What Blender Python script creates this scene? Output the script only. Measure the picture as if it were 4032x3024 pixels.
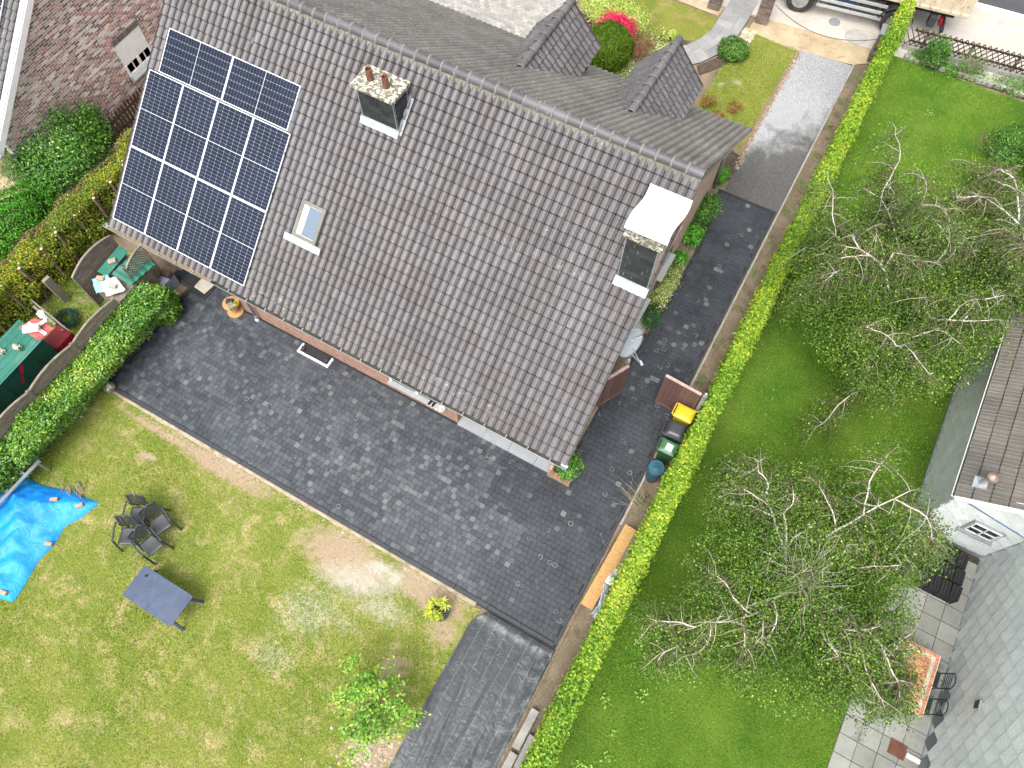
import bpy, math, random
import numpy as np
from mathutils import Vector, Matrix, noise as mnoise
random.seed(7); rng = np.random.default_rng(7)
for o in list(bpy.data.objects): bpy.data.objects.remove(o)
SC = bpy.context.scene; COL = SC.collection
R = math.radians
# ---------------------------------------------------------------- camera
F_PX, PITCH, YAW, CAM_H = 2950.0, R(65.0), R(29.3), 20.0
cam = bpy.data.cameras.new('camera'); cam.sensor_width = 36.0; cam.lens = F_PX/4032*36.0
cam.clip_start = 0.1; cam.clip_end = 1000.0
camo = bpy.data.objects.new('camera', cam); COL.objects.link(camo)
camo.location = (0, 0, CAM_H); camo.rotation_euler = (R(90)-PITCH, 0, YAW)
SC.camera = camo
# ---------------------------------------------------------------- sky, sun, exposure
SUN_EL, SUN_AZ = R(62), R(178)          # azimuth measured from +Y towards +X: high light from behind the camera
w = bpy.data.worlds.new('World'); SC.world = w; w.use_nodes = True
nt = w.node_tree; nt.nodes.clear()
sky = nt.nodes.new('ShaderNodeTexSky'); sky.sky_type = 'NISHITA'; sky.sun_disc = False
sky.sun_elevation = SUN_EL; sky.sun_rotation = SUN_AZ
sky.air_density = 1.0; sky.dust_density = 6.0; sky.ozone_density = 1.0
hs = nt.nodes.new('ShaderNodeHueSaturation'); hs.inputs['Saturation'].default_value = 0.30
bg = nt.nodes.new('ShaderNodeBackground'); bg.inputs['Strength'].default_value = 0.15
wo = nt.nodes.new('ShaderNodeOutputWorld')
nt.links.new(sky.outputs[0], hs.inputs['Color']); nt.links.new(hs.outputs[0], bg.inputs[0]); nt.links.new(bg.outputs[0], wo.inputs[0])
sl = bpy.data.lights.new('sun', 'SUN'); sl.energy = 0.85; sl.angle = R(38); sl.color = (1.0, 0.98, 0.945)
so = bpy.data.objects.new('sun', sl); COL.objects.link(so)
sd = Vector((math.sin(SUN_AZ)*math.cos(SUN_EL), math.cos(SUN_AZ)*math.cos(SUN_EL), math.sin(SUN_EL)))
so.rotation_euler = sd.to_track_quat('Z', 'Y').to_euler(); so.location = sd*60
vs = SC.view_settings; vs.view_transform = 'Standard'; vs.look = 'None'; vs.gamma = 1.0; vs.exposure = 1.2
vs.use_curve_mapping = False
SC.render.engine = 'CYCLES'
# ---------------------------------------------------------------- photo pixel -> ground / height
_cy, _sy, _cp, _sp = math.cos(YAW), math.sin(YAW), math.cos(PITCH), math.sin(PITCH)
_r = Vector((_cy, _sy, 0)); _f = Vector((-_sy*_cp, _cy*_cp, -_sp)); _d = _f.cross(_r)
def U(px, py, z=0.0):
    """pixel of the 4032x3024 photo -> world point at height z"""
    d = _r*((px-2016)/F_PX) + _d*((py-1512)/F_PX) + _f
    return Vector((0, 0, CAM_H)) + d*((z-CAM_H)/d.z)
def PJ(p):
    v = Vector(p)-Vector((0, 0, CAM_H)); zc = v.dot(_f)
    if zc < .1: return (-9999, -9999, 1e9)
    return (2016+F_PX*v.dot(_r)/zc, 1512+F_PX*v.dot(_d)/zc, zc)
def in_view(p, m=40):
    x, y, z = PJ(p); return -m < x < 4032+m and -m < y < 3024+m
# ---------------------------------------------------------------- naming
def tag(o, label=None, cat=None, group=None, kind=None):
    if label: o['label'] = label
    if cat: o['category'] = cat
    if group: o['group'] = group
    if kind: o['kind'] = kind
    return o
def empty(name, loc=(0, 0, 0), rz=0.0, label=None, cat=None, group=None):
    o = bpy.data.objects.new(name, None); COL.objects.link(o); o.location = loc; o.rotation_euler = (0, 0, rz)
    o.empty_display_size = .1
    return tag(o, label, cat, group)
def copy_tree(o, parent=None):
    c = o.copy(); COL.objects.link(c); c.parent = parent
    for ch in list(o.children): copy_tree(ch, c)
    return c
# ---------------------------------------------------------------- mesh builder
class MB:
    def __init__(s): s.v = []; s.f = []; s.m = []; s.t = []
    def add(s, vs, fs, mi=0, t=.5, M=None):
        n = len(s.v)
        if M is not None: vs = [M @ Vector(v) for v in vs]
        s.v += [tuple(v) for v in vs]
        for q, f in enumerate(fs): s.f.append([i+n for i in f]); s.m.append(mi); s.t.append(t[q] if isinstance(t, list) else t)
        return s
    def box(s, c, sz, rz=0., mi=0, t=.5, M=None, taper=1.0):
        x, y, z = sz[0]/2, sz[1]/2, sz[2]/2
        vs = [(-x, -y, -z), (x, -y, -z), (x, y, -z), (-x, y, -z)] + [(a*taper, b*taper, z) for a, b in ((-x, -y), (x, -y), (x, y), (-x, y))]
        fs = [(0, 3, 2, 1), (4, 5, 6, 7), (0, 1, 5, 4), (1, 2, 6, 5), (2, 3, 7, 6), (3, 0, 4, 7)]
        T = Matrix.Translation(c) @ Matrix.Rotation(rz, 4, 'Z')
        if M is not None: T = M @ T
        return s.add(vs, fs, mi, t, T)
    def bar(s, a, b, wx, wz, mi=0, t=.5, up=(0, 0, 1), M=None):
        """box beam from a to b, width wx sideways and wz along up"""
        a = Vector(a); b = Vector(b); d = (b-a); L = d.length
        if L < 1e-6: return s
        d /= L; u = Vector(up)
        sd_ = d.cross(u)
        if sd_.length < 1e-4: sd_ = d.cross(Vector((1, 0, 0)))
        sd_.normalize(); u = sd_.cross(d)
        vs = []
        for p in (a, b):
            for i, j in ((-1, -1), (1, -1), (1, 1), (-1, 1)): vs.append(p+sd_*(wx/2*i)+u*(wz/2*j))
        return s.add(vs, [(3, 2, 1, 0), (4, 5, 6, 7), (0, 1, 5, 4), (1, 2, 6, 5), (2, 3, 7, 6), (3, 0, 4, 7)], mi, t, M)
    def tube(s, pts, rad, seg=8, mi=0, t=.5, cap=True, M=None):
        pts = [Vector(p) for p in pts]; n = len(pts)
        if not hasattr(rad, '__len__'): rad = [rad]*n
        vs = []; fs = []; prev = None
        for i, p in enumerate(pts):
            d = (pts[min(i+1, n-1)]-pts[max(i-1, 0)])
            d = d.normalized() if d.length > 1e-9 else Vector((0, 0, 1))
            if prev is None: a = d.orthogonal().normalized()
            else:
                a = prev-d*prev.dot(d); a = a.normalized() if a.length > 1e-6 else d.orthogonal().normalized()
            prev = a; b = d.cross(a)
            for k in range(seg):
                q = 2*math.pi*k/seg; vs.append(p+(a*math.cos(q)+b*math.sin(q))*rad[i])
        for i in range(n-1):
            for k in range(seg):
                k2 = (k+1) % seg; fs.append((i*seg+k, i*seg+k2, (i+1)*seg+k2, (i+1)*seg+k))
        if cap: fs.append(tuple(range(seg-1, -1, -1))); fs.append(tuple((n-1)*seg+k for k in range(seg)))
        return s.add(vs, fs, mi, t, M)
    def lathe(s, prof, seg=20, c=(0, 0, 0), mi=0, t=.5, M=None, sx=1., sy=1.):
        vs = []; fs = []; n = len(prof)
        for r_, z in prof:
            for k in range(seg):
                q = 2*math.pi*k/seg; vs.append((c[0]+r_*math.cos(q)*sx, c[1]+r_*math.sin(q)*sy, c[2]+z))
        for i in range(n-1):
            for k in range(seg):
                k2 = (k+1) % seg; fs.append((i*seg+k, i*seg+k2, (i+1)*seg+k2, (i+1)*seg+k))
        if prof[0][0] > 1e-4: fs.append(tuple(range(seg-1, -1, -1)))
        if prof[-1][0] > 1e-4: fs.append(tuple((n-1)*seg+k for k in range(seg)))
        return s.add(vs, fs, mi, t, M)
    def prism(s, poly, z0, z1, mi=0, t=.5, M=None):
        n = len(poly)
        vs = [(p[0], p[1], z0) for p in poly]+[(p[0], p[1], z1) for p in poly]
        fs = [tuple(range(n-1, -1, -1)), tuple(range(n, 2*n))]+[(i, (i+1) % n, n+(i+1) % n, n+i) for i in range(n)]
        return s.add(vs, fs, mi, t, M)
    def grid(s, fn, nu, nv, mi=0, t=.5):
        vs = [fn(i/nu, j/nv) for j in range(nv+1) for i in range(nu+1)]
        fs = [(j*(nu+1)+i, j*(nu+1)+i+1, (j+1)*(nu+1)+i+1, (j+1)*(nu+1)+i) for j in range(nv) for i in range(nu)]
        return s.add(vs, fs, mi, t)
    def mesh(s, name, mats, smooth=False):
        me = bpy.data.meshes.new(name); me.from_pydata([tuple(v) for v in s.v], [], s.f)
        mats = mats if isinstance(mats, (list, tuple)) else [mats]
        for m in mats: me.materials.append(m)
        if len(mats) > 1: me.polygons.foreach_set('material_index', s.m)
        a = me.attributes.new('tint', 'FLOAT', 'FACE'); a.data.foreach_set('value', s.t)
        if smooth: me.polygons.foreach_set('use_smooth', [True]*len(s.f))
        me.update(); return me
    def build(s, name, mats, parent=None, smooth=False, bevel=0, solid=0, angle=None):
        me = s.mesh(name, mats, smooth)
        o = bpy.data.objects.new(name, me); COL.objects.link(o)
        if parent is not None: o.parent = parent
        if solid:
            m = o.modifiers.new('solid', 'SOLIDIFY'); m.thickness = solid; m.offset = -1
        if bevel:
            m = o.modifiers.new('bevel', 'BEVEL'); m.width = bevel; m.segments = 2; m.limit_method = 'ANGLE'; m.angle_limit = R(40)
        if angle and smooth: me.set_sharp_from_angle(angle=R(angle))
        return o
def raw_mesh(name, V, Fq, mats, tint, domain='FACE', nper=4):
    """fast numpy mesh: V (n,3), Fq (m,nper)"""
    me = bpy.data.meshes.new(name); m = len(Fq)
    me.vertices.add(len(V)); me.vertices.foreach_set('co', np.ascontiguousarray(V, dtype=np.float32).ravel())
    me.loops.add(m*nper); me.loops.foreach_set('vertex_index', np.ascontiguousarray(Fq, dtype=np.int32).ravel())
    me.polygons.add(m); me.polygons.foreach_set('loop_start', np.arange(0, m*nper, nper, dtype=np.int32))
    me.polygons.foreach_set('loop_total', np.full(m, nper, dtype=np.int32))
    for x in (mats if isinstance(mats, (list, tuple)) else [mats]): me.materials.append(x)
    a = me.attributes.new('tint', 'FLOAT', 'FACE'); a.data.foreach_set('value', np.ascontiguousarray(tint, dtype=np.float32))
    me.update(calc_edges=True); return me
def link(name, me, parent=None):
    o = bpy.data.objects.new(name, me); COL.objects.link(o)
    if parent is not None: o.parent = parent
    return o
def pieces(parent, name, rest_name, items, mat, limit=300, smooth=False, only_view=True):
    """items: (verts, faces, tint). The `limit` that show largest become parts of their own, the rest one stuff part."""
    sc_ = []
    for i, it in enumerate(items):
        c = np.mean(np.array([tuple(v) for v in it[0]]), axis=0); x, y, z = PJ(c)
        vis = -20 < x < 4052 and -20 < y < 3044
        sc_.append((0 if vis else 1, z, i))
    sc_.sort(); big = set(i for a, b, i in sc_[:limit] if a == 0)
    rest = MB()
    for i, it in enumerate(items):
        if i in big:
            m = MB(); m.add(it[0], it[1], it[3] if len(it) > 3 else 0, it[2]); m.build(name, mat, parent, smooth)
        else: rest.add(it[0], it[1], it[3] if len(it) > 3 else 0, it[2])
    if rest.f: tag(rest.build(rest_name, mat, parent, smooth), kind='stuff')
# ---------------------------------------------------------------- materials
def lin(c):
    if isinstance(c, str):
        c = c.lstrip('#'); c = [int(c[i:i+2], 16)/255 for i in (0, 2, 4)]
        return tuple(x/12.92 if x <= .04045 else ((x+.055)/1.055)**2.4 for x in c)
    return tuple(c)
def rgba(c, k=1.0): c = lin(c); return (c[0]*k, c[1]*k, c[2]*k, 1)
class NT:
    def __init__(s, name):
        s.m = bpy.data.materials.new(name); s.m.use_nodes = True; s.t = s.m.node_tree; s.t.nodes.clear()
        s.out = s.n('ShaderNodeOutputMaterial'); s.p = s.n('ShaderNodeBsdfPrincipled'); s.l(s.p.outputs[0], s.out.inputs[0])
    def n(s, k, **kw):
        x = s.t.nodes.new(k)
        for a, b in kw.items(): setattr(x, a, b)
        return x
    def l(s, a, b): s.t.links.new(a, b)
    def pos(s, kind='world'):
        if kind == 'world': return s.n('ShaderNodeNewGeometry').outputs['Position']
        return s.n('ShaderNodeTexCoord').outputs['Object']
    def noise(s, vec, scale, detail=4, rough=.55, dist=0.):
        x = s.n('ShaderNodeTexNoise'); x.inputs['Scale'].default_value = scale; x.inputs['Detail'].default_value = detail
        x.inputs['Roughness'].default_value = rough; x.inputs['Distortion'].default_value = dist
        s.l(vec, x.inputs['Vector']); return x.outputs['Fac']
    def vor(s, vec, scale, feat='F1', out='Distance', rnd=1.):
        x = s.n('ShaderNodeTexVoronoi', feature=feat); x.inputs['Scale'].default_value = scale
        x.inputs['Randomness'].default_value = rnd
        s.l(vec, x.inputs['Vector']); return x.outputs[out]
    def ramp(s, fac, stops, interp='LINEAR'):
        x = s.n('ShaderNodeValToRGB'); x.color_ramp.interpolation = interp; e = x.color_ramp.elements
        while len(e) < len(stops): e.new(.5)
        for i, (p, c) in enumerate(stops):
            e[i].position = p; e[i].color = c if len(c) == 4 else (*c, 1)
        s.l(fac, x.inputs[0]); return x.outputs[0]
    def mix(s, fac, a, b, mode='MIX'):
        x = s.n('ShaderNodeMix', data_type='RGBA', blend_type=mode)
        for v, i in ((fac, 0), (a, 6), (b, 7)):
            if hasattr(v, 'links'): s.l(v, x.inputs[i])
            else: x.inputs[i].default_value = v
        return x.outputs[2]
    def math(s, op, a, b=None, c=None):
        x = s.n('ShaderNodeMath', operation=op)
        for i, v in enumerate((a, b, c)):
            if v is None: continue
            if hasattr(v, 'links'): s.l(v, x.inputs[i])
            else: x.inputs[i].default_value = v
        return x.outputs[0]
    def attr(s, name): x = s.n('ShaderNodeAttribute'); x.attribute_name = name; return x.outputs['Fac']
    def bump(s, h, strength, dist=.02):
        x = s.n('ShaderNodeBump'); x.inputs['Strength'].default_value = strength; x.inputs['Distance'].default_value = dist
        s.l(h, x.inputs['Height']); s.l(x.outputs[0], s.p.inputs['Normal'])
    def fin(s, col, rough=.8, metallic=0, spec=.4):
        if hasattr(col, 'links'): s.l(col, s.p.inputs['Base Color'])
        else: s.p.inputs['Base Color'].default_value = col
        if hasattr(rough, 'links'): s.l(rough, s.p.inputs['Roughness'])
        else: s.p.inputs['Roughness'].default_value = rough
        s.p.inputs['Metallic'].default_value = metallic; s.p.inputs['Specular IOR Level'].default_value = spec
        return s.m
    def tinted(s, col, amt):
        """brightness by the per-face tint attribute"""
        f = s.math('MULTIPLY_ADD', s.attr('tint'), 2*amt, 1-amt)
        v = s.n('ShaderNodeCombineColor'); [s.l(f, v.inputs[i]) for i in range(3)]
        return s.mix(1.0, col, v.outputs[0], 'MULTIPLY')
def mat(name, c1, c2=None, sc=3., rough=.75, bump=0., bsc=60., tint=0., metallic=0., spec=.4, var=.12, space='world', dirt=None, dsc=2.):
    """plain surface: two tones by noise, fine speckle, optional dirt blotches and bump"""
    N = NT(name); p = N.pos(space)
    a = rgba(c1); b = rgba(c2) if c2 else rgba(c1, .8)
    col = N.mix(N.ramp(N.noise(p, sc, 5, .6), [(.35, (0, 0, 0)), (.65, (1, 1, 1))]), a, b)
    if var:
        f = N.noise(p, bsc, 3, .7); g = N.ramp(f, [(.3, (1-var,)*3), (.7, (1+var,)*3)])
        col = N.mix(1.0, col, g, 'MULTIPLY')
    if dirt:
        col = N.mix(N.ramp(N.noise(p, dsc, 8, .7), [(.55, (0, 0, 0)), (.68, (.8, .8, .8))]), col, rgba(dirt))
    if tint: col = N.tinted(col, tint)
    if bump: N.bump(N.noise(p, bsc, 5, .65), bump)
    return N.fin(col, rough, metallic, spec)
def leafmat(name, stops, transl=.3, rough=.5, spec=.35):
    N = NT(name); t = N.attr('tint')
    def ds_(c):
        c = lin(c); g_ = .3*c[0]+.6*c[1]+.1*c[2]; return tuple(x*.95+g_*.05 for x in c)
    col = N.ramp(t, [(i/(len(stops)-1), rgba(ds_(c))) for i, c in enumerate(stops)])
    N.fin(col, rough, 0, spec)
    tr = N.n('ShaderNodeBsdfTranslucent'); N.l(col, tr.inputs[0])
    mx = N.n('ShaderNodeMixShader'); mx.inputs[0].default_value = transl
    N.l(N.p.outputs[0], mx.inputs[1]); N.l(tr.outputs[0], mx.inputs[2]); N.l(mx.outputs[0], N.out.inputs[0])
    return N.m
M = {}
M['white_paint'] = mat('white_paint', (.78, .78, .77), (.7, .7, .68), rough=.45, var=.03)
M['white_alu'] = mat('white_alu', (.8, .81, .83), (.74, .75, .77), rough=.35, var=.02)
M['zinc'] = mat('zinc', (.36, .39, .42), (.28, .31, .34), sc=6, rough=.45, metallic=.35, dirt=(.2, .21, .2))
M['lead'] = mat('lead', (.4, .42, .44), (.29, .31, .33), sc=9, rough=.5, metallic=.15, bump=.3, bsc=25)
M['steel'] = mat('steel', (.55, .57, .6), (.42, .44, .47), rough=.35, metallic=.6)
M['black_plastic'] = mat('black_plastic', (.018, .019, .02), (.03, .03, .032), rough=.5)
M['black_rubber'] = mat('black_rubber', (.02, .02, .02), (.045, .043, .04), rough=.85, bump=.3)
M['dark_grey'] = mat('dark_grey', (.05, .053, .058), (.035, .037, .04), rough=.6)
M['concrete'] = mat('concrete', (.36, .35, .32), (.27, .26, .24), sc=2.5, rough=.9, bump=.3, bsc=50, dirt=(.19, .18, .16))
M['soil'] = mat('soil', (.15, .118, .08), (.225, .18, .125), sc=1.6, rough=1, bump=.9, bsc=28, var=.35, dirt=(.07, .052, .035), spec=.1)
M['dark_soil'] = mat('dark_soil', (.06, .045, .034), (.1, .075, .055), sc=5, rough=1, bump=.9, bsc=45, var=.4, spec=.1)
def tile_mat(name, c1, c2, lichen, la, dark=.45):
    N = NT(name); p = N.pos()
    col = N.mix(N.ramp(N.noise(p, 1.1, 6, .6), [(.35, (0, 0, 0)), (.7, (1, 1, 1))]), rgba(c1), rgba(c2))
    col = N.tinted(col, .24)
    sp = N.n('ShaderNodeMapping'); sp.inputs['Scale'].default_value = (7, 1.6, 1.6); N.l(p, sp.inputs['Vector'])
    st = N.ramp(N.noise(sp.outputs[0], 1.2, 6, .7), [(.3, (.9,)*3), (.7, (1.08,)*3)])
    col = N.mix(1, col, st, 'MULTIPLY')
    # lichen: clumps of small pale crusts
    big = N.ramp(N.noise(p, .9, 4, .6), [(.45, (0, 0, 0)), (.62, (1, 1, 1))])
    cr = N.ramp(N.noise(p, 17, 5, .75), [(la, (0, 0, 0)), (la+.035, (1, 1, 1))])
    m = N.math('MULTIPLY', cr, N.math('MULTIPLY_ADD', big, .8, .12))
    col = N.mix(m, col, rgba(lichen))
    if name == 'roof_tile':   # crusty lichen band across one course, and blotches along the eave
        s_ = N.n('ShaderNodeSeparateXYZ'); N.l(p, s_.inputs[0]); nz = N.noise(p, 9, 6, .75, .5)
        def band(y0, hw, x0, x1, th):
            a = N.math('LESS_THAN', N.math('ABSOLUTE', N.math('SUBTRACT', s_.outputs[1], y0)), hw)
            b = N.math('MULTIPLY', N.math('GREATER_THAN', s_.outputs[0], x0), N.math('LESS_THAN', s_.outputs[0], x1))
            return N.math('MULTIPLY', N.math('MULTIPLY', a, b), N.ramp(nz, [(th, (0, 0, 0)), (th+.1, (.6,)*3)]))
        col = N.mix(band(8.93, .085, -6.6, -2.9, .54), col, rgba((.3, .29, .25)))
        col = N.mix(band(5.9, .14, -11.2, -3.2, .56), col, rgba((.42, .42, .36)))
        st2 = N.n('ShaderNodeMapping'); st2.inputs['Scale'].default_value = (2.2, .3, .3); N.l(p, st2.inputs['Vector'])
        col = N.mix(1, col, N.ramp(N.noise(st2.outputs[0], 1.0, 5, .6), [(.3, (.84, .83, .82, 1)), (.7, (1.16, 1.15, 1.15, 1))]), 'MULTIPLY')
    N.bump(N.noise(p, 55, 5, .7), .22)
    return N.fin(col, .5, 0, .5)
M['tile'] = tile_mat('roof_tile', (.098, .088, .086), (.11, .107, .115), (.36, .36, .31), .625)
M['tile_front'] = tile_mat('roof_tile_front', (.125, .118, .108), (.185, .175, .16), (.36, .35, .31), .56)
M['tile_dormer'] = tile_mat('roof_tile_dormer', (.085, .081, .083), (.115, .11, .112), (.34, .34, .31), .585)
M['tile_ridge'] = tile_mat('ridge_tile', (.075, .074, .08), (.1, .1, .105), (.5, .5, .47), .63)
M['tile_right'] = tile_mat('tile_right', (.1, .092, .08), (.14, .125, .105), (.3, .28, .17), .62)
M['mortar'] = mat('mortar', (.21, .21, .165), (.12, .125, .08), sc=8, rough=.95, bump=.5, bsc=40, var=.25)
M['slate'] = mat('slate', (.026, .032, .032), (.036, .042, .044), sc=4, rough=.55, bump=.25, bsc=30, tint=.3, spec=.3)
M['grey_slate'] = mat('grey_slate', (.6, .635, .635), (.69, .72, .71), sc=1.2, rough=.75, bump=.15, bsc=20, tint=.06, dirt=(.54, .57, .56), dsc=1.3)
M['dark_slate'] = mat('dark_slate', (.16, .175, .185), (.2, .215, .22), sc=2, rough=.75, tint=.15)
M['lichen_concrete'] = None
def lichen_concrete():
    N = NT('lichen_concrete'); p = N.pos()
    col = N.mix(N.ramp(N.noise(p, 9, 6, .6), [(.4, (0, 0, 0)), (.6, (1, 1, 1))]), rgba((.2, .185, .15)), rgba((.12, .11, .08)))
    cr = N.ramp(N.noise(p, 13, 3, .5, .6), [(.5, (0, 0, 0)), (.54, (1, 1, 1))])
    col = N.mix(cr, col, rgba((.47, .46, .38)))
    N.bump(N.noise(p, 20, 5, .7), .7); return N.fin(col, .95, 0, .2)
M['lichen_concrete'] = lichen_concrete()
def brick_tex(name, c1, c2, mortar, bw=.21, rh=.065, axis='X'):
    N = NT(name); p = N.pos(); s_ = N.n('ShaderNodeSeparateXYZ'); N.l(p, s_.inputs[0])
    cb = N.n('ShaderNodeCombineXYZ'); N.l(s_.outputs[axis], cb.inputs[0]); N.l(s_.outputs['Z'], cb.inputs[1])
    b = N.n('ShaderNodeTexBrick'); N.l(cb.outputs[0], b.inputs['Vector'])
    b.inputs['Scale'].default_value = 1; b.inputs['Brick Width'].default_value = bw; b.inputs['Row Height'].default_value = rh
    b.inputs['Mortar Size'].default_value = .008; b.inputs['Color1'].default_value = rgba(c1); b.inputs['Color2'].default_value = rgba(c2)
    b.inputs['Mortar'].default_value = rgba(mortar); b.inputs['Mortar Smooth'].default_value = .3
    col = N.mix(1, b.outputs['Color'], N.ramp(N.noise(p, 6, 5, .65), [(.3, (.75,)*3), (.7, (1.25,)*3)]), 'MULTIPLY')
    N.bump(b.outputs['Fac'], -.6, .01); return N.fin(col, .9, 0, .2)
M['brick_x'] = brick_tex('brick_x', (.33, .17, .115), (.26, .125, .09), (.36, .31, .26))
M['brick_y'] = brick_tex('brick_y', (.52, .36, .28), (.45, .3, .23), (.5, .45, .4), axis='Y')
M['brick'] = mat('brick', (.44, .25, .21), (.33, .215, .19), sc=9, rough=.9, bump=.5, bsc=70, tint=.45, var=.2)
M['brick_white'] = mat('brick_white', (.68, .62, .57), (.55, .46, .42), sc=14, rough=.9, bump=.5, bsc=70, tint=.3, var=.2)
M['brick_dark'] = mat('brick_dark', (.13, .115, .125), (.18, .15, .15), sc=9, rough=.85, bump=.4, bsc=70, tint=.3, var=.2)
M['joint'] = mat('joint', (.82, .8, .75), (.74, .72, .67), sc=8, rough=.95, bump=.4, bsc=60)
M['pillar_brick'] = mat('pillar_brick', (.13, .1, .09), (.19, .14, .12), sc=12, rough=.9, bump=.4, tint=.4)
def wood(name, c1, c2, scl=(1, 1, 1), rough=.85, tint=.2, bump=.5):
    N = NT(name); p = N.pos(); mp = N.n('ShaderNodeMapping'); mp.inputs['Scale'].default_value = scl; N.l(p, mp.inputs['Vector'])
    f = N.noise(mp.outputs[0], 3., 8, .7, .8)
    col = N.mix(N.ramp(f, [(.35, (0, 0, 0)), (.65, (1, 1, 1))]), rgba(c1), rgba(c2))
    col = N.tinted(col, tint); N.bump(f, bump); return N.fin(col, rough, 0, .25)
M['wood_fence'] = wood('wood_fence', (.12, .095, .075), (.29, .25, .205), (9, 1.5, 9))
M['wood_brown'] = wood('wood_brown', (.055, .036, .025), (.085, .056, .04), (9, 9, 1.2))
M['wood_pale'] = wood('wood_pale', (.3, .235, .16), (.2, .15, .1), (6, 1.3, 6))
M['wood_grey'] = wood('wood_grey', (.17, .15, .115), (.27, .245, .2), (7, 7, 1))
M['gate_wood'] = wood('gate_wood', (.115, .062, .052), (.145, .082, .07), (8, 8, 1.2), tint=.18, rough=.6)
M['ply'] = wood('ply', (.5, .3, .13), (.42, .24, .09), (5, 1.5, 5), rough=.6)
M['osb'] = mat('osb', (.5, .3, .11), (.36, .2, .07), sc=22, rough=.7, bsc=60, var=.2)
M['bark_white'] = None
def bark():
    N = NT('birch_bark'); p = N.pos()
    big = N.ramp(N.noise(p, 3.2, 5, .7), [(.28, rgba((.2, .165, .12))), (.42, rgba((.5, .45, .38))), (.65, rgba((.74, .72, .67)))])
    mp = N.n('ShaderNodeMapping'); mp.inputs['Scale'].default_value = (20, 20, 20); N.l(p, mp.inputs['Vector'])
    col = N.mix(N.ramp(N.noise(mp.outputs[0], 1.6, 3, .6), [(.6, (0, 0, 0)), (.68, (.85,)*3)]), big, rgba((.07, .06, .05)))
    N.bump(N.noise(p, 40, 3, .6), .3); return N.fin(col, .85, 0, .2)
M['bark_white'] = bark()
M['bark'] = mat('bark', (.12, .085, .06), (.2, .15, .11), sc=9, rough=.95, bump=.8, bsc=35)
M['twig'] = mat('twig', (.24, .2, .15), (.36, .31, .24), sc=7, rough=.9)
M['glass_dark'] = mat('glass_dark', (.02, .024, .026), (.03, .035, .04), rough=.08, spec=.8, var=0)
# ================================================================ the ground and everything flat on it
def grass_mat(name, g1, g2, dry, soil, pale, drya=.55):
    N = NT(name); p = N.pos()
    col = N.mix(N.ramp(N.noise(p, .55, 5, .6), [(.35, (0, 0, 0)), (.65, (1, 1, 1))]), rgba(g1), rgba(g2))
    col = N.mix(N.ramp(N.noise(p, 1.7, 8, .72, .4), [(drya, (0, 0, 0)), (drya+.16, (.85,)*3)]), col, rgba(dry))
    col = N.mix(1, col, N.ramp(N.noise(p, 20, 7, .8), [(.3, (.42,)*3), (.7, (1.6,)*3)]), 'MULTIPLY')
    n2 = N.noise(p, 5, 7, .7)
    d = N.ramp(N.math('MULTIPLY_ADD', n2, 1.5, N.math('SUBTRACT', N.attr('dirt'), .75)), [(.38, (0, 0, 0)), (.8, (1, 1, 1))])
    so_ = N.mix(N.noise(p, 9, 6, .7), rgba(soil), rgba(soil, 1.9))
    col = N.mix(d, col, so_)
    q = N.ramp(N.math('MULTIPLY_ADD', N.noise(p, 6, 9, .8), 1.7, N.math('SUBTRACT', N.attr('pale'), .85)), [(.3, (0, 0, 0)), (.85, (.8,)*3)])
    col = N.mix(q, col, rgba(pale))
    N.bump(N.noise(p, 32, 6, .75), 1.0, .04)
    return N.fin(col, .95, 0, .1)
M['lawn_back'] = grass_mat('lawn_back', (.14, .185, .03), (.215, .235, .052), (.4, .325, .155), (.25, .19, .125), (.46, .44, .37), .49)
M['lawn_right'] = grass_mat('lawn_right', (.06, .128, .013), (.115, .185, .024), (.19, .195, .045), (.1, .08, .05), (.3, .3, .2), .6)
M['lawn_front'] = grass_mat('lawn_front', (.12, .155, .022), (.19, .2, .04), (.28, .22, .09), (.15, .11, .07), (.42, .4, .33), .5)
M['blade_back'] = leafmat('blade_back', ['#5a781c', '#7f9a2e', '#a2b048', '#c9bb74'], .25, .6, .15)
M['blade_right'] = leafmat('blade_right', ['#3b6a10', '#568c16', '#78a626', '#a6b23e'], .25, .6, .15)

def sheet(name, mat_, x0, x1, y0, y1, z, step=.15, dirt=(), pale=(), und=.012, kind='structure'):
    nx = max(1, int((x1-x0)/step)); ny = max(1, int((y1-y0)/step))
    xs = np.linspace(x0, x1, nx+1); ys = np.linspace(y0, y1, ny+1); X, Y = np.meshgrid(xs, ys)
    Zz = z + und*(np.sin(X*1.3+Y*.7)+np.sin(X*.6-Y*1.1+1))/2
    V = np.stack([X.ravel(), Y.ravel(), Zz.ravel()], 1)
    i = np.arange(nx*ny); r_ = i//nx; c = i % nx; a = r_*(nx+1)+c
    Fq = np.stack([a, a+1, a+nx+2, a+nx+1], 1)
    me = raw_mesh(name, V, Fq, mat_, np.full(len(Fq), .5))
    for an, lst in (('dirt', dirt), ('pale', pale)):
        m = np.zeros(len(V))
        for (cx, cy, rx, ry, ang, amp) in lst:
            dx = V[:, 0]-cx; dy = V[:, 1]-cy; ca, sa = math.cos(ang), math.sin(ang)
            u = (dx*ca+dy*sa)/rx; v = (-dx*sa+dy*ca)/ry
            m = np.maximum(m, amp*np.clip(1.25-np.sqrt(u*u+v*v)*.9, 0, 1))
        at = me.attributes.new(an, 'FLOAT', 'POINT'); at.data.foreach_set('value', m.astype(np.float32))
    o = link(name, me); tag(o, kind=kind)
    return o
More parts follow.
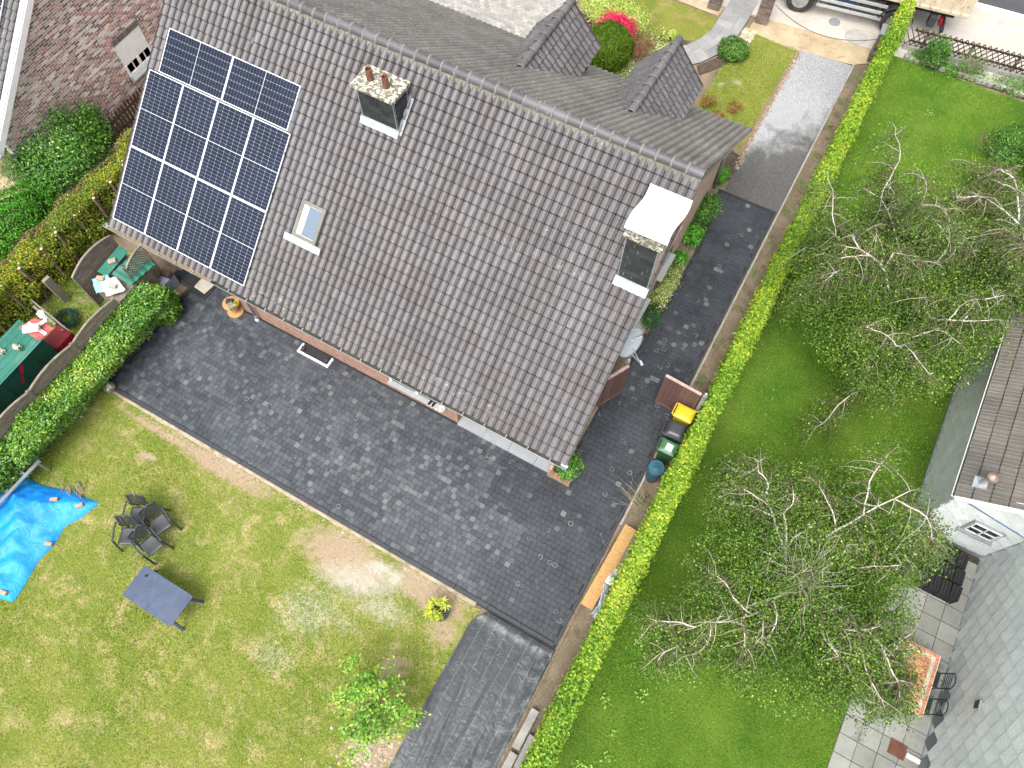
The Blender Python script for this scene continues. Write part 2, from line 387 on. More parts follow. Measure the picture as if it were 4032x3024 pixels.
def poly(name, pts, z, mat_, thick=0., kind='structure', parent=None):
    m = MB()
    if thick: m.prism(pts, z-thick, z)
    else: m.add([(p[0], p[1], z) for p in pts], [tuple(range(len(pts)))])
    o = m.build(name, mat_, parent)
    for an in ('dirt', 'pale'):
        if not parent: o.data.attributes.new(an, 'FLOAT', 'POINT')
    return tag(o, kind=kind) if kind and not parent else o

g = MB(); g.add([(-250, -250, -.04), (250, -250, -.04), (250, 250, -.04), (-250, 250, -.04)], [(0, 1, 2, 3)])
tag(g.build('ground', M['soil']), kind='structure')

BACK_DIRT = [(-5.9, 1.5, 1.6, .75, 0, 1.05), (-3.6, 1.85, 1.4, .5, -.1, 1.05), (-10.4, 1.95, 2.1, .4, 0, 1.0), (-12.4, 1.9, 2.4, .16, 0, .9), (-12.4, 1.15, .34, .13, .35, 1.1),
             (-3.3, -.15, .5, .5, 0, .8), (-2.7, -1.9, .8, .6, .4, 1.1), (-2.7, 1.2, .55, .5, 0, .85), (-9.3, 1.3, 1.0, .5, 0, .45), (-5.0, .9, 1.0, .5, 0, .5), (-11, -3.6, .8, .5, 0, .35),
             (-8.3, -.2, .6, .5, .5, .45), (-6.8, -2.8, .7, .5, 0, .4), (-13.4, 1.2, .8, .3, .3, .45), (-9, -5, 1, .6, 0, .4)]
BACK_PALE = [(-5.0, 1.75, .4, .18, .2, 1.2), (-4.5, 1.7, .3, .28, 0, .95), (-5.3, 1.2, 1.5, .6, .3, .72), (-4.3, .9, 1.0, .5, .2, .62), (-6.0, -.1, 1.2, .9, .5, .6), (-6.1, -1.4, .8, .7, 0, .5), (-5.2, .1, 1.1, .5, 0, .5)]
sheet('lawn', M['lawn_back'], -15.06, -2.15, -16, 2.14, 0.0, .12, BACK_DIRT, BACK_PALE)
RIGHT_DIRT = [(6.2, 9.9, .5, .5, 0, .55), (6.4, 17.6, .8, 1.0, 0, 1.2), (1.3, 14, .3, 6, 0, .4), (5.4, 24.2, .9, .8, 0, .6)]
sheet('lawn.001', M['lawn_right'], .95, 6.9, -16, 26.75, 0.0, .15, RIGHT_DIRT, ())
# strips of grass on the left plots
sheet('lawn.002', M['lawn_back'], -18.6, -15.45, 1.0, 6.2, -.012, .2, [(-17.6, 4.3, .6, .5, 0, .7)], ())
# front garden
sheet('lawn.003', M['lawn_front'], -4.15, -1.86, 18.4, 25.35, -.012, .15, [(-1.95, 22, .14, 5, 0, 1.2), (-3.6, 22.5, .45, .18, .5, .7), (-2.1, 19.2, .5, .7, 0, 1.2)], [(-3.85, 22.28, .16, .11, 0, 1.3), (-3.36, 22.68, .2, .13, 0, 1.3)])
poly('lawn.004', [(-10.3, 25.5), (-10.35, 23.7), (-9.9, 23.2), (-8.6, 23.55), (-7.2, 23.3), (-6.4, 23.6), (-5.8, 23.75), (-5.55, 23.75), (-5.27, 24.2), (-5.22, 25.4), (-7.2, 25.45), (-9, 25.6)][::-1], -.005, M['lawn_front'])

# grass blades
def blades(name, n, rect, msk, mat_, hmin, hmax, wid, tmean, seed):
    r = np.random.default_rng(seed); x0, x1, y0, y1 = rect
    P = np.stack([r.uniform(x0, x1, n), r.uniform(y0, y1, n)], 1)
    keep = np.ones(n, bool)
    for (cx, cy, rx, ry, ang, amp) in msk:
        ca, sa = math.cos(ang), math.sin(ang); dx = P[:, 0]-cx; dy = P[:, 1]-cy
        u = (dx*ca+dy*sa)/rx; v = (-dx*sa+dy*ca)/ry
        keep &= ~((np.sqrt(u*u+v*v) < 1.0) & (r.random(n) < min(1, amp)*.95))
    q = np.array([in_view((p[0], p[1], 0), 80) for p in P]); P = P[keep & q]; n = len(P)
    cl = np.sin(P[:, 0]*2.1+np.sin(P[:, 1]*1.7)*2)*np.sin(P[:, 1]*2.6+np.cos(P[:, 0]*1.3)*2)
    a = r.uniform(0, 2*np.pi, n); h = r.uniform(hmin, hmax, n); le = r.uniform(.3, 1.1, n)*h; wd = wid*r.uniform(.6, 1.3, n)
    B = np.column_stack([P, np.full(n, -.005)]); dx, dy = np.cos(a), np.sin(a)
    V = np.empty((n, 3, 3)); V[:, 0] = B; V[:, 0, 0] -= dy*wd; V[:, 0, 1] += dx*wd
    V[:, 1] = B; V[:, 1, 0] += dy*wd; V[:, 1, 1] -= dx*wd
    V[:, 2] = B; V[:, 2, 0] += dx*le; V[:, 2, 1] += dy*le; V[:, 2, 2] += h
    t = np.clip(tmean+.13*cl+r.normal(0, .17, n), 0, 1)
    o = link(name, raw_mesh(name, V.reshape(-1, 3), np.arange(n*3).reshape(-1, 3), mat_, t, nper=3))
    return o
tag(blades('grass', 95000, (-15, -2.2, -8, 2.1), BACK_DIRT, M['blade_back'], .03, .07, .011, .45, 1), 'short patchy yellow-green grass of the lawn below the black patio', 'grass', kind='stuff')
tag(blades('grass.001', 90000, (1.0, 6.85, -2, 26.6), RIGHT_DIRT, M['blade_right'], .03, .065, .011, .42, 2), 'deep green grass of the lawn right of the long hedge', 'grass', kind='stuff')
tag(blades('grass.002', 26000, (-4.1, -1.9, 18.5, 25.3), [(-2.1, 19.2, .5, .7, 0, 1), (-1.95, 22, .14, 5, 0, 1)], M['blade_back'], .02, .05, .008, .5, 3), 'yellowish grass of the front lawn beside the gravel drive', 'grass', kind='stuff')
tag(blades('grass.003', 9000, (-18.5, -15.5, 1.2, 6.1), (), M['blade_right'], .04, .14, .008, .5, 4), 'long rough grass between the wooden fence and the clipped conifer hedge', 'grass', kind='stuff')
def daisies(name, centres, label, colr, seed, size=.011):
    r = np.random.default_rng(seed); m = MB()
    for (cx, cy, sp, k) in centres:
        for _ in range(k):
            x, y = r.normal(cx, sp), r.normal(cy, sp); s_ = size*r.uniform(.7, 1.3)
            pts = [(x+s_*math.cos(q), y+s_*math.sin(q), .045+.008*math.cos(q*2)) for q in np.linspace(0, 2*math.pi, 7)[:-1]]
            m.add(pts+[(x, y, .055)], [(i, (i+1) % 6, 6) for i in range(6)], 0, .5)
    return tag(m.build(name, colr), label, 'flowers', kind='stuff')
M['daisy'] = mat('daisy', (.8, .8, .76), (.75, .75, .7), var=0); M['dandelion'] = mat('dandelion', (.75, .55, .03), (.7, .5, .02), var=0)
daisies('daisies', [(5.0, 21.2, .25, 9), (4.6, 19.6, .3, 12), (3.2, 24.6, .12, 8), (5.3, 24.6, .2, 10), (4.2, 22.9, .5, 9), (3.4, 10.6, 1.2, 12), (4.9, 11.9, 1.0, 10), (2.2, 22, .8, 8)], 'white daisies scattered over the deep green right-hand lawn', M['daisy'], 5)
daisies('daisies.001', [(-8.7, 1.2, 1.4, 14), (-9.5, -2.5, 2.2, 36), (-12.4, -4.6, .3, 10), (-6.3, 1.0, .8, 8), (-6, -3, 1.6, 16), (-12, .2, 1.2, 14)], 'white daisies scattered over the yellow-green back lawn', M['daisy'], 6, .010)
daisies('dandelions', [(4.0, 23.6, .7, 16), (4.6, 22.2, .9, 12)], 'yellow flower heads on the far right-hand lawn', M['dandelion'], 8)

# ---------------------------------------------------------------- patio and driveway of small dark pavers
def paver_mat():
    N = NT('slate_paver'); p = N.pos(); t = N.math('DIVIDE', N.attr('tint'), 2.0)
    col = N.ramp(t, [(0, rgba((.014, .0165, .0205))), (.25, rgba((.036, .0425, .051))), (.4, rgba((.074, .082, .092))), (.5, rgba((.12, .122, .118))), (.75, rgba((.19, .21, .225))), (1, rgba((.3, .315, .32)))])
    col = N.mix(1, col, N.ramp(N.noise(p, 7, 7, .7), [(.3, (.7,)*3), (.7, (1.35,)*3)]), 'MULTIPLY')
    haze_ = N.ramp(N.noise(p, .8, 6, .65), [(.4, (0, 0, 0)), (.7, (.4,)*3)])
    col = N.mix(haze_, col, rgba((.078, .088, .1)))
    N.bump(N.noise(p, 45, 6, .7), .35, .01)
    return N.fin(col, N.ramp(N.noise(p, 5, 4, .6), [(.3, (.42,)*3), (.7, (.68,)*3)]), 0, .45)
M['paver'] = paver_mat()
M['bedding'] = mat('bedding', (.022, .024, .027), (.03, .032, .034), rough=.95)
M['edging'] = mat('edging', (.03, .033, .037), (.042, .045, .05), sc=2, rough=.6, bump=.2)
pat = MB(); pat.prism([(-15.05, 2.14), (0, 2.2), (0, 17.86), (-2.05, 17.84), (-1.72, 15), (-1.72, 12.6), (-1.85, 10.8), (-1.9, 9.4), (-2.0, 9.4), (-2.0, 7.0), (-5.3, 6.8), (-12.9, 6.8), (-12.9, 8.6), (-15.8, 8.6), (-15.8, 6.1), (-15.05, 6.1)], -.05, -.008)
patio = tag(pat.build('patio', M['bedding']), kind='structure')
def paver_item(x, y, s, t, ring, rp):
    h = .003*rp.standard_normal(4)*.5+.002*rp.standard_normal(); j = rp.normal(0, .0012, 8); k = .0035; z = .012
    s2 = s/2-.0011
    c = [(-s2, -s2), (s2, -s2), (s2, s2), (-s2, s2)]
    vs = [(x+a+j[i], y+b+j[i+4], -.02) for i, (a, b) in enumerate(c)]
    vs += [(x+a+j[i], y+b+j[i+4], z-.005+h[i]) for i, (a, b) in enumerate(c)]
    vs += [(x+a*(1-k/s2)+j[i], y+b*(1-k/s2)+j[i+4], z+h[i]) for i, (a, b) in enumerate(c)]
    fs = [(i, (i+1) % 4, 4+(i+1) % 4, 4+i) for i in range(4)]+[(4+i, 4+(i+1) % 4, 8+(i+1) % 4, 8+i) for i in range(4)]+[(8, 9, 10, 11)]
    return vs, fs, t
rp = np.random.default_rng(11); P_S = .149; items = []; rings = []
def pale_amt(x, y):
    a = .5*math.exp(-((x+7.5)/3.8)**2-((y-4.3)/1.6)**2) + .35*math.exp(-((x+4.2)/1.9)**2-((y-3.6)/1.3)**2)+.28*math.exp(-((x+12.6)/2.2)**2-((y-4.2)/1.4)**2)
    if x > -2.2: a *= .25
    a += .10*math.exp(-((x+1.2)/.8)**2-((y-11.5)/1.2)**2)
    return a
def in_patio(x, y):
    if 2.36 < y < 6.24 and -14.9 < x < -.03: return True
    if -12.95 > x > -14.95 and 6.2 <= y < 8.4: return True
    if 6.2 <= y <= 17.72 and x < -.03:
        lx = -1.95 if y < 9.6 else (-1.80 if y < 12.4 else (-1.66 if y < 15.2 else -1.66-.34*(y-15.2)/2.6))
        return x > lx
    return False
row = 0; y = 2.36+P_S/2
while y < 17.8:
    off = (row*.37 % 1)*P_S*.999 if row % 2 else 0.5*P_S*((row//2) % 2)*.6
    x = -14.92+off+P_S/2
    while x < -.05:
        if in_patio(x, y) and in_view((x, y, 0), 160):
            pa = pale_amt(x, y); u = rp.random()
            if x > -2.1 or (x > -3.6 and y > 4.6): base = .1+.2*rp.random()
            else: base = .28+.42*rp.random()+.10*math.sin(x*1.1+y)*math.sin(y*1.7)
            if u < pa*.62: base = .55+.45*rp.random()
            elif u < pa*1.1: base = .5+.25*rp.random()
            elif u < pa*1.1+.012: base = .8+.3*rp.random()
            items.append(list(paver_item(x, y, P_S, base, 0, rp)))
            if rp.random() < .014+.055*pa+(.02 if x > -2 else 0): rings.append((x, y))
        x += P_S
    y += P_S; row += 1
pieces(patio, 'paver', 'paver_field', items, M['paver'], 300)
# pale lime rings and blooms left on some stones
rg = MB()
for (x, y) in rings:
    s_ = P_S/2-.012; tt = 1.2+.8*rp.random(); n = 20; v = []; k0 = rp.integers(0, 20); part = rp.integers(9, 21)
    for i in range(n):
        q = 2*math.pi*i/n; c_, s__ = math.cos(q), math.sin(q); mx_ = max(abs(c_), abs(s__))**.8
        r0 = s_/mx_*(1+.04*rp.standard_normal()); wd = .004+.010*rp.random()
        v += [(x+c_*r0, y+s__*r0, .0175), (x+c_*(r0-wd), y+s__*(r0-wd), .018)]
    rg.add(v, [(2*i, 2*((i+1) % n), 2*((i+1) % n)+1, 2*i+1) for i in [(k0+k) % n for k in range(part)]], 0, tt)
tag(rg.build('lime_stain', M['paver'], patio), kind='stuff')
# edging stones round the patio
def edging(a, b, wd, zt, n, mat_, name='edging_stone', parent=None, zb=-.1):
    a = Vector(a); b = Vector(b)
    for i in range(n):
        p = a.lerp(b, (i+.004)/n); q = a.lerp(b, (i+.996)/n)
        m = MB(); m.bar((p.x, p.y, (zt+zb)/2), (q.x, q.y, (zt+zb)/2), wd, zt-zb, t=random.random()); m.build(name, mat_, parent, bevel=.006)
edging((-15.02, 2.29), (-2.0, 2.29), .12, .03, 13, M['edging'], parent=patio)
edging((-2.0, 2.29), (-.06, 2.29), .1, .02, 2, M['edging'], parent=patio)
edging((-14.98, 2.36), (-14.98, 6.1), .08, .025, 4, M['edging'], parent=patio)
edging((-14.95, 6.12), (-15.75, 6.16), .08, .025, 1, M['edging'], parent=patio)
edging((-.04, 2.3), (-.04, 17.8), .06, .02, 16, M['edging'], parent=patio)
edging((-1.72, 12.5), (-1.72, 15.1), .05, .03, 3, M['edging'], parent=patio)
edging((-1.72, 15.1), (-2.05, 17.3), .05, .03, 2, M['edging'], parent=patio)
# rough concrete haunching along the lawn side
hb = MB(); n = 120
for i in range(n+1):
    x = -15.0+12.7*i/n; wv = .07+.035*mnoise.noise((x*2.3, 0, 0))+.03*mnoise.noise((x*7, 3, 0))
    hb.v += [(x, 2.225, .012), (x, 2.225-wv*.6, .016+.006*mnoise.noise((x*9, 0, 1))), (x, 2.225-wv-.03, -.006)]
for i in range(n):
    a = i*3
    for k in (0, 1): hb.f.append([a+k, a+k+1, a+k+4, a+k+3][::-1]); hb.m.append(0); hb.t.append(.5)
M['haunch'] = mat('haunch', (.4, .345, .25), (.25, .2, .13), sc=3.5, rough=.95, bump=.8, bsc=30, dirt=(.15, .115, .07), dsc=3)
hb.build('concrete_haunch', M['haunch'], patio, smooth=True)
# wall-side terrace slabs of the porch
M['terrace'] = mat('terrace', (.3, .315, .33), (.26, .275, .29), sc=3, rough=.55, bump=.1)
for i in range(4):
    m = MB(); m.box((-5.3+.83*(i+.5), 6.75, .05), (.822, 1.04, .09), t=.5); m.build('terrace_slab', M['terrace'], patio, bevel=.004)
# step and slabs by the gable
for (x, y, sx, sy, nm) in ((-2.08, 11.6, .36, 1.05, 'x'), (-2.05, 13.35, .4, .95, 'x')):
    m = MB(); m.box((x, y, .05), (sx, sy, .1)); tag(m.build('concrete_step', M['concrete'], None, bevel=.01), 'long grey concrete slab at the foot of the gable wall ' + ('beside the satellite dish' if y < 12 else 'beside the pale flowering shrub'), 'slab')
# soil under the left hedge corner
poly('planting_bed', [(-16, 2.2), (-15.06, 2.2), (-15.06, 6.05), (-15.75, 6.1), (-16, 6.1)], -.002, M['soil'])
poly('planting_bed.001', [(-2.3, 9.6), (-1.9, 9.6), (-1.86, 10.8), (-1.75, 12.6), (-1.75, 15), (-2.07, 17.3), (-2.3, 17.7)], -.0035, M['soil'])
poly('planting_bed.002', [(-2.32, 17.9), (-2.05, 18.0), (-1.86, 18.4), (-1.8, 19.0), (-1.95, 19.5), (-2.3, 19.6), (-2.7, 19.0)], .0, M['dark_soil'])
# ---------------------------------------------------------------- gravel drive
def gravel_mat():
    N = NT('gravel'); p = N.pos(); s_ = N.n('ShaderNodeSeparateXYZ'); N.l(p, s_.inputs[0])
    k = N.math('MULTIPLY_ADD', N.noise(p, 1.2, 7, .7, .5), 1.6, N.math('MULTIPLY_ADD', s_.outputs[1], .26, -5.95))
    k = N.math('ADD', k, N.math('MULTIPLY_ADD', s_.outputs[0], -.3, -.22))
    dust = N.ramp(k, [(.15, (0, 0, 0)), (.62, (1, 1, 1))])
    col = N.mix(dust, N.mix(N.noise(p, 70, 4, .8), rgba((.035, .035, .036)), rgba((.2, .195, .185))), N.mix(N.noise(p, 60, 4, .8), rgba((.17, .175, .185)), rgba((.5, .51, .52))))
    col = N.tinted(col, .55)
    N.bump(N.vor(p, 55), .9, .02); return N.fin(col, .9, 0, .3)
M['gravel'] = gravel_mat()
sheet('gravel_drive', M['gravel'], -1.86, .02, 17.86, 25.5, -.006, .25)
r = np.random.default_rng(21); n = 14000
px = r.uniform(-1.86, .0, n); py = r.uniform(17.9, 25.45, n); s_ = r.uniform(.01, .026, n); an = r.uniform(0, 6.28, n)
oc = np.array([(1, 0, 0), (-.5, .87, 0), (-.5, -.87, 0), (0, 0, .8)])
V = np.empty((n, 4, 3))
for i in range(4):
    V[:, i, 0] = px+s_*(oc[i, 0]*np.cos(an)-oc[i, 1]*np.sin(an)); V[:, i, 1] = py+s_*(oc[i, 0]*np.sin(an)+oc[i, 1]*np.cos(an)); V[:, i, 2] = -.002+s_*oc[i, 2]
Fq = np.concatenate([np.stack([np.arange(n)*4+a, np.arange(n)*4+b, np.arange(n)*4+3], 1) for a, b in ((0, 1), (1, 2), (2, 0))])
tag(link('gravel', raw_mesh('gravel', V.reshape(-1, 3), Fq, M['gravel'], np.tile(r.uniform(.1, 1, n), 3), nper=3)), 'grey gravel, dusty white near the street, dark near the pavers', 'gravel', kind='stuff')
M['sand'] = mat('sand', (.42, .34, .22), (.3, .23, .14), sc=1.4, rough=1, bump=.6, bsc=30, var=.25, dirt=(.2, .14, .08), dsc=2.2)
poly('sand_verge', [(-4.0, 25.5), (-3.6, 25.3), (-2.2, 25.2), (-1.8, 25.3), (.02, 25.55), (.5, 25.9), (.5, 26.7), (-4.0, 26.35)], -.001, M['sand'])
edging((.06, 5.9), (.06, 25.6), .055, .035, 20, M['concrete'], 'kerb_stone', patio)
edging((.06, -6), (.06, 5.85), .055, .02, 12, M['soil'], 'kerb_stone', patio)
# pale sandy line between front lawn and gravel
stn = MB(); r = np.random.default_rng(4)
for i in range(420):
    t_ = r.random(); x = -1.88+r.normal(0, .05); y_ = 18.9+6.4*t_; s_ = r.uniform(.012, .035)
    stn.lathe([(s_*.9, -.01), (s_, s_*.3), (s_*.5, s_*.6), (0.0001, s_*.65)], 6, (x, y_, 0), t=r.random())
for i in range(500):
    x = -13.5+11.4*r.random(); y_ = 2.13-abs(r.normal(0, .12)); s_ = r.uniform(.008, .026)
    stn.lathe([(s_*.9, -.01), (s_, s_*.3), (s_*.5, s_*.6), (0.0001, s_*.65)], 6, (x, y_, 0), t=r.random())
for i in range(420):
    x = r.normal(-2.75, .35); y_ = r.normal(-2.1, .45); s_ = r.uniform(.015, .05)
    if x > -2.25: continue
    stn.lathe([(s_*.9, -.01), (s_, s_*.3), (s_*.5, s_*.6), (0.0001, s_*.65)], 6, (x, y_, 0), t=r.random())
M['pebble'] = mat('pebble', (.36, .29, .21), (.24, .2, .16), sc=12, rough=.9, tint=.4)
tag(stn.build('pebbles', M['pebble']), 'tan pebbles along the lawn edges and under the young tree', 'pebbles', kind='stuff')
# ---------------------------------------------------------------- street (slightly turned against the house)
SA = math.atan(.1)
def stp(u, v): return (u*math.cos(SA)-v*math.sin(SA), 26.62+u*math.sin(SA)+v*math.cos(SA))
M['pavement'] = mat('pavement', (.44, .41, .36), (.37, .345, .3), sc=.9, rough=.9, bump=.15, dirt=(.3, .27, .22), dsc=.8)
M['asphalt'] = mat('asphalt', (.05, .051, .055), (.065, .066, .07), sc=2, rough=.85, bump=.3, bsc=90)
poly('pavement', [stp(-60, 0), stp(60, 0), stp(60, 3.85), stp(-60, 3.85)], .012, M['pavement'], .08)
poly('road', [stp(-60, 3.85), stp(60, 3.85), stp(60, 11), stp(-60, 11)], -.004, M['asphalt'], .03)
poly('road_line', [stp(-60, 3.87), stp(60, 3.87), stp(60, 4.17), stp(-60, 4.17)], .004, M['white_paint'])
for v in np.arange(-8, 9, 2.0):
    pass
# ---------------------------------------------------------------- curved garden path of grey stamped slabs
M['path'] = mat('path', (.2, .2, .198), (.26, .258, .252), sc=1.6, rough=.8, bump=.25, bsc=25, tint=.12, dirt=(.2, .21, .215), dsc=1.2)
cl_ = [(-4.72, 27.0), (-4.71, 26.3), (-4.71, 25.4), (-4.74, 24.6), (-4.92, 23.9), (-5.3, 23.2), (-6.0, 22.55), (-6.9, 22.0), (-7.9, 21.4), (-8.6, 20.6)]
pathroot = MB(); wv = []
def off(i, d):
    a = Vector(cl_[max(i-1, 0)]); b = Vector(cl_[min(i+1, len(cl_)-1)]); t_ = (b-a).normalized(); nrm = Vector((-t_.y, t_.x)); return Vector(cl_[i])+nrm*d
lft = [off(i, .5) for i in range(len(cl_))]; rgt = [off(i, -.5) for i in range(len(cl_))]
pathroot.prism([tuple(p) for p in lft]+[tuple(p) for p in rgt[::-1]], -.04, .004)
path = tag(pathroot.build('path', M['dark_grey']), kind='structure')
for i in range(len(cl_)-1):
    nn = 2; 
    for j in range(nn):
        a0, a1 = j/nn, (j+1)/nn; sp_ = [0, .36+.28*((i+j) % 2), 1]
        for k in range(2):
            def pp(a, s__): 
                l = lft[i].lerp(lft[i+1], a); r__ = rgt[i].lerp(rgt[i+1], a); return l.lerp(r__, s__)
            g_ = .005; q = [pp(a0+g_, sp_[k]+g_), pp(a1-g_, sp_[k]+g_), pp(a1-g_, sp_[k+1]-g_), pp(a0+g_, sp_[k+1]-g_)]
            m = MB(); m.prism([tuple(x) for x in q], -.02, .02+.003*random.random(), t=random.random()); m.build('path_slab', M['path'], path)
M['yellow_stone'] = mat('yellow_stone', (.5, .44, .3), (.36, .31, .22), sc=6, rough=.9, bump=.3, tint=.25, dirt=(.22, .2, .16), dsc=3)
ys = empty('side_path', (0, 0, 0)); tag(ys, kind='structure')
for i in range(6):
    for j in range(2):
        m = MB(); m.box((-4.06+.26*j+.03*(i % 2), 24.42+.19*i, .012), (.24, .17, .03), t=random.random()); m.build('path_stone', M['yellow_stone'], ys, bevel=.006)
# block paving in front of the house
M['block'] = mat('block', (.33, .315, .29), (.26, .25, .23), sc=4, rough=.9, bump=.2, tint=.2)
bp = MB(); bp.prism([(-24, 18.6), (-10.35, 18.6), (-10.35, 26.3), (-24, 26.3)], -.05, -.002)
pav = tag(bp.build('front_paving', M['dark_grey']), kind='structure')
items = []
for jx in range(44):
    for jy in range(36):
        x = -16.2+.21*jx+(.105 if jy % 2 else 0); y_ = 19.6+.108*jy*1.35
        if x > -10.5 or not in_view((x, y_, 0)): continue
        m = MB(); m.box((x, y_, .012), (.202, .138, .03)); items.append((m.v, m.f, rp.random()))
pieces(pav, 'paving_block', 'paving_block_field', items, M['block'], 150)
poly('planting_bed.003', [(-10.2, 19.2), (-10.2, 22.4), (-9.9, 23.15), (-8.6, 23.5), (-7.2, 23.25), (-6.4, 23.55), (-5.8, 23.7), (-5.5, 23.6), (-5.9, 22.9), (-6.9, 22.4), (-8.2, 21.5), (-9.2, 20), (-9.3, 19.2)][::-1], -.002, M['dark_soil'])
poly('planting_bed.004', [(-4.95, 22.7), (-4.4, 23.6), (-4.12, 24.3), (-3.75, 24.2), (-3.9, 23.6), (-4.25, 22.95), (-4.7, 22.3)], .004, M['dark_soil'])
# dry strip by the pillars and bed along the street fence
poly('planting_bed.005', [(-9, 25.6), (-5.3, 25.5), (-5.2, 26.3), (-9, 26.2)], 0, M['sand'])
poly('planting_bed.006', [(1.1, 26.75), (8.2, 27.0), (8.2, 28.1), (1.1, 27.35)], .004, M['dark_soil'])
# neighbour's beige terrace on the far left and path by the conifer hedge
M['beige'] = mat('beige', (.4, .31, .2), (.33, .25, .16), sc=2, rough=.9, bump=.2)
poly('neighbour_terrace', [(-30, 1), (-21.7, 1), (-21.7, 6.5), (-30, 6.5)], .004, M['beige'])
poly('footpath', [(-21, 1), (-20.1, 1), (-20.1, 11), (-21, 11)], -.01, M['concrete'])
# flagged terrace beside the right-hand house
fl = MB(); fl.prism([(6.88, -4), (8.8, -4), (8.8, 9.76), (6.88, 9.76)], -.05, .0)
flag = tag(fl.build('flagged_terrace', M['dark_soil']), kind='structure')
M['flag'] = mat('flag', (.245, .25, .225), (.31, .315, .285), sc=1.6, rough=.9, bump=.25, tint=.16, dirt=(.17, .175, .15), dsc=1.6)
for j in range(26):
    for i in range(4):
        if i == 0 and j % 1 == 0: x0, x1 = 6.9, 7.34
        else: x0, x1 = 7.35+.48*(i-1), 7.35+.48*i-.012
        y_ = -2.2+.47*j
        if y_+.46 > 9.7: continue
        m = MB(); m.box(((x0+x1)/2, y_+.23, .008+.002*random.random()), (x1-x0, .455, .03), t=random.random()); m.build('flagstone', M['flag'], flag, bevel=.005)
# ================================================================ the house
house = empty('house', (-9, 6.3, 0), 0, 'long brown-tiled brick house with two dormers, two chimneys and a long back roof', 'house')
HM = Matrix.Translation((9, -6.3, 0))
def hb_(mb, name, mats, parent=None, **kw):
    """build in world coordinates as a child of the house (or of one of its parts)"""
    o = mb.build(name, mats, parent or house, **kw)
    if parent is None: o.matrix_parent_inverse = HM
    return o
EY, EZ, RY, RZ = 5.73, 3.0, 11.32, 7.472          # back eave and ridge
FY, FZ = 18.15, 2.5                                # front eave
XL, XR = -16.06, -1.70
def roof_z(y): return EZ+.8*(y-EY)
def onroof(px, py, off_=0.0):
    d = _r*((px-2016)/F_PX) + _d*((py-1512)/F_PX) + _f; z0 = EZ+off_*1.2806
    t = (z0-.8*EY-CAM_H)/(d.z-.8*d.y); return Vector((0, 0, CAM_H))+d*t
US = Vector((0, 1, .8)).normalized(); UN = Vector((0, -.8, 1)).normalized()
FS = Vector((0, RY-FY, RZ-FZ)).normalized(); FN = Vector((0, RZ-FZ, FY-RY)).normalized()
PROF = [(0, .016), (.07, .026), (.13, .0), (.27, .03), (.5, .046), (.76, .03), (.92, .0), (1.0, .002)]
def tile_items(O, ux, us, un, cols, rows, pw, ga, rg_, prof=PROF, clip=None, hs=1.0, tone=None):
    out = []
    for j in range(rows):
        for i in range(cols):
            b = O+ux*(i*pw)+us*(j*ga)
            c = b+ux*(pw/2)+us*(ga/2)
            if clip and not clip(c): continue
            jl = rg_.normal(0, .004); jh = rg_.normal(0, .002); vs = []
            for (a, h) in prof: vs.append(b+ux*(a*pw)-us*(.045+jl)+un*(h*hs+.034+jh))
            for (a, h) in prof: vs.append(b+ux*(a*pw)+us*(ga-.075)+un*(h*hs+.007))
            for (a, h) in prof: vs.append(b+ux*(a*pw)+us*ga+un*(h*hs+.002))
            for (a, h) in prof: vs.append(b+ux*(a*pw)-us*(.04+jl)+un*(h*hs-.004+jh))
            k = len(prof); fs = []; ft = []
            t = float(np.clip(rg_.normal(.5, .17), 0, 1))
            if tone: t = min(1.2, max(0, t+tone(c)))
            for q in range(k-1):
                vt_ = -.6 if (q in (1, k-2) and k == 8) else t  # valley strips darkened: shading beside the ribs put into the tint
                fs.append((q, q+1, k+q+1, k+q)); ft.append(vt_); fs.append((k+q, k+q+1, 2*k+q+1, 2*k+q)); ft.append(-1.15)  # dark strip under each lap: dirt, plus contact shadow put into the tint
                fs.append((3*k+q, 3*k+q+1, q+1, q)); ft.append(t+.3)  # lip face lighter: edge highlight put into the tint
            fs.append((0, k, 3*k)); fs.append((k-1, 4*k-1, 2*k-1)); ft += [t, t]
            out.append((vs, fs, ft))
    return out
# --- roof decks
rd = MB(); k = .035
rd.add([(XL, EY+.02, roof_z(EY+.02)-k), (XR, EY+.02, roof_z(EY+.02)-k), (XR, RY, RZ-k), (XL, RY, RZ-k), (XL, EY+.02, EZ-.16), (XR, EY+.02, EZ-.16), (XR, RY, RZ-.22), (XL, RY, RZ-.22)],
       [(0, 1, 2, 3), (7, 6, 5, 4), (0, 4, 5, 1), (1, 5, 6, 2), (3, 2, 6, 7), (0, 3, 7, 4)])
roof = hb_(rd, 'roof', M['tile'])
rd = MB(); rd.add([(XL, FY, FZ-k), (XR-.2, FY, FZ-k), (XR-.02, RY+.001, RZ-k), (XL, RY+.001, RZ-k), (XL, FY, FZ-.18), (XR-.2, FY, FZ-.18), (XR-.02, RY+.001, RZ-.22), (XL, RY+.001, RZ-.22)],
       [(3, 2, 1, 0), (4, 5, 6, 7), (1, 5, 4, 0), (2, 6, 5, 1), (7, 6, 2, 3), (4, 7, 3, 0)])
roof_f = hb_(rd, 'front_roof', M['tile_front'])
SLOPE_L = (RY-EY)*1.2806; PW = (XR-XL)/71; GA = SLOPE_L/26
rgt_ = np.random.default_rng(31)
def tone_b(c):
    s_ = .12*math.sin(c.x*1.7+c.y*2.3)*math.sin(c.x*.6-c.y*1.9)
    return s_-.05
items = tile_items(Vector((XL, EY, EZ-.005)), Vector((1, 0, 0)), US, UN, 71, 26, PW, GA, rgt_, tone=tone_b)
pieces(roof, 'roof_tile', 'roof_tile_field', items, M['tile'], 300, smooth=False)
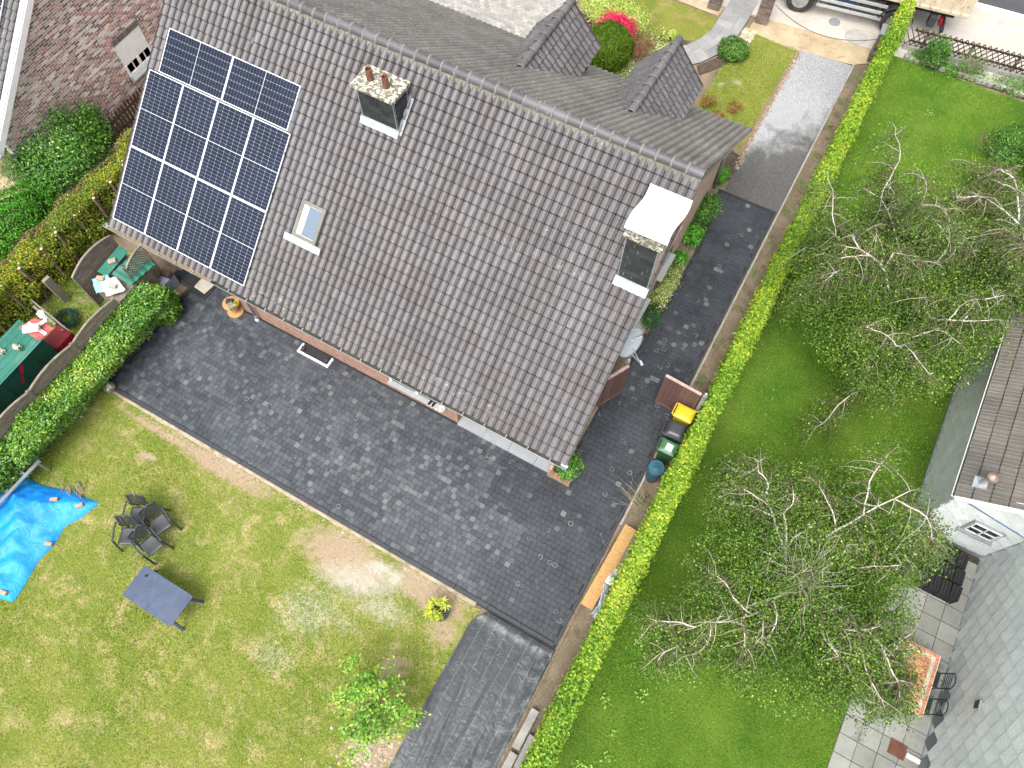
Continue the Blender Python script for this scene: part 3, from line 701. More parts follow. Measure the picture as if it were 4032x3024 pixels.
for o in roof.children: o.matrix_parent_inverse = Matrix.Identity(4)
FL = math.hypot(FY-RY, FZ-RZ)
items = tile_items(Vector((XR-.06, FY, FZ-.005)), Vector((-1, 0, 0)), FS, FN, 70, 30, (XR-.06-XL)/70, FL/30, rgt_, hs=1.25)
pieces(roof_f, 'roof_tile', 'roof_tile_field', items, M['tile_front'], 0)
M['collar'] = mat('collar', (.2, .2, .175), (.13, .13, .125), sc=14, rough=.9, var=.2)
# --- ridge tiles with their collars and mortar
def ridge(parent, a, b, n, rad, mat_, name='ridge_tile'):
    a = Vector(a); b = Vector(b); ax = (b-a); L = ax.length/n; ax.normalize(); sd_ = ax.cross(Vector((0, 0, 1))).normalized(); up = sd_.cross(ax)
    for i in range(n):
        p = a+ax*(L*i); m = MB(); st = [(0, 1.16), (.1, 1.18), (.14, 1.03), (1.0, .96), (1.08, .95)]; seg = 10; vs = []
        jz = random.gauss(0, .004)
        for (s_, r_) in st:
            for k in range(seg+1):
                q = math.pi*(-.06+1.12*k/seg); vs.append(p+ax*(L*s_)+sd_*(rad*r_*math.cos(q))+up*(rad*r_*math.sin(q)+jz))
        fs = [(i2*(seg+1)+k, i2*(seg+1)+k+1, (i2+1)*(seg+1)+k+1, (i2+1)*(seg+1)+k) for i2 in range(len(st)-1) for k in range(seg)]
        m.add(vs, fs[:2*seg], 1, .5); m.add(vs, fs[2*seg:]+[tuple((len(st)-1)*(seg+1)+k for k in range(seg+1))], 0, random.random()); m.build(name, [mat_, M['collar']], parent, smooth=True, angle=35)
ridge(roof, (XL, RY, RZ+.03), (XR-.02, RY, RZ+.03), 40, .125, M['tile_ridge'])
mo = MB(); n = 700
for sgn, yo, sl_ in ((-1, -1, .8), (1, 1, .727)):
    base = len(mo.v)
    for i in range(n+1):
        x = XL+(XR-XL)*i/n; wv = .15+.035*math.sin(2*math.pi*(x-XL)/PW)+.035*mnoise.noise((x*5, sgn, 0))+.02*mnoise.noise((x*17, sgn, 3))
        for d_, h_ in ((.02, .10), (.10, .075+.01*mnoise.noise((x*9, 5, sgn))), (wv, .048+.008*mnoise.noise((x*11, 2, sgn))), (wv+.01, .0)):
            mo.v.append((x, RY+yo*d_, RZ-d_*sl_+h_))
    for i in range(n):
        for q in range(3):
            f = [base+i*4+q, base+i*4+q+1, base+(i+1)*4+q+1, base+(i+1)*4+q]
            mo.f.append(f if sgn < 0 else f[::-1]); mo.m.append(0); mo.t.append(.5)
mo.build('ridge_mortar', M['mortar'], roof, smooth=True)
# --- walls
wl = MB(); wl.box((-9.15, 6.45, 1.35), (7.7, .3, 2.7)); hb_(wl, 'wall', M['brick_x'])
wl = MB(); wl.box((-12.85, 7.6, 1.35), (.3, 2.0, 2.7)); wl.box((-5.45, 8.1, 1.35), (.3, 3.0, 2.7)); hb_(wl, 'wall', M['brick_y'])
wl = MB(); wl.box((-14.45, 8.75, 1.35), (3.5, .3, 2.7)); wl.box((-3.9, 9.65, 1.5), (3.24, .3, 3.0)); hb_(wl, 'wall', M['brick_x'])
for x0, x1, ya in ((-2.58, -2.28, 9.5), (-15.95, -15.65, 8.6)):
    wl = MB()
    pr = [(ya, 0), (17.7, 0), (17.7, FZ+.35-.06), (RY, RZ-.25), (ya, roof_z(ya)-.22)]
    vs = [(x0, a, b) for a, b in pr]+[(x1, a, b) for a, b in pr]
    wl.add(vs, [tuple(range(4, -1, -1)), tuple(range(5, 10))]+[(i, (i+1) % 5, 5+(i+1) % 5, 5+i) for i in range(5)])
    hb_(wl, 'gable_wall', M['brick_y'])
wl = MB(); wl.box((-9.1, 17.6, 1.2), (13.0, .3, 2.4)); hb_(wl, 'wall', M['brick_x'])
# weatherboarded end beside the little shed
M['board'] = wood('board', (.24, .2, .16), (.36, .32, .27), (1.5, 9, 9))
for i in range(17):
    m = MB(); m.box((-15.97, 6.42, .16+.15*i), (.62, .05, .135), t=random.random()); hb_(m, 'wall_board', M['board'])
m = MB(); m.box((-15.68, 7.5, 1.3), (.1, 2.1, 2.6)); hb_(m, 'wall', M['brick_y'])
# soffits, verge boards, beam
M['soffit'] = mat('soffit', (.2, .205, .21), (.16, .165, .17), rough=.7)
m = MB(); m.box((-8.9, 6.02, 2.72), (14.2, .58, .03)); hb_(m, 'soffit', M['soffit'])
m = MB(); m.bar((XR-.06, EY+.1, EZ-.06), (XR-.06, RY, RZ-.12), .025, .06); m.bar((XR-.18, FY-.05, FZ-.12), (XR-.08, RY, RZ-.2), .025, .16); hb_(m, 'verge_board', M['brick_y'])
m = MB(); m.box((-3.6, 6.42, 2.5), (3.6, .16, .26)); hb_(m, 'porch_beam', M['wood_brown'])
m = MB(); m.box((-2.05, 6.45, 1.4), (.16, .16, 2.1)); hb_(m, 'porch_post', M['wood_brown'])
# --- gutter
def gutter(x0, x1, y, z, rad, parent_name='gutter'):
    m = MB(); seg = 10; n = 2; vs = []; fs = []
    for x in (x0, x1):
        for k in range(seg+1):
            q = math.pi*(1+k/seg); vs.append((x, y+rad*math.cos(q), z+rad*math.sin(q)))
        for k in range(seg+1):
            q = math.pi*(2-k/seg); vs.append((x, y+(rad-.006)*math.cos(q), z+.002+(rad-.006)*math.sin(q)))
    k2 = 2*(seg+1)
    for k in range(k2): fs.append((k, k2+k, k2+(k+1) % k2, (k+1) % k2))
    fs.append(tuple(range(k2))); fs.append(tuple(range(2*k2-1, k2-1, -1)))
    m.add(vs, fs); m.tube([(x0, y-rad, z), (x1, y-rad, z)], .009, 6); m.box((x0+.004, y, z-.04), (.008, rad*1.7, .07))
    return m
gm = gutter(XL-.25, XR+.03, 5.685, 2.86, .07); gut = hb_(gm, 'gutter', M['zinc'], smooth=False)
x = XL-.1
while x < XR:
    m = MB(); m.bar((x, 5.612, 2.868), (x, 5.78, 2.885), .022, .006); m.tube([(x, 5.612+.07*(1+math.cos(q)), 2.862+.079*math.sin(q)) for q in np.linspace(math.pi, 2*math.pi, 7)], .008, 4); m.build('gutter_bracket', M['lead'], gut); x += .61
M['debris_dry'] = mat('debris_dry', (.3, .215, .125), (.22, .16, .1), sc=5, rough=1, bump=.6, bsc=35)
M['debris_wet'] = mat('debris_wet', (.035, .036, .026), (.07, .068, .045), sc=4, rough=.5, bump=.6, bsc=35, dirt=(.1, .095, .03))
m = MB(); m.box((-14.4, 5.69, 2.825), (3.7, .1, .02)); m.build('gutter_debris', M['debris_dry'], gut)
m = MB(); m.box((-7.2, 5.69, 2.82), (10.7, .1, .02)); m.build('gutter_debris', M['debris_wet'], gut)
m = MB(); m.lathe([(.055, 0), (.062, .03), (.05, .06), (.035, .09), (.0001, .1)], 12, (-12.42, 5.69, 2.83)); m.build('leaf_guard', M['black_plastic'], gut, smooth=True)
# downpipe
dpx = U(1011.6, 1271, 0); m = MB(); m.tube([(-12.42, 5.69, 2.8), (-12.42, 5.72, 2.62), (-12.4, 6.16, 2.35), (-12.4, 6.2, 2.2), (-12.4, 6.2, .02)], .042, 12)
dp = hb_(m, 'downpipe', M['zinc'], smooth=True)
for z in (.25, 1.3, 2.15): m = MB(); m.tube([(-12.4, 6.2, z), (-12.4, 6.2, z+.05)], .052, 12); m.build('pipe_collar', M['lead'], dp)
m = MB(); m.tube([(-12.4, 6.2, .0), (-12.4, 6.17, .08), (-12.4, 6.2, .14)], .055, 10); m.build('pipe_foot', M['white_alu'], dp)
# front gutter
gm = gutter(XL, XR-.25, FY+.06, FZ-.06, .06); hb_(gm, 'gutter', M['zinc'])
m = MB(); m.tube([(-2.05, FY+.05, FZ-.1), (-2.2, 17.8, 2.1), (-2.2, 17.78, 0)], .04, 10); hb_(m, 'downpipe', M['zinc'], smooth=True)
# --- back windows (sill + recess + roller slats)
M['sill'] = mat('sill', (.34, .36, .35), (.29, .31, .3), sc=5, rough=.6)
def back_window(x0, x1, zs, zt):
    m = MB(); m.box(((x0+x1)/2, 6.275, (zs+zt)/2), (x1-x0, .06, zt-zs)); wn = hb_(m, 'window', M['dark_grey'])
    m = MB(); m.box(((x0+x1)/2, 6.2, zs-.03), (x1-x0+.06, .2, .05)); m.build('window_sill', M['sill'], wn, bevel=.006)
    for (a, b) in ((x0, x0+.06), (x1-.06, x1), ((x0+x1)/2-.04, (x0+x1)/2+.04)):
        m = MB(); m.box(((a+b)/2, 6.235, (zs+zt)/2), (b-a, .03, zt-zs)); m.build('window_frame', M['white_paint'] if zs < 1 else M['dark_grey'], wn)
    m = MB(); m.box(((x0+x1)/2, 6.24, zt-.03), (x1-x0, .02, .06)); m.build('window_frame', M['dark_grey'], wn)
    m = MB(); m.box(((x0+x1)/2, 6.242, (zs+zt)/2), (x1-x0-.1, .008, zt-zs-.1)); m.build('pane', M['glass_dark'], wn)
back_window(-7.45, -5.65, .82, 2.2)
back_window(-10.1, -8.9, 1.55, 2.3); back_window(-12.1, -10.9, 1.55, 2.3)
# gable windows (soldier-course heads seen edge-on)
for (y0, y1) in ((12.9, 13.9), (10.9, 12.1)):
    m = MB(); m.box((-2.3, (y0+y1)/2, 1.6), (.08, y1-y0, 1.2)); wn = hb_(m, 'window', M['glass_dark'])
    m = MB(); m.box((-2.24, (y0+y1)/2, 2.24), (.1, y1-y0+.2, .08)); m.build('window_head', M['brick'], wn)
    m = MB(); m.box((-2.2, (y0+y1)/2, .97), (.2, y1-y0+.1, .05)); m.build('window_sill', M['sill'], wn)
# --- chimneys
def slates(parent, face_o, ux, uz, un, w_, h_, sw, sh, holes=None):
    rows = int(math.ceil(h_/sh)); cols = int(math.ceil(w_/sw))+1
    for j in range(rows):
        for i in range(-1, cols):
            a0 = max(0, i*sw+(sw/2 if j % 2 else 0)+random.gauss(0, .008)); a1 = min(w_, i*sw+sw+(sw/2 if j % 2 else 0)-.003)
            b0, b1 = j*sh, min(h_, (j+1)*sh+.02)
            if a1-a0 < .015 or b1-b0 < .015: continue
            t = .004+random.random()*.004; m = MB()
            lo, hi = .014+t, .004
            vs = [face_o+ux*a0+uz*b0+un*lo, face_o+ux*a1+uz*b0+un*lo, face_o+ux*a1+uz*b1+un*hi, face_o+ux*a0+uz*b1+un*hi,
                  face_o+ux*a0+uz*b0, face_o+ux*a1+uz*b0, face_o+ux*a1+uz*b1, face_o+ux*a0+uz*b1]
            m.add(vs, [(0, 1, 2, 3), (4, 5, 1, 0), (5, 6, 2, 1), (7, 4, 0, 3), (6, 7, 3, 2)], 0, random.random()); m.build('slate', M['slate'], parent)
def chimney(x0, x1, y0, y1, z0, zt, faces, cap, mat_body, corner=True):
    m = MB(); m.box(((x0+x1)/2, (y0+y1)/2, (z0+zt)/2), (x1-x0, y1-y0, zt-z0)); ch = hb_(m, 'chimney', mat_body)
    if 'f' in faces: slates(ch, Vector((x0, y0, z0+.3)), Vector((1, 0, 0)), Vector((0, 0, 1)), Vector((0, -1, 0)), x1-x0, zt-z0-.3, .2, .155)
    if 'r' in faces: slates(ch, Vector((x1, y0, z0+.3)), Vector((0, 1, 0)), Vector((0, 0, 1)), Vector((1, 0, 0)), y1-y0, zt-z0-.3, .2, .155)
    if 'l' in faces: slates(ch, Vector((x0, y1, z0+.3)), Vector((0, -1, 0)), Vector((0, 0, 1)), Vector((-1, 0, 0)), y1-y0, zt-z0-.3, .2, .155)
    for (x, y) in ((x0, y0), (x1, y0), (x1, y1)) if corner else ((x0, y0),):
        m = MB(); dx = .012 if x == x1 else -.012; dy = .012 if y == y1 else -.012
        m.bar((x+dx*.7, y+dy*1.2, z0+.25), (x+dx*.7, y+dy*1.2, zt), .008, .018, up=(1, 0, 0)); m.bar((x+dx*1.2, y-dy*2.2, z0+.25), (x+dx*1.2, y-dy*2.2, zt), .008, .018, up=(0, 1, 0)); m.build('corner_strip', M['zinc'], ch)
    cx0, cx1, cy0, cy1, ct = cap
    m = MB(); nx, ny = 14, 9
    for top in (1, 0):
        pass
    m.box(((cx0+cx1)/2, (cy0+cy1)/2, zt+ct/2), (cx1-cx0, cy1-cy0, ct)); m.build('chimney_cap', M['lichen_concrete'], ch, bevel=.012)
    return ch
ch1 = chimney(-9.64, -8.68, 9.94, 10.5, 5.9, 7.38, 'frl', (-9.76, -8.58, 9.83, 10.58, .09), M['slate'])
M['terracotta'] = mat('terracotta', (.2, .085, .05), (.11, .05, .035), sc=6, rough=.75, dirt=(.07, .04, .03), dsc=4)
for (px, py) in ((1350+450*.241, 200+465*.241), (1350+712*.241, 200+592*.241)):
    p = U(px, py, 7.47); m = MB(); m.lathe([(.082, -.02), (.078, .24), (.082, .3), (.064, .3), (.06, .1), (.0001, .1)], 18, (p.x, p.y, 7.47)); m.build('chimney_pot', M['terracotta'], ch1, smooth=True, angle=40)
def flash(parent, x0, x1, yf, yb, width=.13, side=True):
    m = MB(); n = 14
    for i in range(n+1):
        x = x0-.06+(x1-x0+.12)*i/n
        for k, (dy, h_) in enumerate(((.0, .16), (-.012, .125), (-width+.01*random.random(), .105+.008*math.sin(i*2.2)))):
            m.v.append((x, yf+dy, roof_z(yf+dy)+h_))
    for i in range(n):
        for k in (0, 1): m.f.append([i*3+k, i*3+k+1, (i+1)*3+k+1, (i+1)*3+k]); m.m.append(0); m.t.append(.5)
    m.build('lead_flashing', M['lead'], parent, smooth=True)
    if side:
        for xs, s_ in ((x1, 1), (x0, -1)):
            m = MB(); m.add([(xs+s_*.005, yf-.02, roof_z(yf-.02)+.15), (xs+s_*.11, yf-.02, roof_z(yf-.02)+.05), (xs+s_*.11, yb+.1, roof_z(yb+.1)+.05), (xs+s_*.005, yb+.1, roof_z(yb+.1)+.15), (xs+s_*.03, yf-.02, roof_z(yf-.02)+.056), (xs+s_*.03, yb+.1, roof_z(yb+.1)+.056)],
                            [(0, 4, 5, 3), (4, 1, 2, 5)] if s_ > 0 else [(3, 5, 4, 0), (5, 2, 1, 4)]); m.build('lead_flashing', M['lead'], parent)
flash(ch1, -9.64, -8.68, 9.92, 10.5)
ch2 = chimney(-2.46, -1.76, 9.22, 10.25, 5.2, 7.40, 'fl', (-2.53, -1.66, 9.12, 10.3, .1), M['brick_y'], corner=True)
flash(ch2, -2.46, -1.76, 9.2, 10.2, .16, side=False)
# bent white metal sheet lying on the second chimney
a0 = U(2300+440*.3618, 650+650*.3618, 7.85); a1 = U(2300+730*.3618, 650+165*.3618, 7.85); a2 = U(2300+1195*.3618, 650+355*.3618, 7.85); a3 = U(2300+915*.3618, 650+850*.3618, 7.85)
M['sheet'] = mat('sheet', (.8, .82, .84), (.74, .76, .78), sc=2, rough=.45, var=.03, dirt=(.6, .58, .54), dsc=1.3)
m = MB()
def shp(u, v):
    p = a0.lerp(a3, u).lerp(a1.lerp(a2, u), v); k = .018*math.sin(v*math.pi*1.9+.35)
    return (p.x-(.03*math.sin(v*6.283)), p.y, 7.70+k+.06)
m.grid(shp, 16, 22); sh = hb_(m, 'chimney_sheet', M['sheet'], smooth=True, solid=.006)
for (u, v) in ((.08, .06), (.92, .06), (.08, .94), (.92, .94)):
    m = MB(); p = shp(u, v); m.tube([(p[0], p[1], 7.48), (p[0], p[1], p[2]-.004)], .012, 6); m.build('sheet_stay', M['steel'], sh)
# --- skylight
sk = [onroof(1008+x*.6076, y*.6076, .1) for x, y in ((240, 1505), (390, 1590), (480, 1345), (310, 1280))]
M['sky_frame'] = mat('sky_frame', (.13, .13, .11), (.17, .165, .14), sc=5, rough=.6)
x0, x1 = -10.5, -9.78; y0, y1 = 7.33, 8.08
def rp3(x, y, h): return Vector((x, y, roof_z(y)))+UN*h
m = MB(); e = .09
o_ = [rp3(x0, y0, 0), rp3(x1, y0, 0), rp3(x1, y1, 0), rp3(x0, y1, 0)]; t_ = [p+UN*.12 for p in o_]
inn = [rp3(x0+e, y0+e*.8, .12), rp3(x1-e, y0+e*.8, .12), rp3(x1-e, y1-e*.8, .12), rp3(x0+e, y1-e*.8, .12)]; inl = [p-UN*.05 for p in inn]
m.add(o_+t_+inn+inl, [(i, (i+1) % 4, 4+(i+1) % 4, 4+i) for i in range(4)]+[(4+i, 4+(i+1) % 4, 8+(i+1) % 4, 8+i) for i in range(4)]+[(8+i, 8+(i+1) % 4, 12+(i+1) % 4, 12+i) for i in range(4)])
skl = hb_(m, 'skylight', M['sky_frame'])
def skyglass():
    N = NT('skylight_glass'); p = N.pos(); N.fin(rgba((.13, .17, .22)), .12, 0, .3); return N.m
M['sky_glass'] = skyglass()
m = MB(); m.add(inl, [(0, 1, 2, 3)]); m.build('pane', M['sky_glass'], skl)
m = MB()
for i in range(4): m.bar(inl[i]+UN*.012, inl[(i+1) % 4]+UN*.012, .022, .022, up=UN)
m.build('pane_seal', M['white_paint'], skl)
m = MB(); m.add([rp3(x0+.1, y0+.08, .075), rp3(x0+.24, y0+.1, .075), rp3(x0+.24, y1-.1, .075), rp3(x0+.1, y1-.08, .075)], [(0, 1, 2, 3)]); m.build('reveal', M['white_paint'], skl)
m = MB(); m.grid(lambda u, v: tuple(rp3(x0-.2+(x1-x0+.4)*u, y0-.14+.15*v, .10+.008*math.sin(u*40)+.03*v)), 30, 2); m.build('lead_apron', M['lead'], skl, smooth=True)
# --- vent tiles
for (x, y) in ((-13.19, 10.43), (-10.83, 10.45), (-6.07, 10.46), (-3.82, 10.48)):
    m = MB(); seg = 8; vs = []; L_ = .17
    for s_, r_ in ((0, .055), (.5, .05), (1, .02)):
        for k in range(seg+1):
            q = math.pi*k/seg; vs.append(rp3(x, y, .03)+US*(-.08+L_*s_)+Vector((1, 0, 0))*(r_*math.cos(q))+UN*(r_*math.sin(q)))
    m.add(vs, [(i*9+k, i*9+k+1, (i+1)*9+k+1, (i+1)*9+k) for i in range(2) for k in range(8)]); vt = m.build('vent_tile', M['tile_ridge'], roof, smooth=True)
    m = MB(); m.add([rp3(x, y, .03)+US*(-.07)+Vector((1, 0, 0))*(.05*math.cos(q))+UN*(.05*math.sin(q)) for q in np.linspace(0, math.pi, 9)], [tuple(range(9))]); m.build('vent_opening', M['black_plastic'], roof)
# --- dormers
def dormer(xc, hw, label=None):
    zr, ze = 5.42, 4.32; yf = 17.15; run = hw
    def fz(y): return RZ+(y-RY)*(FZ-RZ)/(FY-RY)
    def fy(z): return RY+(z-RZ)*(FY-RY)/(FZ-RZ)
    m = MB(); bw = hw-.22; yw = 16.95
    vs = [(xc-bw, yw, fz(yw)), (xc+bw, yw, fz(yw)), (xc+bw, yw, ze+.1), (xc, yw, zr-.1), (xc-bw, yw, ze+.1),
          (xc-bw, fy(ze), ze), (xc+bw, fy(ze), ze), (xc, fy(zr)+.1, zr-.1)]
    m.add(vs, [(0, 1, 2, 3, 4), (1, 6, 2), (0, 4, 5)]); d = hb_(m, 'dormer', M['slate'])
    # white corner boards and front window
    m = MB(); m.box((xc, yw+.02, 3.85), (bw*1.5, .04, .7)); m.build('dormer_window', M['glass_dark'], d)
    m = MB(); m.bar((xc+bw+.005, yw-.02, fz(yw)+.01), (xc+bw+.005, yw-.02, ze+.1), .03, .05); m.bar((xc+bw+.03, yw, fz(yw)+.06), (xc+bw+.03, fy(ze+.0)+.25, ze-.1), .08, .02); m.build('lead_flashing', M['lead'], d)
    # slopes
    L = math.hypot(hw, zr-ze)
    for s_ in (1, -1):
        us = Vector((-s_*hw, 0, zr-ze)).normalized(); un = Vector((s_*(zr-ze), 0, hw)).normalized()
        ylow = fy(ze)-.1; 
        rows = 5; pw = .20; ga = L/rows; cols = int((yf-fy(zr))/pw)+1
        O = Vector((xc+s_*hw, yf if s_ > 0 else yf-cols*pw, ze)); ux = Vector((0, -1 if s_ > 0 else 1, 0))
        if s_ < 0: O = Vector((xc-hw, yf-cols*pw, ze))
        def clip(c): return c.z > fz(c.y)-.02
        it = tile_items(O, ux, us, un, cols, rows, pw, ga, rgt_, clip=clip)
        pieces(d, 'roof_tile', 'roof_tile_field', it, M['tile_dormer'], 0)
        mm = MB(); k_ = un*-.03
        mm.add([Vector((xc+s_*hw, yf, ze))+k_, Vector((xc, yf, zr))+k_, Vector((xc, fy(zr), zr))+k_, Vector((xc+s_*hw, fy(ze)+.05, ze))+k_], [(0, 1, 2, 3) if s_ < 0 else (3, 2, 1, 0)]); mm.build('dormer_deck', M['tile_dormer'], d)
        mm = MB(); mm.bar((xc+s_*hw, yf+.02, ze-.03), (xc, yf+.02, zr-.03), .03, .12); mm.build('verge_board', M['wood_brown'], d)
    ridge(d, (xc, fy(zr)-.05, zr+.04), (xc, yf+.03, zr+.04), 9, .115, M['tile_dormer'])
    m = MB(); m.lathe([(.0001, -.02), (.12, -.02), (.11, .06), (.0001, .09)], 10, (xc, fy(zr)-.06, zr+.0)); m.build('ridge_mortar', M['mortar'], d, smooth=True)
    return d
dormer(-7.68, .98); dormer(-4.42, .95)
# ================================================================ solar panels
M['cell'] = None
def cellmat():
    N = NT('solar_cell'); p = N.pos()
    col = N.mix(N.ramp(N.noise(p, .7, 3, .6), [(.4, (0, 0, 0)), (.6, (1, 1, 1))]), rgba((.006, .0105, .026)), rgba((.009, .0145, .034)))
    N.fin(col, .2, 0, .28); return N.m
M['cell'] = cellmat()
M['backsheet'] = mat('backsheet', (.42, .45, .48), (.38, .41, .44), rough=.3, var=.02)
PWD, PHT = 1.118, 2.045
def panel_proto():
    root = empty('solar_panel')
    m = MB(); f = .013
    for (x0, x1, y0, y1) in ((0, PWD, 0, f), (0, PWD, PHT-f, PHT), (0, f, f, PHT-f), (PWD-f, PWD, f, PHT-f)): m.box(((x0+x1)/2, (y0+y1)/2, -.012), (x1-x0, y1-y0, .035))
    m.build('frame', M['white_alu'], root)
    m = MB(); m.box((PWD/2, PHT/2, -.004), (PWD-2*f, PHT-2*f, .01)); bs = m.build('backsheet', M['backsheet'], root)
    cw = (PWD-2*f-.012)/6; chh = (PHT-2*f-.03)/22; g_ = .002; c_ = .009
    a, b = cw/2-g_, chh/2-g_*.8
    mm = MB(); pl = [(-a+c_, -b), (a-c_, -b), (a, -b+c_), (a, b-c_), (a-c_, b), (-a+c_, b), (-a, b-c_), (-a, -b+c_)]
    mm.prism(pl, 0, .0012); cme = mm.mesh('cell', M['cell'])
    for j in range(22):
        for i in range(6):
            o = link('cell', cme, bs); o.location = (f+.006+cw*(i+.5), f+.007+chh*(j+.5)+(.016 if j > 10 else 0), .0022)
    for y in (PHT*.24, PHT*.76):
        m = MB(); m.box((PWD+.008, y, .004), (.022, .07, .014)); m.build('clamp', M['dark_grey'], root)
    for x in (.35, .75):
        m = MB(); m.box((PWD*x, PHT/2, -.05), (.04, PHT, .04)); m.build('mounting_rail', M['steel'], root)
    return root
proto = panel_proto()
bl = onroof(440, 851, .1); br = onroof(963, 1108, .1); tl = onroof(595, 276, .1); tr = onroof(1149, 530, .1)
t2l = onroof(665, 125, .1); t2r = onroof(1181, 349, .1); b2l = onroof(626, 284, .1)
BX = (bl.x+tl.x)/2; BW = ((br.x+tr.x)-(bl.x+tl.x))/2; by = (bl.y+br.y)/2
colw = BW/4
def place_panel(o, X, Y, rot=False):
    mt = Matrix(((1, 0, 0), (0, US.y, UN.y), (0, US.z, UN.z))).to_4x4()
    if rot: mt = mt @ Matrix.Rotation(R(90), 4, 'Z')
    o.matrix_world = Matrix.Translation(Vector((X, Y, roof_z(Y)))+UN*.10) @ mt
    return o
order = ['leftmost', 'second from the left', 'third from the left', 'rightmost']
first = True
rowh = (PHT+.02)*US.y
for r_ in range(2):
    for c in range(4):
        o = proto if first else copy_tree(proto); first = False
        place_panel(o, BX+colw*c, by+rowh*r_)
        tag(o, '%s upright dark solar panel in the %s row of the roof array' % (order[c], 'bottom' if r_ == 0 else 'middle'), 'solar panel', 'solar panels on the back roof')
for c in range(2):
    o = copy_tree(proto); place_panel(o, (t2l.x+t2r.x)/2-2.06+PHT+2.065*c, by+rowh*2+.015, True)
    tag(o, '%s of the two dark solar panels laid sideways on top of the array' % ('left one' if c == 0 else 'right one'), 'solar panel', 'solar panels on the back roof')
# clamps along the right edge
for yy in (6.1, 6.7, 7.3, 7.9, 8.6, 9.3):
    pass
# ================================================================ satellite dish, gates, bins and barrel
M['dish'] = mat('dish', (.4, .44, .47), (.36, .4, .43), sc=3, rough=.5)
ds = empty('satellite_dish', (-2.28, 9.75, 2.3), 0, 'pale grey satellite dish on the gable wall above the brown gate', 'satellite dish')
mt = Vector((.86, -.42, .28)).to_track_quat('Z', 'Y').to_matrix().to_4x4(); D0 = Matrix.Translation((.36, .02, .1)) @ mt
m = MB()
def dsh(u, v):
    r_ = u*.5; q = v*2*math.pi; x, y = r_*math.cos(q)*.82, r_*math.sin(q); return D0 @ Vector((x, y, .35*r_*r_))
m.grid(dsh, 8, 32); m.build('reflector', M['dish'], ds, smooth=True, solid=.012)
m = MB(); m.tube([(0, 0, 0), (.25, .05, .05), (.5, .12, .08)], .025, 8); m.box((.0, 0, 0), (.03, .16, .2)); m.build('wall_bracket', M['steel'], ds)
lp = U(2350+450*.3918, 1250+470*.3918, 2.35)-Vector((-2.28, 9.75, 2.3)); arm0 = D0 @ Vector((0, -.45, .06))
m = MB(); m.bar(arm0, lp, .035, .035); m.build('arm', M['steel'], ds)
m = MB(); m.tube([arm0+Vector((.0, .1, .12)), arm0.lerp(lp, .6)+Vector((0, 0, .1)), lp+Vector((0, 0, .05))], .014, 6); m.build('stay', M['dish'], ds)
m = MB(); m.tube([lp+Vector((.03, -.02, .0)), lp+Vector((-.08, .05, .06))], [.045, .03], 10); m.build('receiver_head', M['dish'], ds)
def gate(a, b, label, post):
    a = Vector(a); b = Vector(b); L = (b-a).length; ang = math.atan2(b.y-a.y, b.x-a.x)
    g_ = empty('gate', (a.x, a.y, 0), ang, label, 'gate')
    n = max(5, int(L/.118)); w_ = (L-.08)/n
    for i in range(n):
        m = MB(); m.box((.04+w_*(i+.5), 0, .93), (w_-.006, .036, 1.66), t=random.random()); m.build('gate_board', M['gate_wood'], g_)
    for z in (.13, 1.74):
        m = MB(); m.box((L/2, 0, z), (L, .07, .1), t=.8); m.build('gate_rail', M['gate_wood'], g_, bevel=.006)
    for x in (.03, L-.03):
        m = MB(); m.box((x, 0, .93), (.06, .068, 1.74), t=.7); m.build('gate_stile', M['gate_wood'], g_, bevel=.006)
    m = MB(); m.box((L/2, 0, 1.80), (L+.01, .085, .025), t=.9); m.build('gate_cap', M['gate_cap'], g_, bevel=.005)
    m = MB(); m.box((L-.14, -.045, 1.05), (.03, .03, .16)); m.tube([(L-.14, -.05, 1.05), (L-.14, -.085, 1.05), (L-.22, -.085, 1.05)], .009, 6); m.build('gate_handle', M['steel'], g_)
    return g_
M['gate_cap'] = mat('gate_cap', (.34, .25, .22), (.42, .33, .3), sc=7, rough=.7, dirt=(.24, .16, .14))
gate((.4, 9.6), (-.66, 9.66), 'open brown wooden gate leaf in the drive beside the yellow bin', None)
gate((-1.66, 9.42), (-2.05, 8.68), 'narrow brown wooden gate leaf swung open under the roof edge', None)
for (x, y, h_, lb) in ((.5, 9.6, 1.9, 'square steel gate post with ball cap beside the hedge and yellow bin'), (-1.72, 9.52, 1.9, 'square steel gate post with ball cap below the satellite dish')):
    p_ = empty('gate_post', (x, y, 0), 0, lb, 'gate post')
    m = MB(); m.box((0, 0, h_/2-.03), (.1, .1, h_)); m.build('post_shaft', M['steel'], p_, bevel=.006)
    m = MB(); m.lathe([(.05, h_-.03), (.03, h_-.01), (.022, h_), (.04, h_+.02), (.045, h_+.045), (.03, h_+.075), (.0001, h_+.085)], 14); m.build('post_ball', M['steel'], p_, smooth=True)
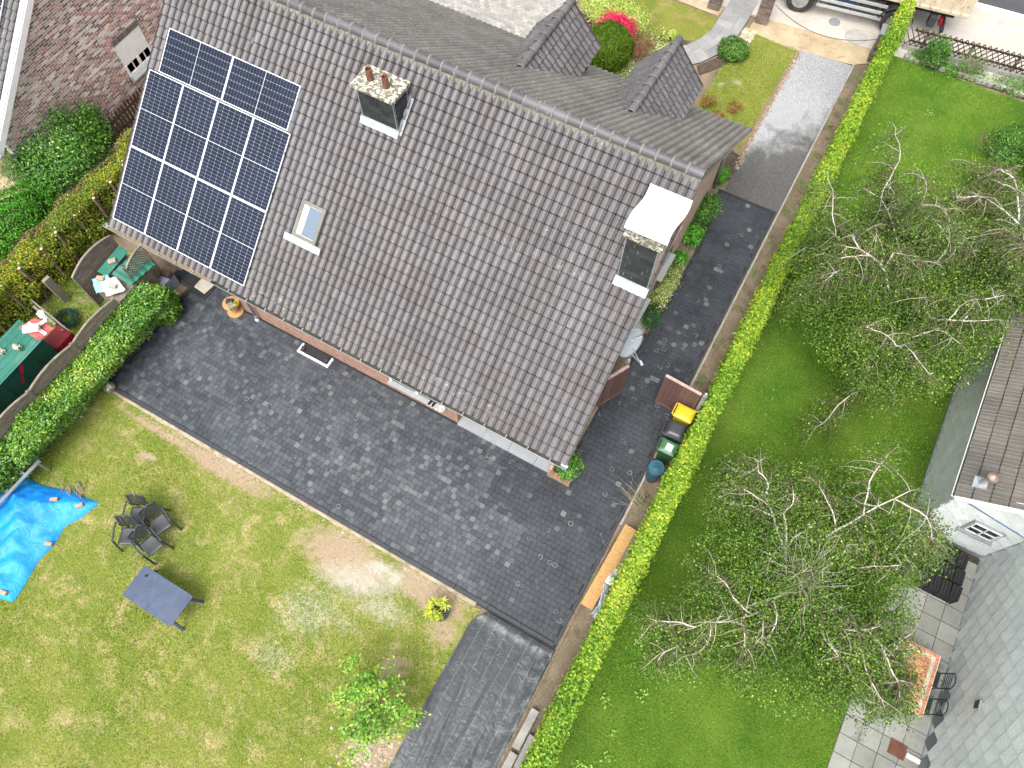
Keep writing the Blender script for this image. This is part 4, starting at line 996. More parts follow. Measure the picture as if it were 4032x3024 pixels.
def wheelie(name, c, w_, dp_, h_, rz, mb_, ml_, label, sticker=None, dome=.03):
    b = empty(name, (c[0], c[1], 0), rz, label, 'bin', None)
    m = MB(); k = .82
    def ring(s_, z): return [(-w_/2*s_, -dp_/2*s_, z), (w_/2*s_, -dp_/2*s_, z), (w_/2*s_, dp_/2*s_, z), (-w_/2*s_, dp_/2*s_, z)]
    vs = ring(.74, .06)+ring(.95, h_-.1)+ring(1.0, h_-.095)+ring(1.0, h_-.06); fs = [(3, 2, 1, 0)]
    for q in range(3): fs += [(q*4+i, q*4+(i+1) % 4, q*4+4+(i+1) % 4, q*4+4+i) for i in range(4)]
    fs.append((12, 13, 14, 15)); m.add(vs, fs); m.build('bin_body', mb_, b, bevel=.02)
    m = MB()
    def lid(u, v):
        x = (u-.5)*w_*1.04; y = (v-.5)*dp_*1.04; e_ = (1-abs(2*u-1)**5)*(1-abs(2*v-1)**5)
        return (x, y, h_-.055+.02*min(1, 6*min(u, 1-u, v, 1-v))+dome*e_)
    m.grid(lid, 14, 14); m.add([(-w_*.52, -dp_*.52, h_-.075), (w_*.52, -dp_*.52, h_-.075), (w_*.52, dp_*.52, h_-.075), (-w_*.52, dp_*.52, h_-.075), (-w_*.52, -dp_*.52, h_-.055), (w_*.52, -dp_*.52, h_-.055), (w_*.52, dp_*.52, h_-.055), (-w_*.52, dp_*.52, h_-.055)], [(3, 2, 1, 0)]+[(i, (i+1) % 4, 4+(i+1) % 4, 4+i) for i in range(4)])
    ld = m.build('bin_lid', ml_, b, smooth=True, angle=40)
    m = MB(); hx = -w_/2-.06
    m.bar((hx, -dp_*.42, h_-.05), (hx, dp_*.42, h_-.05), .03, .03)
    for s_ in (-.42, .42): m.bar((hx, dp_*s_, h_-.05), (-w_/2+.02, dp_*s_, h_-.05), .03, .03)
    m.build('bin_handle', mb_, b, bevel=.006)
    for s_ in (-1, 1):
        m = MB(); m.tube([(-w_*.3, s_*dp_*.36, .1), (-w_*.3, s_*dp_*.44, .1)], .1, 16); m.build('bin_wheel', M['black_rubber'], b)
    if sticker:
        m = MB(); m.grid(lambda u, v: (lid(.34+.4*u, .2+.52*v)[0], lid(.34+.4*u, .2+.52*v)[1], lid(.34+.4*u, .2+.52*v)[2]+.004), 4, 4); m.build('bin_sticker', sticker, ld)
    return b
def plastic(name, c, k=.8, rough=.42): return mat(name, c, tuple(x*k for x in c), sc=2.5, rough=rough, var=.04, spec=.45)
M['yellow'] = plastic('yellow', (.62, .45, .02)); M['grey_pl'] = plastic('grey_pl', (.045, .047, .052), .85, .35); M['green_pl'] = plastic('green_pl', (.06, .17, .075)); M['dkgreen_pl'] = plastic('dkgreen_pl', (.03, .085, .045))
M['teal_pl'] = plastic('teal_pl', (.02, .095, .135), .7)
wheelie('wheelie_bin', (.24, 9.28), .5, .42, 1.05, 0, M['yellow'], M['yellow'], 'yellow wheelie bin between the open gate and the hedge')
wheelie('wheelie_bin', (.22, 8.7), .52, .5, 1.05, R(4), M['grey_pl'], M['grey_pl'], 'dark grey domed wheelie bin between the yellow and green bins', dome=.10)
wheelie('wheelie_bin', (.26, 8.15), .44, .38, 1.05, 0, M['dkgreen_pl'], M['green_pl'], 'green wheelie bin with a white sticker on its lid', M['white_paint'])
ba = empty('barrel', (.22, 7.53, 0), R(30), 'round teal lidded plastic barrel beside the hedge', 'barrel')
m = MB(); m.lathe([(.165, 0), (.175, .02), (.2, .55), (.205, .58), (.205, .74), (.215, .75), (.215, .8), (.2, .81)], 28); m.build('barrel_body', M['teal_pl'], ba, smooth=True, angle=35)
m = MB(); m.lathe([(.224, .8), (.226, .825), (.21, .84), (.19, .835), (.1, .86), (.0001, .87)], 28); ld = m.build('barrel_lid', M['teal_pl'], ba, smooth=True, angle=30)
m = MB(); m.tube([(-.07, 0, .855), (-.06, 0, .9), (.06, 0, .9), (.07, 0, .855)], .014, 8); m.build('lid_handle', M['teal_pl'], ld)
for s_ in (-1, 1): m = MB(); m.tube([(s_*.2, -.08, .7), (s_*.255, -.06, .7), (s_*.255, .06, .7), (s_*.2, .08, .7)], .013, 6); m.build('barrel_handle', M['teal_pl'], ba)
# corner planter, light well, mat, spool, shoes, stone ball
pl = empty('brick_planter', (-2.0, 6.4, 0), 0, 'low square brick planter at the house corner', 'planter')
for (x, y, sx, sy, mm) in ((0, -.2, .68, .1, 'brick_x'), (0, .22, .68, .1, 'brick_x'), (-.29, .01, .1, .32, 'brick_y'), (.29, .01, .1, .32, 'brick_y')):
    m = MB(); m.box((x, y, .17), (sx, sy, .34)); m.build('planter_wall', M[mm], pl)
m = MB(); m.box((0, .01, .15), (.48, .32, .28)); m.build('planter_soil', M['dark_soil'], pl)
lw = empty('light_well', (-10.15, 6.07, 0), 0, 'white-framed dark basement light well against the back wall', 'light well')
for (x, y, sx, sy) in ((0, -.14, 1.12, .06), (-.53, .02, .06, .26), (.53, .02, .06, .26)):
    m = MB(); m.box((x, y, .03), (sx, sy, .09)); m.build('well_rim', M['white_paint'], lw, bevel=.006)
m = MB(); m.box((0, .04, .021), (1.0, .3, .006)); m.build('pit_shade_plate', M['bedding'], lw)  # flat dark plate, the shade down the pit put into its colour
for x in (-.44, .4): m = MB(); m.box((x, .0, .06), (.13, .13, .08), .2, taper=.9); m.build('well_stone', M['edging'], lw, bevel=.01)
dm = MB()
mc = [U(350+1400*.3165, 850+790*.3165, .02), U(350+1310*.3165, 850+885*.3165, .02), U(350+1440*.3165, 850+975*.3165, .02), U(350+1560*.3165, 850+870*.3165, .02)]
dm.grid(lambda u, v: tuple(mc[1].lerp(mc[2], u).lerp((mc[0]+Vector((0, .1, 0))).lerp(mc[3]+Vector((0, .1, 0)), u), v)+Vector((0, 0, .022+.006*math.sin(u*9+v*4)))), 10, 10)
M['mat'] = mat('mat', (.5, .46, .39), (.42, .38, .32), sc=5, rough=.95, bump=.5)
tag(dm.build('door_mat', M['mat'], smooth=True, solid=.012), 'cream door mat on black tray under the left eave', 'mat')
m = MB(); m.box((-14.62, 6.36, .016), (.72, .75, .012)); m.box((-14.62, 5.99, .03), (.72, .03, .03)); tag(m.build('boot_tray', M['black_plastic'], bevel=.004), 'flat black tray lying under the cream door mat', 'tray')
sp = empty('cable_spool', (-13.2, 6.12, 0), 0, 'small wooden cable spool table with yellow hose under the gutter', 'spool table')
for z in (.03, .47): m = MB(); m.lathe([(.0001, z-.02), (.25, z-.02), (.25, z+.02), (.0001, z+.02)], 28); m.build('spool_disc', M['ply'], sp)
m = MB(); m.tube([(0, 0, .05), (0, 0, .45)], .12, 16); m.build('spool_core', M['ply'], sp)
m = MB(); m.box((-.04, .02, .53), (.2, .17, .08), .5); tag(m.build('tool_case', M['grey_pl'], bevel=.008), 'dark grey case on the spool table', 'case').location = (-13.2, 6.12, 0)
m = MB(); m.box((0, 0, .545), (.22, .17, .1), -.5); cb_ = tag(m.build('cardboard_box', M['wood_grey'], bevel=.004), 'small olive-brown box on the spool table', 'box'); cb_.location = (-13.08, 6.03, 0)
M['hose'] = plastic('hose', (.5, .42, .05))
m = MB(); pts = []
for q in np.linspace(0, 2*math.pi*3, 60): pts.append((-12.97+.05*math.cos(q), 6.17+.10*math.sin(q), .55+.012*q/2))
m.tube(pts, .011, 6); tag(m.build('hose', M['hose'], smooth=True), 'coiled yellow hose hanging by the spool table', 'hose')
def shoe(x, y, z, c, label, rz):
    s_ = empty('shoe', (x, y, z), rz, label, 'shoe', 'shoes on the window sill')
    m = MB(); pts = []
    def sh_(u, v):
        L = (u-.5)*.26; w_ = .045*(1-.35*abs(u-.6)*2)*min(1, 6*u+.25)*min(1, 6*(1-u)+.3); h_ = .035+.05*max(0, 1-u*1.6)
        q = math.pi*v; return (L, w_*math.cos(q), .015+h_*math.sin(q))
    m.grid(sh_, 10, 8); m.build('shoe_upper', c, s_, smooth=True)
    m = MB(); m.grid(lambda u, v: ((u-.5)*.27, (v-.5)*.095*(1-.3*abs(u-.6)*2), .012), 8, 3); m.build('shoe_sole', M['white_paint'], s_, solid=.012)
M['navy'] = plastic('navy', (.02, .02, .04)); M['cream'] = plastic('cream', (.6, .5, .42))
for i, (c, lb) in enumerate((('navy', 'dark navy shoe at the left end of the row on the window sill'), ('navy', 'second dark navy shoe from the left on the window sill'), ('cream', 'cream shoe beside the dark ones on the window sill'), ('white_paint', 'white shoe at the right end of the row on the window sill'))):
    shoe(-6.08+.11*i, 6.2, .815, M[c], lb, R(80)+.15*i)
m = MB(); m.lathe([(.0001, 0), (.1, .01), (.155, .07), (.165, .14), (.13, .22), (.06, .26), (.0001, .27)], 18, (-14.74, 2.24, .01)); tag(m.build('stone_ball', M['lichen_concrete'], smooth=True), 'round mossy stone ball on the patio corner', 'stone')
# ================================================================ things on the back lawn
M['chair'] = mat('chair', (.03, .034, .038), (.04, .044, .048), sc=3, rough=.42, var=.04, spec=.5)
def chair_proto():
    c = empty('garden_chair')
    m = MB()
    def st(u, v): return ((u-.5)*.46+.02, (v-.5)*(.46-.05*(1-u)), .44-.02*math.sin(u*math.pi)-.012*math.sin(v*math.pi)-.03*max(0, u-.85)*4)
    m.grid(st, 10, 8); m.build('seat', M['chair'], c, smooth=True, solid=.02)
    def bk(u, v):   # back, v up
        y = (u-.5)*(.46+.05*v); x = -.22-.16*v-.03*math.sin(u*math.pi); z = .44+.44*v+.035*math.sin(u*math.pi)*v; return (x, y, z)
    for i in range(7):
        u0 = .1+.8*(i+.18)/7; u1 = .1+.8*(i+.82)/7; m = MB(); m.grid(lambda a, b: bk(u0+(u1-u0)*a, .04+.82*b), 1, 6); m.build('back_slat', M['chair'], c, solid=.014)
    m = MB(); m.grid(lambda a, b: bk(a, .84+.16*b), 10, 2); m.build('back_top_rail', M['chair'], c, smooth=True, solid=.02)
    for a0 in (0, .9): m = MB(); m.grid(lambda a, b: bk(a0+.1*a, b*.9), 1, 6); m.build('back_stile', M['chair'], c, solid=.02)
    for s_ in (-1, 1):
        m = MB(); y = s_*.275; m.grid(lambda u, v: (-.3+.52*u, y+(v-.5)*.05+s_*.015*math.sin(u*math.pi), .655-.02*u+.01*math.sin(v*math.pi)), 8, 2); m.build('armrest', M['chair'], c, smooth=True, solid=.018)
        m = MB(); m.bar((.20, y, .64), (.33, s_*.29, 0), .05, .035); m.build('leg', M['chair'], c)
        m = MB(); m.bar((-.26, s_*.25, .55), (-.36, s_*.285, 0), .05, .035); m.build('leg', M['chair'], c)
    m = MB(); p = bk(.5, .93); m.lathe([(.0001, 0), (.022, 0), (.0001, .004)], 12, (0, 0, 0), M=Matrix.Translation((p[0]+.012, 0, p[2])) @ Matrix.Rotation(R(70), 4, 'Y')); m.build('badge', M['steel'], c)
    return c
cp = chair_proto()
chairs = [((-11.28, -.27), -64, 'dark plastic armchair at the back left of the four huddled together'), ((-10.62, -.16), -22, 'dark plastic armchair at the back right, nearest the patio'),
          ((-11.13, -.82), -60, 'dark plastic armchair at the front left of the four, farthest from the patio'), ((-10.45, -.72), -14, 'dark plastic armchair at the front right, nearest the blue table')]
for i, ((x, y), a, lb) in enumerate(chairs):
    o = cp if i == 0 else copy_tree(cp); o.location = (x, y, .004); o.rotation_euler = (0, 0, R(a)); tag(o, lb, 'chair', 'armchairs on the back lawn')
M['table_blue'] = mat('table_blue', (.04, .06, .105), (.062, .085, .135), sc=2.2, rough=.5, var=.05, spec=.4, dirt=(.035, .048, .085), dsc=2.5)
tb = empty('garden_table', (-9.29, -1.62, .004), 0, 'blue-grey rectangular plastic garden table on the back lawn', 'table')
m = MB(); LX, LY = .79, .43; pl = []
for cx, cy, a0 in ((LX, -LY, -90), (LX, LY, 0), (-LX, LY, 90), (-LX, -LY, 180)):
    for k in range(4):
        q = R(a0+30*k); pl.append(((cx-.04*np.sign(cx))+.04*math.cos(q), (cy-.04*np.sign(cy))+.04*math.sin(q)))
bow = lambda p: (p[0]*(1+.012*(1-(p[1]/LY)**2)), p[1])
m.prism([bow(p) for p in pl], .69, .72); m.build('tabletop', M['table_blue'], tb, bevel=.008)
m = MB(); m.prism([(p[0]*.95, p[1]*.93) for p in pl], .63, .69); m.build('table_apron', M['table_blue'], tb)
for sx in (-1, 1):
    for sy in (-1, 1):
        m = MB(); m.bar((sx*.66, sy*.3, .66), (sx*.80, sy*.40, 0), .075, .05); m.build('leg', M['table_blue'], tb, bevel=.008)
m = MB(); m.lathe([(.0001, .7215), (.013, .7215), (.0001, .722)], 12); m.build('parasol_hole', M['black_plastic'], tb)
M['table_line'] = mat('table_line', (.05, .075, .14), rough=.6, var=0)
m = MB()
for a, b in (((-.55, -.25), (.55, -.25)), ((-.55, .25), (.55, .25)), ((-.55, -.25), (-.55, .25)), ((.55, -.25), (.55, .25)), ((-.25, -.4), (-.25, .4)), ((.2, -.2), (-.2, .2)), ((-.2, -.2), (.2, .2))):
    m.bar((a[0], a[1], .7203), (b[0], b[1], .7203), .006, .0012)
tag(m.build('top_groove', M['table_line'], tb), kind='stuff')
m = MB(); m.lathe([(.0001, 0), (.03, 0), (.034, .03), (.028, .045), (.02, .02), (.0001, .015)], 14); ash = tag(m.build('ashtray', M['dark_grey'], smooth=True), 'small round dark ashtray on the blue table', 'ashtray'); ash.location = (-9.86, -1.38, .724)
# ---------------------------------------------------------------- blue tarpaulin heap
def tarpmat():
    N = NT('blue_tarp'); p = N.pos(); col = N.mix(N.ramp(N.noise(p, 1.2, 5, .6), [(.35, (0, 0, 0)), (.7, (1, 1, 1))]), rgba((.008, .21, .66)), rgba((.02, .33, .8)))
    N.bump(N.noise(p, 3.2, 7, .55, .5), .6, .1); return N.fin(col, .5, 0, .4)
M['tarp'] = tarpmat()
def tarp_z(x, y, u, v):
    e = min(1, 4.2*min(1-u, v*1.3, (1-v)*1.15)); e = max(0, e)**.6
    h_ = .42*e*(1-.35*v*0)+.0
    w_ = .12*mnoise.noise((x*1.1, y*1.1, 2))+.05*mnoise.noise((x*2.7, y*2.2, 5))-.16*abs(mnoise.noise((x*1.3+y*.9, y*1.2-x*.5, 9)))+.1*abs(mnoise.noise((x*2.1-y*1.3, y*.8+x, 4)))
    return max(.012+.01*abs(mnoise.noise((x*6, y*6, 0))), h_+w_*(.25+.75*e))
def tarp_xy(u, v):
    top = -.98+.28*u+.12*math.sin(u*9); bot = -4.15+.5*u**2; y = top+(bot-top)*v
    xr = -12.8+.10*math.sin(v*8)-.25*math.exp(-((v-.28)/.12)**2)-.1*v; x = -16.6+(xr+16.6)*u
    if u > .93 and v < .1: x += .12*(u-.93)/.07*(1-v/.1); y += .12*(1-v/.1)*(u-.93)/.07
    return x, y
m = MB()
def tf(u, v): x, y = tarp_xy(u, v); return (x, y, tarp_z(x, y, u, v))
m.grid(tf, 90, 80); tarp = tag(m.build('tarpaulin', M['tarp'], smooth=True), 'crumpled bright blue tarpaulin over a low heap on the lawn', 'tarpaulin')
M['loose_brick'] = mat('loose_brick', (.34, .22, .15), (.42, .3, .2), sc=12, rough=.9, bump=.4)
def tarp_at(X, Y):
    best = min(((tf(i/60, j/60)) for i in range(61) for j in range(61)), key=lambda p: (p[0]-X)**2+(p[1]-Y)**2); return best[2]
for (x, y, a, lb) in ((-13.62, -1.06, .6, 'tan brick on the blue tarpaulin near its upper edge'), (-12.98, -.86, .9, 'tan brick on the outermost corner of the blue tarpaulin'), (-13.0, -2.05, .35, 'tan brick on the right edge of the blue tarpaulin'), (-13.05, -3.55, .2, 'tan brick on the lowest visible corner of the blue tarpaulin')):
    m = MB(); m.box((0, 0, .04), (.2, .1, .08)); o = tag(m.build('brick', M['loose_brick'], bevel=.008), lb, 'brick', 'bricks weighing down the tarpaulin'); o.location = (x, y, tarp_at(x, y)+.0); o.rotation_euler = (0, 0, a)
M['galv'] = mat('galv', (.36, .4, .42), (.28, .31, .33), sc=4, rough=.4, metallic=.4)
bm = empty('steel_frame', (-14.52, -.42, 0), 0, 'grey galvanised steel frame sticking out above the blue tarpaulin', 'frame')
m = MB(); m.bar((0, .0, .62), (-.16, -2.9, .62), .09, .05); m.build('frame_beam', M['galv'], bm)
m = MB(); m.bar((-.42, -.46, .6), (.02, -.5, .6), .05, .05); m.build('frame_beam', M['galv'], bm)
for p in ((0, -.1), (-.12, -2.6)): m = MB(); m.bar((p[0], p[1], 0), (p[0], p[1], .6), .05, .05); m.build('frame_leg', M['galv'], bm)
# prunings beside the tarp
def sticks(name, c, n, L, label, matk='twig', seed=1, rad=.008, spread=1.0, up=.3, ang=None):
    r = random.Random(seed); m = MB()
    for i in range(n):
        a = r.uniform(0, 6.28) if ang is None else r.gauss(ang, .35); l_ = L*r.uniform(.5, 1.1); x = c[0]+r.gauss(0, .12*spread); y = c[1]+r.gauss(0, .12*spread); z = c[2]+r.random()*.08
        pts = [(x+math.cos(a)*l_*t+.05*r.gauss(0, 1)*t, y+math.sin(a)*l_*t+.05*r.gauss(0, 1)*t, z+.02+up*l_*t*(1-t)) for t in (0, .25, .5, .75, 1)]
        m.tube(pts, [rad, rad*.9, rad*.75, rad*.6, rad*.3], 5, t=r.random())
    return tag(m.build(name, M[matk]), label, 'branches', kind='stuff')
sticks('cut_branches', (-13.55, -.5, .02), 16, .55, 'pale cut branches beside the blue tarpaulin', 'twig', 3, .012, 1, .5, -.5)
sticks('cut_branches', (.25, 6.6, .0), 22, .8, 'dry twigs lying on the soil by the hedge below the barrel', 'twig', 4, .006, 1, .15, 2.6)
# ---------------------------------------------------------------- black ground fabric
def fabricmat():
    N = NT('ground_fabric'); p = N.pos(); s_ = N.n('ShaderNodeSeparateXYZ'); N.l(p, s_.inputs[0])
    w_ = N.math('MULTIPLY_ADD', N.noise(p, 1.1, 2, .5), .05, s_.outputs[0])
    f = N.math('PINGPONG', w_, .155); ln = N.math('LESS_THAN', f, .0035)
    col = N.mix(ln, N.mix(N.noise(p, 3, 5, .6), rgba((.026, .029, .033)), rgba((.042, .046, .052))), rgba((.1, .19, .18)))
    N.bump(N.noise(p, 5, 6, .55, 1.0), .35, .05); return N.fin(col, .36, 0, .5)
M['fabric'] = fabricmat()
m = MB()
def fab(u, v):
    y = 2.16-11.0*v; xl = -2.2 if y < 1.75 else -2.2+.25*(y-1.75)/.4; x = xl+(.03-xl)*u
    rel = mnoise.noise((x*1.7, y*.4, 0))*.06+abs(mnoise.noise((x*3.2+y*.5, y*.55-x*.4, 4)))*.05+abs(mnoise.noise((x*3-y*1.6, y*2.0+x*1.5, 7)))*.07*max(0, u-.5)
    rel += .03*math.exp(-((y-2.05)/.12)**2)*(1+mnoise.noise((x*4, 0, 0)))
    return (x, y, .035+rel)
m.grid(fab, 60, 260); tag(m.build('ground_fabric', M['fabric'], smooth=True), 'wrinkled black weed-control fabric laid over the unpaved end of the drive', 'fabric')
for (y0, y1, dx, lb) in ((-.25, .74, 0, 'long pale concrete lintel on the soil beside the black fabric'), (-1.5, -.34, .0, 'second concrete lintel beside the black fabric, cut off by the lower picture edge')):
    m = MB(); m.box((0, 0, .07), (.2, y1-y0, .14)); o = tag(m.build('concrete_lintel', M['concrete'], bevel=.01), lb, 'lintel', 'concrete lintels by the hedge'); o.location = (.24+dx, (y0+y1)/2, -.03); o.rotation_euler = (0, 0, R(-1))
m = MB(); m.box((0, 0, .07), (.16, .8, .12)); o = tag(m.build('concrete_lintel', M['concrete'], bevel=.01), 'concrete lintel half hidden under the hedge beside the other two', 'lintel', 'concrete lintels by the hedge'); o.location = (.46, -.2, -.03)
# board pile with plastic sheet
os_ = empty('wood_panel', (.275, 4.68, 0), R(-2.5), 'long orange-brown chipboard panel lying by the hedge', 'panel')
m = MB(); m.box((0, 0, .29), (.33, 2.42, .03)); m.build('panel_board', M['osb'], os_)
m = MB(); m.box((.02, 0, .13), (.26, 2.2, .26)); m.build('panel_support', M['wood_grey'], os_)
m = MB(); m.box((.06, .55, .245), (.42, 1.3, .03)); o = tag(m.build('plank', M['wood_grey']), 'grey plank sticking out under the chipboard panel', 'plank'); o.location = (.3, 4.7, 0); o.rotation_euler = (0, 0, R(-2.5))
def plasticsheet():
    N = NT('plastic_film'); p = N.pos(); N.bump(N.noise(p, 8, 6, .6, 1), 1, .05); return N.fin(rgba((.42, .47, .54)), .3, 0, .5)
M['film'] = plasticsheet()
m = MB(); m.grid(lambda u, v: (.40+.22*u+.05*math.sin(v*7), 3.38+1.35*v-.05*u, .30-.22*u*u+.05*mnoise.noise((u*4, v*9, 0))), 14, 40); tag(m.build('plastic_film', M['film'], smooth=True), 'crumpled translucent plastic film beside the chipboard panel', 'plastic sheet')
m = MB(); m.grid(lambda u, v: (.36+.16*u, 4.25+.2*v, .335+.05*math.sin(u*3.14)*math.sin(v*3.14)), 6, 6); tag(m.build('paper_bag', M['white_paint'], smooth=True), 'small white bag lying on the chipboard panel', 'bag')
# ---------------------------------------------------------------- wooden fence panels on the left boundary
def fence_panel(c, L, h0, arch, rz, label, seed, cap_t=.6):
    """arched panel of horizontal boards, local x along the panel"""
    r = random.Random(seed); f = empty('garden_fence', (c[0], c[1], 0), rz, label, 'fence panel', 'arched wooden fence panels')
    top = lambda x: h0+arch*(1-(2*x/L)**2)
    z = .06; bh = .098
    while z < h0+arch-.03:
        xs = L/2-.03
        if z+bh > top(xs): xs = L/2*math.sqrt(max(0, 1-(z+bh-h0)/arch))-.01
        if xs > .08:
            m = MB(); m.box((0, r.gauss(0, .003), z+bh/2), (2*xs, .018, bh-.006), t=r.random()); m.build('fence_board', M['wood_fence'], f)
        z += bh
    for s_ in (-1, 1): m = MB(); m.box((s_*(L/2-.02), 0, h0/2), (.05, .055, h0), t=.5); m.build('fence_stile', M['wood_fence'], f)
    m = MB(); n = 14; v = []
    for i in range(n+1):
        x = -L/2+L*i/n; z_ = top(x)
        v += [(x, -.032, z_-.03), (x, .032, z_-.03), (x, .032, z_+.02), (x, -.032, z_+.02)]
    m.add(v, [(a*4+k, a*4+(k+1) % 4, a*4+4+(k+1) % 4, a*4+4+k) for a in range(n) for k in range(4)]+[(3, 2, 1, 0), (n*4, n*4+1, n*4+2, n*4+3)], 0, cap_t); m.build('fence_cap', M['wood_fence'], f)
    for x in (-L*.22, L*.22): m = MB(); m.box((x, .02, h0*.5), (.06, .02, h0*.95), t=.4); m.build('fence_batten', M['wood_fence'], f)
    return f
pos = ['farthest from the camera, by the white-topped shed', 'beside the red cloth and the red box', 'in front of the long green shed', 'cut off by the left picture edge']
ys_ = [4.2, 2.54, .88, -.78, -2.44]
for i in range(4):
    fence_panel((-15.42, (ys_[i]+ys_[i+1])/2), 1.63, 1.64, .14, R(90), 'weathered arched fence panel behind the laurel hedge, '+pos[i], i)
    m = MB(); m.box((0, 0, .85), (.08, .08, 1.7), t=.3); o = tag(m.build('fence_post', M['wood_fence']), 'fence post at the '+['far end of the fence', 'joint beside the red box', 'joint in front of the green shed', 'joint nearest the left picture edge'][i]+' behind the laurel hedge', 'post', 'fence posts'); o.location = (-15.42, ys_[i], 0)
fence_panel((-17.0, 5.03), 1.68, 1.62, .22, R(92), 'tall weathered arched wooden panel behind the small green-roofed shed', 9)
# lattice screen
lt = empty('lattice_screen', (-15.66, 5.5, 0), R(90), 'weathered wooden lattice screen with arched top by the house wall', 'lattice')
ltop = lambda x: 1.62+.42*math.sqrt(max(0, 1-((.42-x)/.86)**2))
for k in range(-9, 10):
    for s_ in (1, -1):
        pts = [x for x in np.linspace(-.38, .38, 40) if .62 < 1.15+s_*(x)+k*.11 < ltop(x)-.03]
        if len(pts) < 2: continue
        a, b = pts[0], pts[-1]; m = MB(); m.bar((a, .008*s_, 1.15+s_*a+k*.11), (b, .008*s_, 1.15+s_*b+k*.11), .012, .028, t=random.random(), up=(0, 0, 1)); m.build('lattice_strip', M['wood_fence'], lt)
for x in (-.42, .42): m = MB(); m.box((x, 0, (ltop(x)+.5)/2), (.045, .05, ltop(x)-.5+.5)); m.build('lattice_stile', M['wood_fence'], lt)
m = MB(); m.box((0, 0, .6), (.84, .04, .05)); m.build('lattice_rail', M['wood_fence'], lt)
m = MB(); xs = np.linspace(-.44, .44, 16); v = []
for x in xs: z_ = ltop(min(x, .42)); v += [(x, -.03, z_-.03), (x, .03, z_-.03), (x, .03, z_+.02), (x, -.03, z_+.02)]
m.add(v, [(a*4+k, a*4+(k+1) % 4, a*4+4+(k+1) % 4, a*4+4+k) for a in range(15) for k in range(4)]+[(3, 2, 1, 0), (60, 61, 62, 63)], 0, .8); m.build('lattice_cap', M['wood_fence'], lt)
# ---------------------------------------------------------------- sheds of green sheet metal
M['green_metal'] = mat('green_metal', (.018, .125, .085), (.03, .17, .12), sc=1.3, rough=.5, var=.05, dirt=(.1, .2, .15), dsc=1.4)
M['dark_green'] = mat('dark_green', (.008, .05, .035), (.012, .065, .045), sc=2, rough=.45, var=.05)
M['red_cloth'] = mat('red_cloth', (.42, .05, .05), (.5, .12, .11), sc=3, rough=.7, bump=.4, bsc=14)
M['red_dark'] = mat('red_dark', (.3, .012, .02), (.22, .01, .016), sc=3, rough=.5, bump=.3, bsc=10)
M['white_cloth'] = mat('white_cloth', (.78, .76, .72), (.66, .62, .56), sc=3, rough=.7, bump=.4, bsc=12)
M['cyan_film'] = mat('cyan_film', (.3, .62, .75), (.2, .5, .68), sc=3, rough=.4, bump=.6, bsc=10)
def ribbed(m, p00, p10, p01, nrib, ribh, z=0, t=.5, along='u'):
    """sheet from p00 spanning (p10-p00)=across ribs and (p01-p00)=along ribs"""
    p00, p10, p01 = Vector(p00), Vector(p10), Vector(p01); au = p10-p00; av = p01-p00; nn = au.cross(av).normalized()
    if nn.z < 0: nn = -nn
    n = nrib*4; v = []
    for i in range(n+1):
        h_ = ribh if i % 4 in (1, 2) and i not in (0, n) else 0
        a = p00+au*(i/n)+nn*h_; v += [a, a+av]
    m.add(v, [(2*i, 2*i+2, 2*i+3, 2*i+1) for i in range(n)], 0, t)
gs = empty('green_shed', (-16.4, .5, 0), 0, 'long green sheet-metal shed behind the wooden fence on the left', 'shed')
GI = Matrix.Translation((16.4, -.5, 0))
def gsb(m, name, mt_): o = m.build(name, mt_, gs); o.matrix_parent_inverse = GI; return o
m = MB(); ribbed(m, (-16.85, 2.35, 2.1), (-15.95, 2.35, 1.96), (-16.85, -2.5, 2.1), 5, .03); o = gsb(m, 'shed_roof', M['green_metal']); o.modifiers.new('s', 'SOLIDIFY').thickness = .012
for i in range(9):
    m = MB(); m.box((-16.02, 1.97-.52*i, .95), (.03, .5, 1.9), t=.5); m.bar((-16.0, 2.22-.52*i, 0), (-16.0, 2.22-.52*i, 1.9), .03, .03); gsb(m, 'wall_panel', M['dark_green'])
m = MB(); m.box((-16.42, 2.22, .95), (.78, .03, 1.9)); gsb(m, 'end_wall', M['dark_green'])
m = MB(); m.box((-16.8, 0, .95), (.03, 4.4, 1.9)); gsb(m, 'back_wall', M['dark_green'])
for k_, y in enumerate((1.25, .35)): m = MB(); m.add([(-15.995, y+.08, 1.9), (-15.995, y-.25, 1.35), (-15.995, y-.2, 1.3), (-15.99, y+.2, 1.86)], [(0, 1, 2, 3)]); gsb(m, 'red_strap', M['red_dark'])
def fpt(x, y, z): return U(x*.4219, 900+y*.4219, z)
def drape(pts, nu, nv, zoff, amp, name, mt_, label, cat, seed=0, thick=.008):
    p = [Vector(q) for q in pts]; m = MB()
    def f_(u, v):
        a = p[0].lerp(p[1], u).lerp(p[3].lerp(p[2], u), v); return (a.x+.3*amp*mnoise.noise((u*3, v*3, seed+5)), a.y+.3*amp*mnoise.noise((u*3, v*3, seed+9)), a.z+zoff+amp*mnoise.noise((u*3.5, v*3.5, seed))+.5*amp*mnoise.noise((u*9, v*9, seed)))
    m.grid(f_, nu, nv); return tag(m.build(name, mt_, smooth=True, solid=thick), label, cat)
drape([fpt(180, 930, 2.13), fpt(370, 1050, 2.08), fpt(510, 930, 2.06), fpt(330, 830, 2.13)], 16, 16, .02, .03, 'red_cloth', M['red_cloth'], 'faded red cloth with a white cross on the end of the green shed roof', 'cloth', 3)
m = MB()
a, b, c_, d_ = fpt(260, 880, 2.2), fpt(430, 985, 2.17), fpt(315, 845, 2.2), fpt(385, 830, 2.2)
